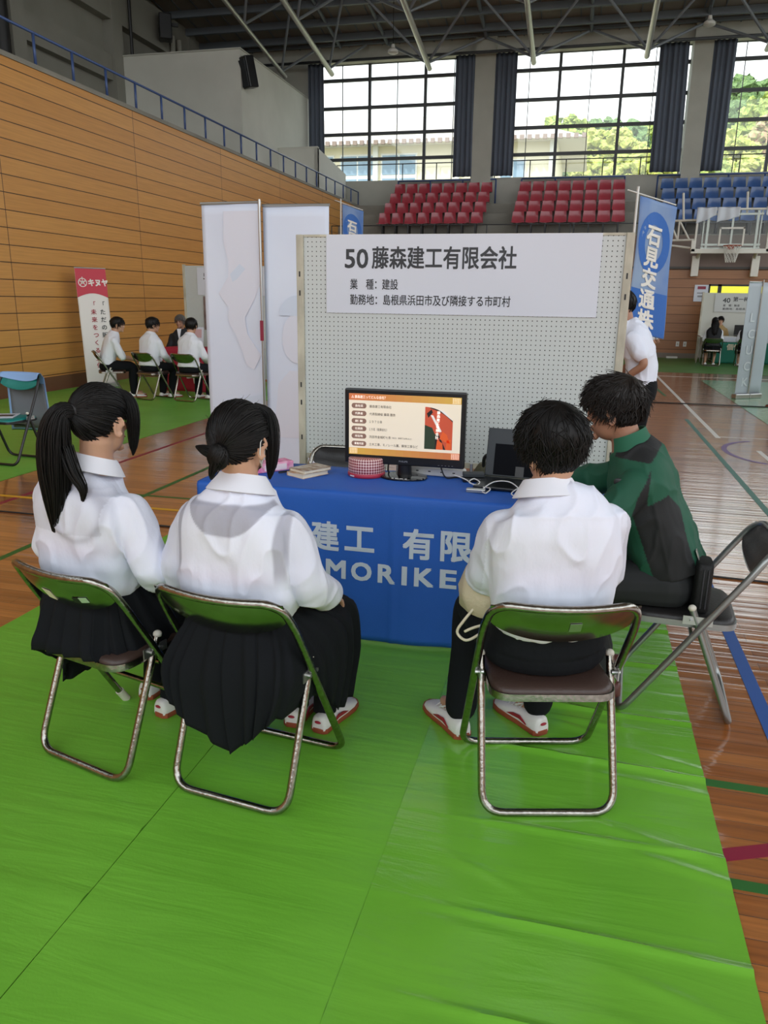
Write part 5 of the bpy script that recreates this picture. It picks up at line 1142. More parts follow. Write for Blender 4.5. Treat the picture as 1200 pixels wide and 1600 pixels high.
def oval(c, u, v, hw, hd, n=28, e=2.3):
    c, u, v = Vector(c), Vector(u), Vector(v); R = []
    for k in range(n):
        a = 2*math.pi*k/n; ca, sa = math.cos(a), math.sin(a)
        R.append(c+u*(hw*math.copysign(abs(ca)**(2/e), ca))+v*(hd*math.copysign(abs(sa)**(2/e), sa)))
    return R
def trunk(mb, st, n_between=5, e=2.4, inflate=0.0):
    """st: stations (x,y,z,half width,half depth[,yaw]); a closed loft following them"""
    P = cr_spline([s[:3] for s in st], n_between); W = sp1([s[3] for s in st], n_between); D = sp1([s[4] for s in st], n_between)
    Yw = sp1([s[5] if len(s) > 5 else 0 for s in st], n_between); R = []
    for i, p in enumerate(P):
        a, b = P[max(i-1, 0)], P[min(i+1, len(P)-1)]; t = (b-a).normalized()
        u = Vector((math.cos(Yw[i]), math.sin(Yw[i]), 0)); u = (u-t*u.dot(t)).normalized(); v = t.cross(u)
        R.append(oval(p, u, v, W[i]+inflate, D[i]+inflate, 28, e))
    mb.loft(R)
def limb(mb, pts, rad, n=6, seg=18, inflate=0.0, flat=1.0):
    P = cr_spline(pts, n); R = [max(.004, r+inflate) for r in sp1(rad, n)]
    mb.tube(P, R, seg, flat=flat)
    mb.ell(P[0], (R[0],)*3, None, 14, 8); mb.ell(P[-1], (R[-1]*.98,)*3, None, 14, 8)
def arm_pts(s, e, w):
    s, e, w = Vector(s), Vector(e), Vector(w)
    return [s, s.lerp(e, .5), e, e.lerp(w, .5), w]

def ray_ell(d, c, r):
    o = -np.asarray(c)/np.asarray(r); q = np.asarray(d)/np.asarray(r); A = q@q; B = o@q; Cc = o@o-1; D = B*B-A*Cc
    return (-B+math.sqrt(D))/A if D > 0 else 0.0
def head_r(d, jaw=1.0):
    d = np.asarray(d, float); a = ray_ell(d, (0, -.010, .026), (.0745, .0955, .090)); b = ray_ell(d, (0, .024, -.050), (.056*jaw, .062, .064))
    k = .010; m = max(a, b); return m+k*math.log(math.exp((a-m)/k)+math.exp((b-m)/k))-k*.35
def sph(az, pol):
    """az from forward towards the right, pol from the crown"""
    return Vector((math.sin(pol)*math.sin(az), math.sin(pol)*math.cos(az), math.cos(pol)))
def add_head(mb, Mh, s=1.0, jaw=1.0):
    n0 = len(mb.v); vs = []; fs = []; nu, nv = 40, 26
    rings = []
    for j in range(1, nv):
        p = math.pi*j/nv; rings.append([sph(2*math.pi*i/nu, p)*head_r(sph(2*math.pi*i/nu, p), jaw) for i in range(nu)])
    for r in rings: vs += r
    vs += [Vector((0, 0, head_r((0, 0, 1)))), Vector((0, 0, -head_r((0, 0, -1))))]; T = len(vs)-2
    for j in range(nv-2):
        for i in range(nu): fs.append((j*nu+i, (j+1)*nu+i, (j+1)*nu+(i+1) % nu, j*nu+(i+1) % nu))
    for i in range(nu): fs.append((T, i, (i+1) % nu)); fs.append((T+1, (nv-2)*nu+(i+1) % nu, (nv-2)*nu+i))
    mb.add(vs, fs)
    Rx = lambda a: Matrix.Rotation(math.radians(a), 3, 'X'); Rz = lambda a: Matrix.Rotation(math.radians(a), 3, 'Z'); Ry = lambda a: Matrix.Rotation(math.radians(a), 3, 'Y')
    mb.ell((0, .086, -.006), (.0105, .020, .030), Rx(-20), 12, 10); mb.ell((0, .100, -.026), (.0135, .013, .011), None, 12, 8)       # nose
    for q in (-1, 1):
        mb.ell((q*.010, .092, -.028), (.009, .010, .008), None, 10, 8)
        mb.ell((q*.030, .078, .030), (.024, .010, .007), Rz(-q*18), 10, 8)                                                         # brow
        mb.ell((q*.034, .072, -.020), (.020, .014, .014), None, 10, 8)                                                             # cheek
        E = Rz(-q*22) @ Rx(-12)
        c = Vector((q*.0765, -.008, -.012))
        ring = [c+E @ Vector((q*(.006+.004*math.cos(a)*0), .0165*math.cos(a), .030*math.sin(a)-.004*math.cos(a))) for a in np.linspace(.1*math.pi, 1.85*math.pi, 16)]
        mb.tube(ring, .0052, 8); mb.ell(c+E @ Vector((q*.001, .002, 0)), (.006, .014, .026), E, 10, 8); mb.ell(c+E @ Vector((q*.004, .006, -.029)), (.0055, .008, .009), E, 8, 6)
    mb.ell((0, .089, -.055), (.021, .009, .0062), None, 12, 8); mb.ell((0, .087, -.066), (.019, .009, .0062), None, 12, 8)          # lips
    mb.ell((0, .080, -.094), (.022, .014, .015), None, 12, 8)                                                                      # chin
    mb.v[n0:] = [tuple(Mh @ (Vector(p)*s)) for p in mb.v[n0:]]
def add_hand(mb, w, d, nrm, side, s=1.0, curl=.5):
    """w wrist, d pointing direction, nrm back-of-hand normal, side +1 = thumb along +(d x nrm)"""
    w, d, nrm = Vector(w), Vector(d).normalized(), Vector(nrm); nrm = (nrm-d*nrm.dot(d)).normalized(); x = d.cross(nrm)*side
    M3 = Matrix((x, d, nrm)).transposed()
    mb.ell(w+d*.045*s, (.037*s, .052*s, .0155*s), M3, 14, 10)
    for k, (o, L) in enumerate(((.026, .068), (.009, .076), (-.009, .071), (-.025, .056))):
        p = w+d*.078*s+x*o*s; pts = [w+d*.045*s+x*o*.8*s, p]; dd = d.copy()
        for f in (.42, .33, .25):
            dd = (dd*math.cos(curl)-nrm*math.sin(curl)).normalized(); p = p+dd*L*f*s+x*o*.05*s; pts.append(p)
        mb.tube(pts, [.0095*s, .0092*s, .0085*s, .008*s, .0068*s], 8); mb.ell(pts[-1], (.0068*s,)*3, None, 8, 6)
    b = w+d*.022*s+x*.024*s; t1 = b+(d*.65+x*.7-nrm*.15).normalized()*.036*s; t2 = t1+(d*.85+x*.3-nrm*.35).normalized()*.030*s
    mb.tube([b, t1, t2], [.0125*s, .0105*s, .008*s], 8); mb.ell(t2, (.008*s,)*3, None, 8, 6)

def strand(mb, pts, r0, r1, seg=3):
    n = len(pts); mb.tube(pts, [r0+(r1-r0)*(i/(n-1))**1.6 for i in range(n)], seg, caps=False)
HAIRLINE = [(0, 62), (20, 72), (45, 86), (62, 90), (80, 94), (98, 103), (115, 130), (140, 148), (180, 156)]
def hl(az, tbl=HAIRLINE):
    a = abs(math.degrees(math.atan2(math.sin(az), math.cos(az))))
    for (x0, y0), (x1, y1) in zip(tbl, tbl[1:]):
        if a <= x1: return math.radians(y0+(y1-y0)*(a-x0)/(x1-x0))
    return math.radians(tbl[-1][1])
def hair_cap(mb, Mh, s, off, tbl=HAIRLINE, lump=None, nu=56, nv=22):
    def pt(u, v):
        az = 2*math.pi*u; pol = hl(az, tbl)*max(v, .0001); d = sph(az, pol); o = off*(1-v**5)-.003*v**5
        if lump: o += lump(d)*(1-v**4)
        return Mh @ (d*(head_r(d)+o)*s)
    mb.grid(pt, nu, nv, wrap=True)
def cap_r(d, off, lump=None): return head_r(d)+off+(lump(d) if lump else 0)
def slerp(a, b, t):
    a, b = a.normalized(), b.normalized(); w = math.acos(max(-1, min(1, a.dot(b))))
    return a if w < 1e-4 else (a*math.sin((1-t)*w)+b*math.sin(t*w))/math.sin(w)
def pulled_hair(mb, Mh, s, off, tie, r, n=420, tbl=HAIRLINE, lump=None):
    """combed strands from the hairline to the tie direction"""
    T = tie.normalized()
    for k in range(n):
        az = r.uniform(-math.pi, math.pi); d0 = sph(az, hl(az, tbl)*math.sqrt(r.uniform(.0, 1))*.98); pts = []; wob = r.uniform(-.0012, .0025)
        m = 9; side = d0.cross(T)
        for i in range(m+1):
            t = i/m; d = slerp(d0, T, t); e = cap_r(d, off, lump)+wob+.0008*math.sin(t*9+k); 
            if t < .12 and d0.angle(T) > .3: e -= .004*(1-t/.12)
            pts.append(Mh @ (d*e*s))
        strand(mb, pts, r.uniform(.0016, .0026)*s, .0014*s)
def short_hair(mb, Mh, s, off, r, n=900, L=(.05, .09), lift=.010, whorl=(.02, -.4, 1), tbl=HAIRLINE, lump=None, rad=.0024, messy=.25, nape=1.0):
    Wd = Vector(whorl).normalized()
    for k in range(n):
        az = r.uniform(-math.pi, math.pi); d0 = sph(az, hl(az, tbl)*math.sqrt(r.uniform(.0, 1))); ax = Wd.cross(d0)
        if ax.length < 1e-3: continue
        ax = (ax.normalized()+Vector((r.gauss(0, messy), r.gauss(0, messy), r.gauss(0, messy)))*.6).normalized()
        ang = r.uniform(*L)/.1; m = 6; pts = []; li = lift*r.uniform(.2, 1.3); down = d0.z < -.25
        if down: ang *= .55*nape; li *= .5
        for i in range(m+1):
            t = i/m; d = Matrix.Rotation(ang*t, 3, ax) @ d0; e = cap_r(d, off, lump)+li*t*t+r.uniform(-.0006, .0006)
            if d.z < -.45: e = min(e, cap_r(d, off, lump)+.004)
            pts.append(Mh @ (d*e*s))
        strand(mb, pts, rad*s*r.uniform(.7, 1.3), .0006)
def bundle(mb, path, prof, r, n=220, rs=.0016, spread=1.0, m=14, tip=.25):
    """a lock: strands following path (list of points) with radius profile prof"""
    P = cr_spline(path, 6); L = len(P); F = []
    prev = None
    for i, p in enumerate(P):
        t = (P[min(i+1, L-1)]-P[max(i-1, 0)]).normalized(); u = t.orthogonal().normalized() if prev is None else (prev-t*prev.dot(t)).normalized(); prev = u; F.append((u, t.cross(u)))
    pr = sp1(prof, max(1, round((L-1)/(len(prof)-1)))); 
    while len(pr) < L: pr.append(pr[-1])
    mb.tube(P, [q*.72 for q in pr[:L]], 12)
    for k in range(n):
        a = r.uniform(0, 2*math.pi); q = math.sqrt(r.uniform(.25, 1)); end = 1-tip*r.random()**1.5; pts = []; ph = r.uniform(0, 6)
        for i in range(m+1):
            x = end*i/m*(L-1); j = min(int(x), L-2); f = x-j; p = P[j].lerp(P[j+1], f); u, v = F[j]; R = (pr[j]*(1-f)+pr[j+1]*f)*q*spread
            aa = a+.35*math.sin(i/m*3+ph)*.5; pts.append(p+u*math.cos(aa)*R+v*math.sin(aa)*R)
        strand(mb, pts, rs*r.uniform(.7, 1.3), rs*.5)

def make_shoe(parent, heel, toe_dir, s=1.0, upper=None, sole=None, stripe=None, laces=True):
    """sports shoe; heel = point on the floor under the heel"""
    d = Vector((toe_dir[0], toe_dir[1], 0)).normalized(); x = Vector((d.y, -d.x, 0)); O = Vector(heel)
    T = lambda a, b, c: O+x*(a*s)+d*(b*s)+Vector((0, 0, c*s))
    rows = [(-.025, .026, .065), (-.012, .034, .072), (.03, .036, .068), (.08, .038, .062), (.13, .044, .056), (.18, .047, .043), (.215, .040, .034), (.235, .024, .025), (.242, .008, .018)]
    mb = MB(); R = []
    for y, hw, h in rows: R.append([T(hw*math.copysign(abs(math.cos(a))**.7, math.cos(a)), y, .016+max(0, (h-.016))*max(0, math.sin(a))**.8-.004*max(0, -math.sin(a))) for a in np.linspace(0, 2*math.pi, 25)[:-1]])
    mb.loft(R); root = mb.build('shoe', upper, parent, angle=60)
    mb = MB(); mb.loft([[T(hw*1.06*math.copysign(abs(math.cos(a))**.7, math.cos(a))*k, y*1.01, z) for y, hw, a in sole_loop()] for k, z in ((.97, .001), (1.0, .004), (1.0, .018), (.96, .021))]); mb.build('sole', sole, root, angle=50)
    if stripe:
        for q in (-1, 1):
            mb = MB(); pts = [(.02, .030), (.06, .036), (.10, .030), (.135, .026), (.10, .042), (.06, .050)]
            mb.prism([(y, z) for y, z in pts], T(q*.040, 0, 0), d*s, Vector((0, 0, s)), x*q*.0045*s); mb.build('stripe', stripe, root, smooth=False)
        mb = MB(); mb.ell(T(0, -.0275, .047), (.014*s, .005*s, .0055*s), Matrix((x, d, Vector((0, 0, 1)))).transposed(), 12, 8); mb.build('heel_badge', stripe, root)
    if laces:
        mb = MB()
        for k in range(4): mb.tube([T(-.022, .085+.022*k, .066-.006*k), T(0, .09+.022*k, .073-.006*k), T(.022, .085+.022*k, .066-.006*k)], .0032*s, 6)
        for q in (-1, 1): mb.tube(cr_spline([T(0, .08, .074), T(q*.02, .07, .088), T(q*.04, .085, .082), T(q*.03, .1, .068)], 4), .0028*s, 6)
        mb.build('laces', M['plastic_white'], root)
    return root
def sole_loop():
    rows = [(-.027, .018), (-.015, .034), (.03, .036), (.08, .037), (.13, .044), (.18, .048), (.215, .042), (.236, .026), (.246, .0)]
    return [(y, hw, 0.0) for y, hw in rows]+[(y, hw, math.pi) for y, hw in reversed(rows[:-1])]

def head_matrix(c, yaw, pitch=0, roll=0):
    return Matrix.Translation(Vector(c)) @ Matrix.Rotation(math.radians(yaw), 4, 'Z') @ Matrix.Rotation(math.radians(pitch), 4, 'X') @ Matrix.Rotation(math.radians(roll), 4, 'Y')

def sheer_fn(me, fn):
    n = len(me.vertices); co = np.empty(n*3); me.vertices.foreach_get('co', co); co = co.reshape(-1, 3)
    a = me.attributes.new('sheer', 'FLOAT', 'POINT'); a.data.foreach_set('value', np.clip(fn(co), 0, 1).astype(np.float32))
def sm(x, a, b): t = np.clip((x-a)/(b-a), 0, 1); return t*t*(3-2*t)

def collar(parent, c, axis, fwd, r, mats, h=.034, gap=28, flare=.020, name='collar', drop=.018):
    ax = Vector(axis).normalized(); f = Vector(fwd); f = (f-ax*f.dot(ax)).normalized(); x = f.cross(ax); c = Vector(c); mb = MB(); R = []
    prof = [(r-.003, -.012), (r-.005, h*.6), (r-.003, h), (r+.003, h+.001), (r+flare*.42, h*.25), (r+flare, -drop), (r+flare-.004, -drop-.002), (r+.004, h*.1)]
    A = np.linspace(math.radians(gap), 2*math.pi-math.radians(gap), 44)
    for a in A:
        d = f*math.cos(a)+x*math.sin(a)*1.08; back = (1-math.cos(a))/2
        R.append([c+d*q+ax*(z*(.75+.25*back)-(.012*(1-back) if z < 0 else 0)) for q, z in prof])
    mb.loft(R); return mb.build(name, mats, parent, angle=50)

def person(label, O, F, sp, group=None):
    """seated or standing figure; everything in the frame: origin O, +y = F"""
    rz = math.atan2(F[1], F[0])-math.pi/2; S = sp
    vox = S.get('vox', .0048); r = random.Random(S.get('seed', 1)); s = S.get('hs', .94)
    mb = MB(); st = S['spine']
    trunk(mb, st, 5, 2.4, -.016)
    Mh = head_matrix(S['head'], *S.get('look', (0, 0, 0))); nb = Vector(st[-1][:3]); hc = Mh @ Vector((0, -.018, -.045))
    limb(mb, [nb+Vector((0, -.0, -.05)), nb.lerp(hc, .45), hc], [.058, .050*s/.94, .052*s/.94], 5, 18)
    add_head(mb, Mh, s, S.get('jaw', 1.0))
    ar = S.get('arm_r', (.046, .040, .036, .033, .025)); lr = S.get('leg_r', (.078, .068, .052, .048, .034))
    for q, k in (('L', -1), ('R', 1)):
        sh, el, wr = S['sh'+q], S['el'+q], S['wr'+q]
        limb(mb, arm_pts(sh, el, wr), ar, 5, 14, -.004)
        hd = S.get('hd'+q) or tuple(Vector(wr)-Vector(el)); add_hand(mb, wr, hd, S.get('hn'+q, (0, 0, 1)), -k, S.get('hand_s', .95), S.get('curl', .35))
        limb(mb, arm_pts(S['hip'+q], S['kn'+q], S['an'+q]), lr, 5, 14, -.006)
        an = Vector(S['an'+q]); fd = Vector((*S['ft'+q], 0)).normalized(); mb.ell(an+fd*.055+Vector((0, 0, -.035)), (.030, .085, .026), Matrix((Vector((fd.y, -fd.x, 0)), fd, Vector((0, 0, 1)))).transposed(), 12, 8)
    me = remeshed(mb, vox, 3, .45)
    root = bpy.data.objects.new('person', me); me.name = 'person'; COL.objects.link(root); me.materials.append(S.get('skin', M['skin'])); root.location = O; root.rotation_euler = (0, 0, rz)
    me.polygons.foreach_set('use_smooth', [True]*len(me.polygons)); tag(root, label, 'person', group)
    # face
    for q in (-1, 1):
        e = MB(); e.ell((q*.031, .0800, .006), (.0125, .0085, .0035), Matrix.Rotation(math.radians(-q*14), 3, 'Z'), 12, 8); e.xf(Mh @ Matrix.Scale(s, 4)); e.build('eye', M['eye_dark'], root)
        e = MB(); e.tube([Mh @ (Vector(p)*s) for p in ((q*.012, .0925, .026), (q*.028, .0895, .031), (q*.046, .0765, .027))], [.002, .0032, .0015], 6); e.build('eyebrow', M['hair'], root)
    e = MB(); e.tube([Mh @ (Vector(p)*s) for p in ((-.019, .0915, -.060), (-.008, .0975, -.0595), (.008, .0975, -.0595), (.019, .0915, -.060))], [.0018, .0034, .0034, .0018], 6); e.build('mouth', M['lip'], root)
    return root, Mh, s, r

def shirt(root, S, mats, cuff=1.0, infl=.010, name='shirt', wr=.006, vox=.0055, folds=None, sheer=None, arm_infl=.012, extra=None, seams=True, bottom=None):
    mb = MB(); st = [list(x) for x in S['spine']]
    if bottom is not None: st = [x for x in st if x[2] >= bottom]
    trunk(mb, st[:-1]+[[*st[-1][:3], st[-1][3]*1.0, st[-1][4]*1.0]]+([] if len(st[-1]) < 6 else []), 5, 2.5, infl)
    ar = S.get('arm_r', (.046, .040, .036, .033, .025))
    for q in 'LR':
        s_, e_, w_ = (Vector(S[k+q]) for k in ('sh', 'el', 'wr')); P = arm_pts(s_, e_, w_); rr = [x+arm_infl for x in ar]
        rr = [rr[0]-.006, rr[1]-.002, rr[2]+.004, rr[3]+.003, rr[4]+.003]
        if cuff < 1:      # short sleeve
            L = cr_spline(P, 8); n = max(3, int(len(L)*cuff)); P = [L[int(i*(n-1)/3)] for i in range(4)]; rr = [rr[0], rr[1]+.002, rr[1]+.004, rr[1]+.006]
        limb(mb, P, rr, 5, 16)
        mb.ell(s_+Vector((0, 0, -.004)), (rr[0], rr[0], rr[0]), None, 14, 8)
    if extra: extra(mb)
    me = remeshed(mb, vox, 14, .5)
    def wrink(co, no):
        a = nz(co, (8, 8, 4.5), 3.1); b = nz(co, (17, 17, 9), 9.7); c = nz(co+.02*np.c_[a, b, a], (11, 11, 6), 21.0); ridge = (1-np.abs(c)*3).clip(0, 1)**2
        d = wr*(.9*a+.5*b)+wr*.9*(ridge-.3)
        if folds is not None: d = d+folds(co, no)
        return d
    if wr: displace(me, wrink)
    sheer_fn(me, sheer if sheer is not None else (lambda co: np.zeros(len(co))))
    return link_mesh(me, name, mats, root)
def trousers(root, S, mats, infl=.012, name='trousers', wr=.004, vox=.0055, top=None, seat=.423, hw=0):
    mb = MB(); st = [x for x in S['spine'] if x[2] <= (top or .60)]
    trunk(mb, st, 5, 2.4, infl*.8) if len(st) > 1 else None
    h = Vector(S['hipL']).lerp(Vector(S['hipR']), .5); mb.ell(h+Vector((0, -.015, -.012)), (S['spine'][0][3]+infl+hw, S['spine'][0][4]+infl+.005, .092), None, 20, 12)
    lr = S.get('leg_r', (.078, .068, .052, .048, .034))
    for q in 'LR':
        P = arm_pts(S['hip'+q], S['kn'+q], S['an'+q]); limb(mb, P, [lr[0]+infl, lr[1]+infl, lr[2]+infl*1.2, lr[3]+infl*1.3, lr[4]+infl*1.8], 5, 16)
    me = remeshed(mb, vox, 6, .5)
    def f(co, no):
        a = nz(co, 6, 1.3); b = nz(co, 14, 5.0); d = wr*(a+.5*b)
        fl = (co[:, 2]+d*no[:, 2]) < seat
        return d
    displace(me, f); n = len(me.vertices); co = np.empty(n*3); me.vertices.foreach_get('co', co); co = co.reshape(-1, 3)
    m = (co[:, 1] > -.02) & (co[:, 1] < .40) & (co[:, 2] < seat+.001) & (co[:, 2] > seat-.06) & (np.abs(co[:, 0]) < .2)
    if S.get('sit', True): co[m, 2] = seat+.001
    me.vertices.foreach_set('co', co.ravel()); me.update()
    return link_mesh(me, name, mats, root)

def skirt(root, paths, mats, npleat=22, amp=.012, seed=1, hem=None):
    """pleated skirt: paths = list of (azimuth deg, [points]) going round; 0 = forward, +90 = right"""
    paths = sorted(paths, key=lambda p: p[0]); K = len(paths); nT = 26; nA = 300; r = random.Random(seed)
    curves = []
    for _, P in paths:
        C = cr_spline(P, 10); L = [0]
        for a, b in zip(C, C[1:]): L.append(L[-1]+(b-a).length)
        out = []
        for k in range(nT+1):
            q = L[-1]*k/nT; j = max(i for i in range(len(L)) if L[i] <= q+1e-9); j = min(j, len(C)-2); f = (q-L[j])/max(1e-9, L[j+1]-L[j]); out.append(C[j].lerp(C[j+1], min(1, f)))
        curves.append(out)
    az = [p[0] for p in paths]; grid = []
    for i in range(nA):
        a = -180+360*i/nA; k = max([j for j in range(K) if az[j] <= a], default=K-1); k1 = (k+1) % K
        span = (az[k1]-az[k]) % 360 or 360; t = ((a-az[k]) % 360)/span; t = t*t*(3-2*t)*.5+t*.5
        col = [curves[k][j].lerp(curves[k1][j], t) for j in range(nT+1)]; grid.append(col)
    ph = [r.uniform(-.2, .2) for _ in range(npleat)]; vs = []
    for j in range(nT+1):
        f = j/nT; am = amp*(.25+.75*min(1, f*1.6))
        for i in range(nA):
            p = grid[i][j]; q = grid[(i+1) % nA][j]; o = grid[(i-1) % nA][j]; tn = (q-o); dn = grid[i][min(j+1, nT)]-grid[i][max(j-1, 0)]; n = tn.cross(dn)
            n = n.normalized() if n.length > 1e-9 else Vector((0, 0, 1))
            u = i/nA*npleat; c = int(u); w = (u-c+ph[c % npleat]*f) % 1.0; saw = (w/.78 if w < .78 else (1-w)/.22)
            vs.append(p+n*(am*(saw-.5))+n*(.004*mnoise.noise(p*9)))
    mb = MB(); fs = [(j*nA+i, j*nA+(i+1) % nA, (j+1)*nA+(i+1) % nA, (j+1)*nA+i) for j in range(nT) for i in range(nA)]
    mb.add(vs, fs); o = mb.build('skirt', mats, root, angle=None); m = o.modifiers.new('thickness', 'SOLIDIFY'); m.thickness = .003; m.offset = -1
    return o
# ------------------------------------------------------------------ the four people at the table
white_up = mat('white_shoe_upper', '#e3e2de', .5); brown_sole = mat('gum_sole', '#96482f', .6); red_st = mat('shoe_red', '#9c1f33', .5)
brown_up = mat('brown_shoe_upper', '#5a2f28', .5)
black_up = mat('black_shoe_upper', '#17181b', .5)

# girl with the ponytail
SA = dict(seed=11, hs=.94, head=(.058, .13, 1.126), look=(4, -2, 0),
    spine=[(-.02, .14, .50, .160, .115), (-.015, .125, .61, .140, .100), (-.005, .110, .74, .150, .105), (.010, .095, .86, .165, .105), (.022, .10, .925, .125, .082), (.035, .115, .985, .056, .054)],
    shR=(.168, .105, .862), elR=(.250, .12, .675), wrR=(.19, .32, .575), shL=(-.140, .115, .855), elL=(-.215, .14, .66), wrL=(-.10, .34, .545), hnR=(.3, -.2, 1), hnL=(-.3, -.2, 1),
    hipR=(.08, .17, .485), knR=(.10, .50, .455), anR=(.04, .385, .095), ftR=(.1, 1), hipL=(-.10, .17, .485), knL=(-.10, .50, .455), anL=(-.11, .46, .09), ftL=(-.1, 1))
pA, MhA, s, r = person('girl with a long black ponytail, white blouse and black skirt, seated at the left', A_O, A_F, SA)
SA2 = dict(SA); SA2['spine'] = [(-.02, .135, .590, .145, .105), (-.015, .122, .645, .165, .118), (-.005, .108, .74, .165, .116), (.010, .092, .86, .176, .108), (.022, .10, .925, .135, .086), (.034, .113, .975, .062, .058)]
def foldsA(co, no):
    x, y, z = co.T; back = sm(.14-y, 0, .06)
    f = .0032*np.exp(-((x-.168+.05*(z-.85))/.006)**2)*((z > .70) & (z < .93))*back
    f += .0026*np.exp(-((z-(.955-.16*np.abs(x)))/.006)**2)*back*(np.abs(x) < .2)
    low = sm(.82-z, 0, .2); f += .010*low*np.sin(z*58+x*16+3*np.sin(x*9))*.5*(nz(co, 5, 2)+.4).clip(0, 1)
    return f
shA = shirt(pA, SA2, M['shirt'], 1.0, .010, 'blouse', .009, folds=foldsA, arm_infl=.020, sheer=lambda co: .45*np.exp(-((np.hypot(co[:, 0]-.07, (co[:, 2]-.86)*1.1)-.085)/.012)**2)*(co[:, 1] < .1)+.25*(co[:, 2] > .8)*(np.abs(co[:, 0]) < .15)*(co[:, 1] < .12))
collar(shA, (.037, .112, .996), (.08, .25, 1), (-.0, 1, 0), .058, M['shirt_plain'], .024, 34, .034, drop=.022)
skA = skirt(pA, [(-180, [(-.02, .025, .61), (-.02, -.005, .54), (-.02, -.03, .46), (-.015, -.046, .425), (-.01, -.044, .395)]), (150, [(.07, .035, .61), (.09, .0, .54), (.10, -.025, .46), (.11, -.04, .425), (.12, -.04, .40)]), (-150, [(-.10, .035, .61), (-.13, .0, .54), (-.14, -.025, .46), (-.15, -.04, .42), (-.165, -.035, .385)]),
    (-120, [(-.14, .07, .61), (-.185, .045, .54), (-.205, .06, .45), (-.215, .10, .36), (-.215, .14, .24)]), (-95, [(-.16, .13, .61), (-.20, .14, .53), (-.225, .16, .44), (-.245, .16, .30), (-.26, .155, .15)]), (-70, [(-.14, .19, .61), (-.20, .26, .53), (-.215, .28, .44), (-.22, .27, .30), (-.22, .25, .17)]),
    (-40, [(-.08, .22, .61), (-.15, .36, .54), (-.19, .48, .49), (-.19, .52, .36), (-.18, .50, .22)]), (0, [(0, .23, .61), (0, .38, .54), (0, .50, .49), (0, .535, .36), (0, .51, .22)]), (40, [(.08, .22, .61), (.16, .36, .54), (.20, .48, .49), (.21, .52, .36), (.20, .50, .22)]),
    (70, [(.13, .19, .61), (.20, .26, .54), (.235, .34, .46), (.235, .36, .36), (.225, .36, .24)]), (95, [(.14, .13, .61), (.18, .14, .54), (.205, .17, .46), (.215, .20, .40), (.215, .24, .33)]), (120, [(.12, .07, .61), (.155, .045, .54), (.175, .04, .46), (.185, .04, .42), (.19, .05, .385)])], M['black_cloth'], 24, .017, 3)
hb = MB(); T = Vector((-.13, -.86, .30))
hair_cap(hb, MhA, s, .012); pulled_hair(hb, MhA, s, .0125, T, r, 560)
Tp = MhA @ (T.normalized()*cap_r(T.normalized(), .014)*s); iv = MhA.inverted()
path = [Tp+Vector((.006, .02, -.004)), Tp+Vector((-.012, -.020, .004)), Tp+Vector((-.030, -.036, -.05)), Tp+Vector((-.040, -.040, -.15)), Tp+Vector((-.048, -.038, -.26)), Tp+Vector((-.070, -.035, -.37))]
bundle(hb, path, [.017, .024, .040, .046, .036, .010], r, 520, .0017, 1.1, 16, .30)
bundle(hb, [Tp+Vector((0, -.03, -.10)), Tp+Vector((.03, -.035, -.17)), Tp+Vector((.055, -.03, -.22)), Tp+Vector((.050, -.03, -.26))], [.02, .018, .012, .004], r, 60, .0015, 1.2, 10, .3)
# side lock beside the cheek
L = lambda x, y, z: MhA @ (Vector((x, y, z))*s)
bundle(hb, [L(.030, .040, .104), L(.056, .062, .080), L(.071, .067, .04), L(.0755, .067, -.02), L(.071, .069, -.08), L(.064, .072, -.118)], [.004, .015, .021, .019, .013, .002], r, 110, .0013, 1.1, 12, .3)
bundle(hb, [L(-.020, .050, .108), L(-.044, .080, .082), L(-.061, .083, .04), L(-.067, .080, -.02), L(-.063, .081, -.08)], [.004, .013, .016, .014, .003], r, 70, .0013, 1.1, 12, .3)
hairA = hb.build('hair', M['hair'], pA, angle=None)
tb = MB(); tb.tube([Tp+Vector((.018*math.cos(a)*.4-.003, .012*math.cos(a)*.3, .021*math.sin(a)))+Vector((.016*math.cos(a), 0, 0)) for a in np.linspace(0, 2*math.pi, 19)[:-1]], .006, 8, closed=True); tb.build('hair_tie', M['p_black'], hairA)
make_shoe(pA, (.035, .340, .0), (.12, 1), .95, white_up, brown_sole, red_st); make_shoe(pA, (-.11, .415, .0), (-.1, 1), .95, white_up, brown_sole, red_st)
for q in (('R', .04, .385), ('L', -.11, .46)):
    mb = MB(); mb.tube([(q[1], q[2]-.005, .055), (q[1], q[2]+.0, .11), (q[1]+(.02 if q[0] == 'R' else 0), q[2]+.03, .20)], [.042, .041, .048], 16); mb.build('sock', M['black_cloth'], pA)

# girl with the bun and the face mask
SB = dict(seed=12, hs=.95, head=(.008, .115, 1.100), look=(-2, -4, 0),
    spine=[(0, .14, .50, .165, .118), (0, .125, .61, .150, .102), (.002, .112, .74, .160, .105), (.005, .10, .86, .175, .105), (.008, .105, .925, .130, .082), (.012, .115, .985, .058, .055)],
    shR=(.150, .11, .860), elR=(.215, .125, .690), wrR=(.205, .30, .590), shL=(-.148, .11, .855), elL=(-.218, .125, .675), wrL=(-.12, .33, .555), hnR=(.2, -.2, 1), hnL=(-.3, -.2, 1),
    hipR=(.09, .17, .485), knR=(.13, .50, .455), anR=(.11, .50, .09), ftR=(.15, 1), hipL=(-.09, .17, .485), knL=(-.11, .50, .455), anL=(.0, .505, .09), ftL=(-.05, 1))
pB, MhB, s, r = person('girl with a low hair bun and face mask, seated second from the left', B_O, B_F, SB)
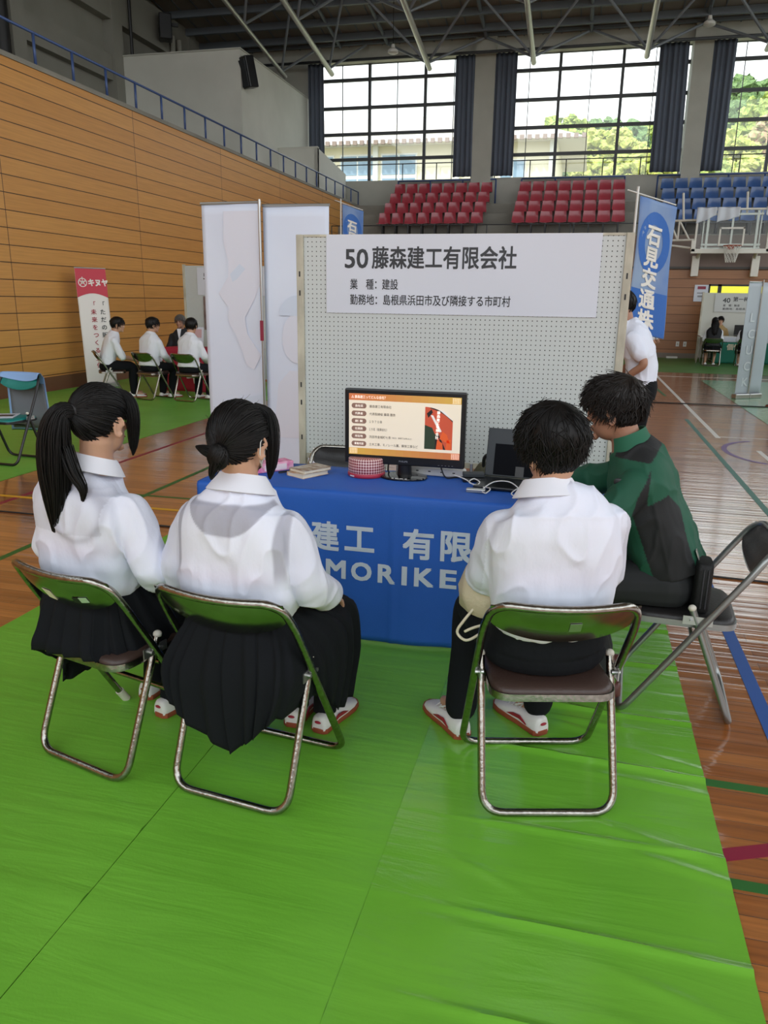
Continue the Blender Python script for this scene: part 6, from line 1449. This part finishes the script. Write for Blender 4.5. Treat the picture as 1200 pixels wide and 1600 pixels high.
SB2 = dict(SB); SB2['spine'] = [(0, .135, .590, .150, .108), (0, .120, .645, .178, .124), (.002, .106, .73, .172, .122), (.005, .095, .86, .168, .108), (.008, .105, .925, .125, .086), (.012, .115, .978, .064, .060)]
def foldsB(co, no):
    x, y, z = co.T; back = sm(.14-y, 0, .06)
    f = .0032*np.exp(-((np.abs(x)-.172+.05*(z-.85))/.006)**2)*((z > .70) & (z < .93))*back
    f += .0026*np.exp(-((z-(.940-.10*np.abs(x)))/.006)**2)*back*(np.abs(x) < .2)
    low = sm(.80-z, 0, .2); f += .011*low*np.sin(z*62-np.abs(x)*18+2*np.sin(x*11))*.5*(nz(co, 5, 7)+.4).clip(0, 1)
    return f
def sheerB(co):
    x, y, z = co.T; bk = sm(.13-y, 0, .03); ax = np.abs(x-.008)
    scoop = .855+.085*(ax/.128)**2.8; a = sm(z, scoop-.004, scoop+.004)*(1-sm(ax, .128, .134))*(1-sm(z, .938, .946))*bk
    strap = sm(ax, .142, .149)*(1-sm(ax, .170, .180))*sm(z, .70, .76)*bk*.75
    return np.maximum(np.maximum(.85*a, strap), .24*sm(ax, .170, .182))
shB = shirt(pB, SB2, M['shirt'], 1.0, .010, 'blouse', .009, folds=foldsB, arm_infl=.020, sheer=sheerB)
collar(shB, (.013, .112, .984), (.02, .22, 1), (0, 1, 0), .060, M['shirt_plain'], .026, 34, .036, drop=.024)
skB = skirt(pB, [(-180, [(0, .02, .60), (0, -.015, .53), (.005, -.045, .44), (.015, -.055, .33), (.03, -.052, .195)]), (155, [(.08, .03, .60), (.10, -.01, .52), (.115, -.042, .44), (.11, -.052, .33), (.10, -.05, .25)]), (130, [(.125, .06, .60), (.165, .015, .52), (.185, -.03, .44), (.18, -.045, .38), (.155, -.048, .31)]),
    (-155, [(-.08, .03, .60), (-.11, -.01, .52), (-.13, -.042, .44), (-.13, -.05, .36), (-.12, -.05, .27)]), (-130, [(-.125, .06, .60), (-.17, .01, .52), (-.195, -.03, .44), (-.19, -.04, .38), (-.17, -.04, .32)]),
    (105, [(.15, .11, .60), (.195, .12, .54), (.235, .15, .45), (.235, .17, .36), (.22, .19, .30)]), (-105, [(-.15, .11, .60), (-.195, .12, .54), (-.225, .15, .45), (-.23, .18, .36), (-.22, .2, .28)]),
    (75, [(.14, .17, .60), (.215, .25, .55), (.265, .30, .47), (.262, .31, .33), (.235, .315, .175)]), (-75, [(-.14, .17, .60), (-.20, .25, .55), (-.235, .30, .46), (-.235, .31, .33), (-.22, .315, .2)]),
    (45, [(.10, .20, .60), (.185, .36, .555), (.235, .47, .51), (.25, .50, .36), (.235, .47, .17)]), (-45, [(-.10, .20, .60), (-.17, .36, .55), (-.21, .48, .50), (-.22, .52, .36), (-.2, .5, .2)]),
    (0, [(0, .22, .60), (0, .38, .54), (0, .50, .49), (0, .54, .34), (0, .51, .18)])], M['black_cloth'], 26, .017, 5)
hb = MB(); T = Vector((-.02, -.92, -.12)); hair_cap(hb, MhB, s, .014); pulled_hair(hb, MhB, s, .0145, T, r, 620)
Tp = MhB @ (T.normalized()*cap_r(T.normalized(), .014)*s)
n0 = len(hb.v); hb.ell(Tp+Vector((0, -.012, -.016)), (.030, .020, .034), None, 20, 14)
for k in range(150):
    a0 = r.uniform(0, 6.28); tw = r.choice((1, -1))*r.uniform(1.5, 3); pts = [Tp+Vector((0, -.012, -.016))+Vector((.031*math.sin(math.pi*t)*math.cos(a0+tw*t), .0215*math.sin(math.pi*t)*math.sin(a0+tw*t)-.001, .036*math.cos(math.pi*t))) for t in np.linspace(.03, .97, 10)]; strand(hb, pts, .0022, .0016)
bundle(hb, [Tp+Vector((-.012, -.012, -.01)), Tp+Vector((-.040, -.018, .002)), Tp+Vector((-.064, -.02, .010))], [.014, .011, .002], r, 60, .0013, 1.3, 8, .5)
bundle(hb, [Tp+Vector((.0, -.018, -.03)), Tp+Vector((-.012, -.024, -.06)), Tp+Vector((-.02, -.02, -.08))], [.016, .010, .002], r, 50, .0013, 1.3, 8, .5)
L = lambda x, y, z: MhB @ (Vector((x, y, z))*s)
bundle(hb, [L(.022, .050, .112), L(.052, .076, .085), L(.070, .072, .04), L(.075, .068, -.02), L(.070, .070, -.08), L(.063, .074, -.118)], [.005, .016, .021, .019, .014, .003], r, 150, .0014, 1.1, 12, .3)
bundle(hb, [L(-.022, .050, .112), L(-.052, .076, .085), L(-.070, .072, .04), L(-.075, .068, -.02), L(-.070, .070, -.08)], [.005, .016, .019, .014, .003], r, 80, .0014, 1.1, 12, .3)
for k in range(26):
    d = sph(r.uniform(-3.1, 3.1), r.uniform(0, 1.1)); p = d*cap_r(d, .016)*s; q = Vector((r.gauss(0, 1), r.gauss(0, 1), .8)).normalized()*r.uniform(.01, .03); strand(hb, [MhB @ p, MhB @ (p+q*.5), MhB @ (p+q+d*.002)], .0006, .0003)
hairB = hb.build('hair', M['hair'], pB, angle=None)
mb = MB()
def mask_pt(u, v):
    az = math.radians(-62+124*u); pol = math.radians(97+46*v-8*abs(u-.5)*2*(v-.5)); d = sph(az, pol); o = .006+.018*math.exp(-((u-.5)/.12)**2)*(1-.6*v)
    return MhB @ (d*(head_r(d)+o)*s)
mb.sheet(mask_pt, 20, 10, (0, 0, .0008)); mk = mb.build('face_mask', M['plastic_white'], pB, angle=None)
mb = MB()
for q in (1, -1): mb.tube([L(*p) for p in ((q*.060, .062, -.028), (q*.074, .022, -.006), (q*.083, -.012, .018), (q*.086, -.028, .008), (q*.083, -.026, -.025), (q*.070, .0, -.055), (q*.056, .045, -.082))], .0018, 6)
mb.build('ear_loop', M['plastic_white'], mk)
make_shoe(pB, (.005, .455, 0), (-.05, 1), .95, white_up, brown_sole, red_st); make_shoe(pB, (.115, .45, 0), (.15, 1), .95, white_up, brown_sole, red_st)
for x, y in ((0, .505), (.11, .50)): mb = MB(); mb.tube([(x, y-.005, .055), (x, y, .12), (x, y+.0, .22)], [.042, .041, .048], 16); mb.build('sock', M['black_cloth'], pB)

# boy in black trousers
SC = dict(seed=13, hs=.95, head=(-.042, .12, 1.094), look=(26, -8, -4),
    spine=[(-.015, .135, .50, .172, .120), (-.018, .12, .61, .150, .100), (-.020, .105, .74, .165, .104), (-.022, .09, .86, .180, .105), (-.030, .10, .915, .140, .085), (-.048, .115, .985, .062, .060)],
    shR=(.135, .105, .880), elR=(.160, .21, .690), wrR=(.10, .40, .600), shL=(-.168, .125, .845), elL=(-.200, .20, .680), wrL=(-.150, .355, .585), hnR=(.2, -.2, 1), hnL=(-.9, .2, .6), curl=.7,
    hipR=(.075, .16, .480), knR=(.085, .47, .455), anR=(.048, .455, .095), ftR=(-.5, 1), hipL=(-.115, .16, .480), knL=(-.200, .47, .455), anL=(-.235, .425, .095), ftL=(-.45, 1), arm_r=(.050, .043, .038, .035, .027), leg_r=(.080, .070, .052, .044, .034))
pC, MhC, s, r = person('boy with short black hair, white shirt and black trousers, seen from behind', C_O, C_F, SC)
SC2 = dict(SC); SC2['spine'] = [(-.015, .130, .560, .165, .112), (-.016, .115, .64, .172, .118), (-.018, .100, .74, .176, .116), (-.024, .085, .86, .176, .106), (-.030, .10, .925, .142, .090), (-.048, .115, .978, .066, .064)]
def foldsC(co, no):
    x, y, z = co.T; back = sm(.14-y, 0, .06)
    f = .0028*np.exp(-((np.abs(x+.022)-.180+.05*(z-.85))/.006)**2)*((z > .70) & (z < .93))*back+.0024*np.exp(-((z-(.930-.06*np.abs(x)))/.006)**2)*back*(np.abs(x+.02) < .2)
    low = sm(.72-z, 0, .2); return f+.010*low*np.sin(z*40+x*30)*.5*(nz(co, 5, 4)+.4).clip(0, 1)
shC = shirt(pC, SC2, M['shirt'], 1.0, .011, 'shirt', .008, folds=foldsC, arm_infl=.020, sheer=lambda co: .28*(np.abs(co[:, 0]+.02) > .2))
collar(shC, (-.048, .112, .980), (-.05, .25, 1), (-.1, 1, 0), .062, M['shirt_plain'], .028, 34, .034, drop=.022)
trousers(pC, SC, M['black_cloth'], .012, 'trousers', .004, top=.66, hw=.012)
lump = lambda d: .012*max(0, d.z)**.5+.006*math.exp(-((d.x)**2+(d.y+.75)**2+(d.z-.25)**2)/.15)
TC = [(0, 56), (35, 62), (62, 78), (80, 86), (98, 93), (115, 122), (140, 142), (180, 149)]
hb = MB(); hair_cap(hb, MhC, s, .020, TC, lump); short_hair(hb, MhC, s, .019, r, 1900, (.04, .085), .018, (.02, -.35, 1), TC, lump, .0022, .75)
for q in (1, -1): bundle(hb, [L_ for L_ in [MhC @ (Vector(p)*s) for p in ((q*.070, .020, .02), (q*.076, .024, -.012), (q*.073, .028, -.04))]], [.012, .010, .003], r, 40, .0013, 1.1, 7, .4)
hb.build('hair', M['hair'], pC, angle=None)
make_shoe(pC, (.048, .415, 0), (-.55, 1), .98, white_up, brown_sole, red_st); make_shoe(pC, (-.235, .385, 0), (-.45, 1), .98, white_up, brown_sole, red_st)

# man in the green work jacket
SD = dict(seed=14, hs=.98, head=(0, .492, 1.110), look=(-14, -8, 0), jaw=1.05, skin=M['skin_dark'],
    spine=[(0, .25, .50, .150, .100), (0, .270, .62, .150, .100), (0, .335, .76, .160, .105), (0, .370, .87, .170, .105), (0, .388, .93, .145, .092), (0, .430, 1.000, .064, .060)],
    shR=(.155, .39, .862), elR=(.210, .58, .790), wrR=(.120, .72, .800), shL=(-.155, .39, .862), elL=(-.245, .50, .740), wrL=(-.13, .67, .775), hnR=(.3, -.1, 1), hnL=(-.3, -.1, 1), curl=.6,
    hipR=(.095, .25, .485), knR=(.14, .58, .470), anR=(.12, .47, .095), ftR=(.15, 1), hipL=(-.095, .25, .485), knL=(-.13, .58, .470), anL=(-.12, .45, .095), ftL=(-.15, 1), arm_r=(.052, .046, .041, .038, .029), leg_r=(.086, .076, .058, .050, .038))
pD, MhD, s, r = person('man with tousled black hair in a green and black work jacket, in profile', D_O, D_F, SD)
M['jacket'] = mat('green_work_jacket', '#17523c', .75, bump=(300, .1), attr=('sheer', '#17191a'))
SD2 = dict(SD); SD2['spine'] = [(0, .245, .520, .172, .124), (0, .276, .62, .174, .120), (0, .342, .76, .174, .116), (0, .372, .87, .175, .108), (0, .395, .935, .140, .092), (0, .428, .990, .072, .068)]
def inpoly(y, z, P):
    c = np.zeros(len(y), bool); n = len(P)
    for i in range(n):
        (y0, z0), (y1, z1) = P[i], P[(i+1) % n]; k = ((z0 > z) != (z1 > z)) & (y < (y1-y0)*(z-z0)/((z1-z0) or 1e-9)+y0); c ^= k
    return c
PB = [(.345, .935), (.350, .800), (.278, .843), (.231, .786), (.204, .697), (.172, .615), (.12, .50), (.285, .50), (.345, .641), (.405, .790), (.375, .860)]
PY_ = [(.25, 1.2), (.30, 1.02), (.35, .950), (.475, .955), (.46, 1.01), (.40, 1.1)]
def jacket_mask(co):
    x, y, z = co.T; side = np.abs(x) > .035
    return (inpoly(y, z, PB) & side & (np.abs(x) < .235)) | inpoly(y, z, PY_) | ((y > .70) & (z < .745))
def foldsD(co, no):
    x, y, z = co.T; return .006*np.sin((z-y*.5)*52+x*8)*(nz(co, 5, 4)+.25).clip(0, 1)+.003*np.exp(-((y-(.26+.32*(z-.6)))/.007)**2)*(z < .95)
shD = shirt(pD, SD2, M['jacket'], 1.0, .013, 'jacket', .008, folds=foldsD, arm_infl=.022, sheer=jacket_mask)
collar(shD, (0, .428, 1.004), (0, .36, 1), (0, 1, 0), .064, mat('green_collar', '#1c5f45', .75), .036, 40, .020, drop=.02)
trousers(pD, SD, mat('charcoal_work_trousers', '#1c1f20', .8), .014, 'trousers', .006, top=.63)
mb = MB(); mb.ell((-.197, .455, .885), (.004, .016, .014), None, 10, 8); mb.build('badge', M['p_black'], shD)
mb = MB(); mb.sheet(lambda u, v: (-.135+.11*u, .138+.010*(1-u)+.016*v, .600+.040*v), 6, 3, (0, -.003, 0)); mb.build('reflective_tape', M['metal_grey'], shD, smooth=False)
lump = lambda d: .016*max(0, d.z)**.5+.008*max(0, d.y)*max(0, d.z)
TD = [(0, 52), (35, 56), (62, 76), (80, 90), (98, 96), (115, 114), (140, 124), (180, 126)]
hb = MB(); hair_cap(hb, MhD, s, .014, TD, lump); short_hair(hb, MhD, s, .013, r, 1700, (.04, .075), .026, (.0, -.55, 1), TD, lump, .0026, .75)
hb.build('hair', M['hair_brown'], pD, angle=None)
for q in (-1, 1): make_shoe(pD, (q*.12, .40, 0), (q*.15, 1), 1.05, brown_up, mat('dark_sole', '#3a2420', .6), None, laces=False)
# his belt pouch and the boy's bag
RZ = math.atan2(D_F.y, D_F.x)-math.pi/2; WD = Matrix.Translation(D_O) @ Matrix.Rotation(RZ, 4, 'Z')
t = thing('belt_pouch', 'black zipped pouch hanging on the belt of the man in green', 'pouch', WD @ Vector((-.125, .128, .421)), RZ)
mb = MB(); mb.loft([[Vector((.062*math.copysign(abs(math.cos(q))**.45, math.cos(q))*k, .030*math.copysign(abs(math.sin(q))**.45, math.sin(q))*k, z)) for q in np.linspace(0, 2*math.pi, 33)[:-1]] for k, z in ((.85, 0), (1, .012), (1, .16), (.96, .178), (.8, .186))]); mb.build('body', mat('black_nylon', '#121314', .7, bump=(200, .2)), t, angle=50)
mb = MB(); mb.tube([(-.0635, -.012, .02), (-.0635, -.012, .168)], .0028, 6); mb.tube([(-.0635, .004, .02), (-.0635, .004, .168)], .0028, 6); mb.build('zip', mat('dark_zip', '#34363a', .4), t)
RZC = math.atan2(C_F.y, C_F.x)-math.pi/2; WC = Matrix.Translation(C_O) @ Matrix.Rotation(RZC, 4, 'Z')
t = thing('drawstring_bag', 'cream drawstring bag on the lap of the boy in black trousers', 'bag', WC @ Vector((-.190, .305, .545)), RZC); t.scale = (1.25, 1.2, 1.2)
def bag_profile(mb):
    for a, b, z, dx in ((.03, .02, 0, 0),): pass
mb = MB(); mb.loft([[Vector((a*math.cos(q)*(1+.08*math.sin(5*q+z*30))+dx, b*math.sin(q)*(1+.08*math.cos(4*q)), z)) for q in np.linspace(0, 2*math.pi, 37)[:-1]] for a, b, z, dx in ((.03, .05, -.028, .0), (.058, .085, -.01, .0), (.066, .09, .04, 0), (.058, .08, .09, .005), (.04, .05, .125, .01), (.046, .055, .14, .012))]); mb.build('body', mat('cream_canvas', '#cfc4a8', .85, bump=(120, .2)), t, angle=60)
mb = MB(); mb.tube(cr_spline([(-.02, -.06, .02), (-.055, -.075, -.02), (-.072, -.07, -.058), (-.05, -.085, -.075), (-.015, -.085, -.055), (.01, -.08, -.03), (-.03, -.09, -.035), (-.055, -.085, -.05)], 6), .0038, 8); mb.build('cord', mat('cream_cord', '#dcd3ba', .8), t, angle=None)
# ------------------------------------------------------------------ people farther off
def far_spec(seed, lean=0.0, yaw=0, arms='lap', hx=0.0):
    y = lambda z: .13+lean*(z-.5)/.5
    S = dict(seed=seed, hs=.95, vox=.009, head=(hx, y(1.05)+.035, 1.10-.10*lean), look=(yaw, -6, 0),
        spine=[(0, .14, .50, .168, .115), (0, y(.61), .61, .150, .105), (0, y(.74), .74, .160, .110), (0, y(.86), .86, .172, .105), (0, y(.925), .92, .130, .085), (hx*.6, y(.985), .98, .060, .056)],
        shR=(.155, y(.86)+.01, .855), shL=(-.155, y(.86)+.01, .855), hipR=(.09, .17, .48), knR=(.11, .51, .45), anR=(.10, .47, .09), ftR=(.1, 1), hipL=(-.09, .17, .48), knL=(-.11, .51, .45), anL=(-.10, .47, .09), ftL=(-.1, 1), hnR=(.3, -.2, 1), hnL=(-.3, -.2, 1))
    S.update(elR=(.205, y(.7)+.09, .66), wrR=(.10, y(.6)+.30, .56), elL=(-.205, y(.7)+.09, .66), wrL=(-.10, y(.6)+.30, .56)); return S
def far_hair(root, Mh, s, r, style='short', m=None):
    hb = MB(); T3 = [(0, 56), (35, 60), (62, 80), (80, 94), (98, 104), (115, 122), (140, 134), (180, 137)]
    if style == 'short': hair_cap(hb, Mh, s, .020, T3, None, 32, 14); short_hair(hb, Mh, s, .018, r, 260, (.04, .08), .014, (.02, -.35, 1), T3, None, .004, .5)
    else:
        hair_cap(hb, Mh, s, .018, T3, None, 32, 14); L = lambda x, y, z: Mh @ (Vector((x, y, z))*s)
        bundle(hb, [L(0, -.05, .02), L(0, -.10, -.06), L(0, -.125, -.17), L(0, -.14, -.30), L(0, -.14, -.38)], [.07, .095, .095, .085, .05], r, 140, .004, 1.0, 9, .2)
    hb.build('hair', m or M['hair'], root, angle=None)
def far_person(label, O, F, S, top=None, cuff=1.0, low='trousers', lowm=None, hair='short', hairm=None, shoes=None, group=None, skin=None):
    if skin: S['skin'] = skin
    p, Mh, s, r = person(label, Vector(O), Vector(F), S, group)
    sh = shirt(p, S, top or M['shirt_plain'], cuff, .010, 'shirt', .006, vox=.009, arm_infl=.016, bottom=.5)
    nb = Vector(S['spine'][-1][:3]); collar(sh, nb+Vector((0, 0, -.005)), (0, .25, 1), (0, 1, 0), .060, top or M['shirt_plain'], .02, 34, .03, drop=.02)
    if low == 'trousers': trousers(p, S, lowm or M['black_cloth'], .012, 'trousers', .003, .009, top=.60)
    elif low == 'skirt':
        skirt(p, [(-180, [(0, .03, .60), (0, .015, .52), (0, .03, .42), (0, .10, .41)]), (-90, [(-.15, .12, .60), (-.20, .14, .52), (-.22, .18, .43), (-.22, .2, .30)]), (90, [(.15, .12, .60), (.20, .14, .52), (.22, .18, .43), (.22, .2, .30)]), (0, [(0, .22, .60), (0, .40, .54), (0, .52, .49), (0, .54, .32)]), (50, [(.1, .2, .6), (.18, .38, .54), (.21, .49, .49), (.21, .51, .32)]), (-50, [(-.1, .2, .6), (-.18, .38, .54), (-.21, .49, .49), (-.21, .51, .32)])], lowm or M['black_cloth'], 18, .012, 2)
    far_hair(p, Mh, s, r, hair, hairm)
    if shoes is not False:
        for q in 'LR':
            an = S['an'+q]; fd = Vector((*S['ft'+q], 0)).normalized(); make_shoe(p, (an[0]-fd.x*.045, an[1]-fd.y*.045, 0), fd, .95, shoes or white_up, brown_sole, None, laces=False)
    return p
# left booth
S1 = far_spec(31, .16, -10); S1.update(elR=(.19, .36, .62), wrR=(.06, .55, .56), elL=(-.19, .36, .62), wrL=(-.04, .56, .56), anR=(.12, .50, .09), anL=(-.12, .52, .09))
far_person('student in a white polo shirt leaning forward, turned sideways beside the red banner', (-7.12, 10.40, .004), (.80, .60, 0), S1, M['shirt_plain'], .52)
S2 = far_spec(32, .08, -25)
far_person('middle student of the left booth in a long sleeved white shirt, seen from behind', (-6.33, 10.36, .004), (.30, .954, 0), S2)
S3 = far_spec(33, .08, 10)
far_person('student of the left booth nearest the white rollup banner, in a white shirt', (-5.67, 10.37, .004), (.18, .984, 0), S3)
S4 = far_spec(34, .02, -4); S4['jaw'] = 1.08
far_person('grey haired man in a black suit facing the students across the crimson table', (-6.72, 12.42, .004), (.15, -.988, 0), S4, M['black_suit'], 1.0, 'trousers', M['black_suit'], 'short', mat('grey_hair', '#5f5b57', .6), black_up, skin=M['skin_dark'])
mb = MB(); P0 = Matrix.Translation(Vector((-6.72, 12.42, .004))) @ Matrix.Rotation(math.atan2(-.988, .15)-math.pi/2, 4, 'Z')
mb.add([P0 @ Vector(q) for q in ((-.035, .262, .985), (.035, .262, .985), (0, .285, .78))]+[P0 @ Vector(q) for q in ((-.035, .245, .985), (.035, .245, .985), (0, .262, .78))], [(0, 1, 2), (5, 4, 3), (0, 3, 4, 1), (1, 4, 5, 2), (2, 5, 3, 0)])
man = [o for o in bpy.data.objects if o.get('label', '').startswith('grey haired man')][0]
o = mb.build('shirt_front', M['shirt_plain'], None, smooth=False); o.parent = man; o.matrix_parent_inverse = (Matrix.Translation(man.location) @ Matrix.Rotation(man.rotation_euler.z, 4, 'Z')).inverted()
chair('folding_chair', 'chrome folding chair under the man in the black suit', (-6.72, 12.42, .004), (.15, -.988, 0), M['chrome'], M['steel_plate'], M['vinyl_brown'], 'bar', detail=False)

def stand_spec(seed, h=1.62, yaw=0, pitch=0):
    k = h/1.62
    S = dict(seed=seed, hs=.96, vox=.008, sit=False, head=(0, .02, 1.505*k), look=(yaw, pitch, 0),
        spine=[(0, 0, .88*k, .160, .110), (0, .0, 1.0*k, .140, .100), (0, .0, 1.13*k, .155, .105), (0, -.005, 1.25*k, .172, .102), (0, -.005, 1.315*k, .135, .082), (0, .0, 1.38*k, .060, .056)],
        shR=(.160, -.005, 1.25*k), shL=(-.160, -.005, 1.25*k), elR=(.215, .0, 1.01*k), wrR=(.20, .12, .80*k), elL=(-.215, .0, 1.01*k), wrL=(-.20, .12, .80*k), hnR=(1, 0, 0), hnL=(-1, 0, 0),
        hipR=(.085, 0, .83*k), knR=(.09, .02, .45*k), anR=(.09, -.01, .085), ftR=(.15, 1), hipL=(-.085, 0, .83*k), knL=(-.09, .02, .45*k), anL=(-.09, -.01, .085), ftL=(-.15, 1))
    return S
def stand_person(label, O, F, S, top, cuff, lowm, hair='short', skin=None, shoes=None):
    if skin: S['skin'] = skin
    p, Mh, s, r = person(label, Vector(O), Vector(F), S)
    sh = shirt(p, S, top, cuff, .014, 'shirt', .008, vox=.008, arm_infl=.022)
    nb = Vector(S['spine'][-1][:3]); collar(sh, nb+Vector((0, 0, -.01)), (0, .15, 1), (0, 1, 0), .062, top, .022, 34, .032, drop=.02)
    mb = MB(); h = S['hipL'][2]
    trunk(mb, [(0, 0, h-.06, .150, .105), (0, 0, h+.03, .172, .118), (0, 0, h+.10, .160, .110)], 4)
    for q in 'LR': P = arm_pts(S['hip'+q], S['kn'+q], S['an'+q]); limb(mb, P, [.092, .082, .068, .060, .052], 5, 16)
    me = remeshed(mb, .008, 6, .5); displace(me, lambda co, no: .004*nz(co, 7, 2)); link_mesh(me, 'trousers', lowm, p)
    far_hair(p, Mh, s, r, hair)
    for q in 'LR': an = S['an'+q]; fd = Vector((*S['ft'+q], 0)).normalized(); make_shoe(p, (an[0]-fd.x*.05, an[1]-fd.y*.05, 0), fd, 1.0, shoes or white_up, brown_sole, None, laces=False)
    return p
SM = stand_spec(41, 1.60, 10, -12); SM['spine'] = [(0, .02, .88, .155, .105), (0, .02, 1.0, .150, .105), (0, .04, 1.12, .160, .108), (0, .09, 1.235, .170, .104), (0, .12, 1.30, .135, .085), (0, .16, 1.365, .060, .056)]; SM['head'] = (0, .215, 1.485); SM['shR'] = (.155, .10, 1.24); SM['shL'] = (-.155, .10, 1.24); SM.update(elR=(.205, .13, 1.01), wrR=(.12, .30, .90), elL=(-.215, .0, 1.055), wrL=(-.17, .15, .915), hnR=(.3, .2, 1), hnL=(-.3, .2, 1))
stand_person('man in a white short sleeved shirt standing half hidden behind the pegboard', (.50, 6.55, 0), (-.95, .1, 0), SM, M['shirt'], .36, M['black_cloth'], 'short', M['skin_dark'])
SF = stand_spec(42, 1.58, 0)
stand_person('person in black trousers far behind the pegboard, mostly hidden by the blue flag', (1.45, 18.5, 0), (.95, -.3, 0), SF, M['shirt_plain'], 1.0, M['black_cloth'], 'short', None, black_up)
SF = stand_spec(43, 1.58, 0)
stand_person('person in dark blue trousers and black shoes at the right edge beside the grey banner', (3.06, 12.95, 0), (-.6, .8, 0), SF, M['shirt_plain'], 1.0, mat('dark_blue_trousers', '#1c2440', .8), 'short', None, black_up)
# right booth
S5 = far_spec(51, .08, 0)
far_person('long haired girl in a black vest and white sleeves at the far right booth', (3.22, 21.2, .004), (.05, .998, 0), S5, M['shirt_plain'], 1.0, 'skirt', None, 'long')
S6 = far_spec(52, .12, 0)
far_person('second long haired girl seated at the far right booth, partly behind the grey banner', (4.02, 21.2, .004), (.05, .998, 0), S6, M['shirt_plain'], 1.0, 'skirt', None, 'long')
for lab in ('long haired girl in a black vest', 'second long haired girl'):
    p = [o for o in bpy.data.objects if o.get('label', '').startswith(lab)][0]
    S = S5 if lab.startswith('long') else S6; mb = MB(); trunk(mb, [list(x) for x in S['spine'][:-1]]+[(0, S['spine'][-1][1], .945, .10, .075)], 5, 2.5, .018); me = remeshed(mb, .010, 5, .5); link_mesh(me, 'vest', M['black_suit'], p)
S7 = far_spec(53, .0, 0)
far_person('student in a white shirt seated behind the grey banner at the right edge', (4.92, 21.3, .004), (.05, .998, 0), S7, M['shirt_plain'], 1.0, 'trousers')
S8 = far_spec(54, .0, 0)
far_person('person in a tan jacket behind the table of the far right booth', (3.62, 23.16, .004), (-.1, -.995, 0), S8, mat('tan_jacket', '#a08658', .8), 1.0, 'trousers', M['black_suit'], 'short', None, black_up)
chair('folding_chair', 'chrome folding chair under the person in the tan jacket', (3.62, 23.16, .004), (-.1, -.995, 0), M['chrome'], M['steel_plate'], M['vinyl_brown'], 'bar', detail=False)
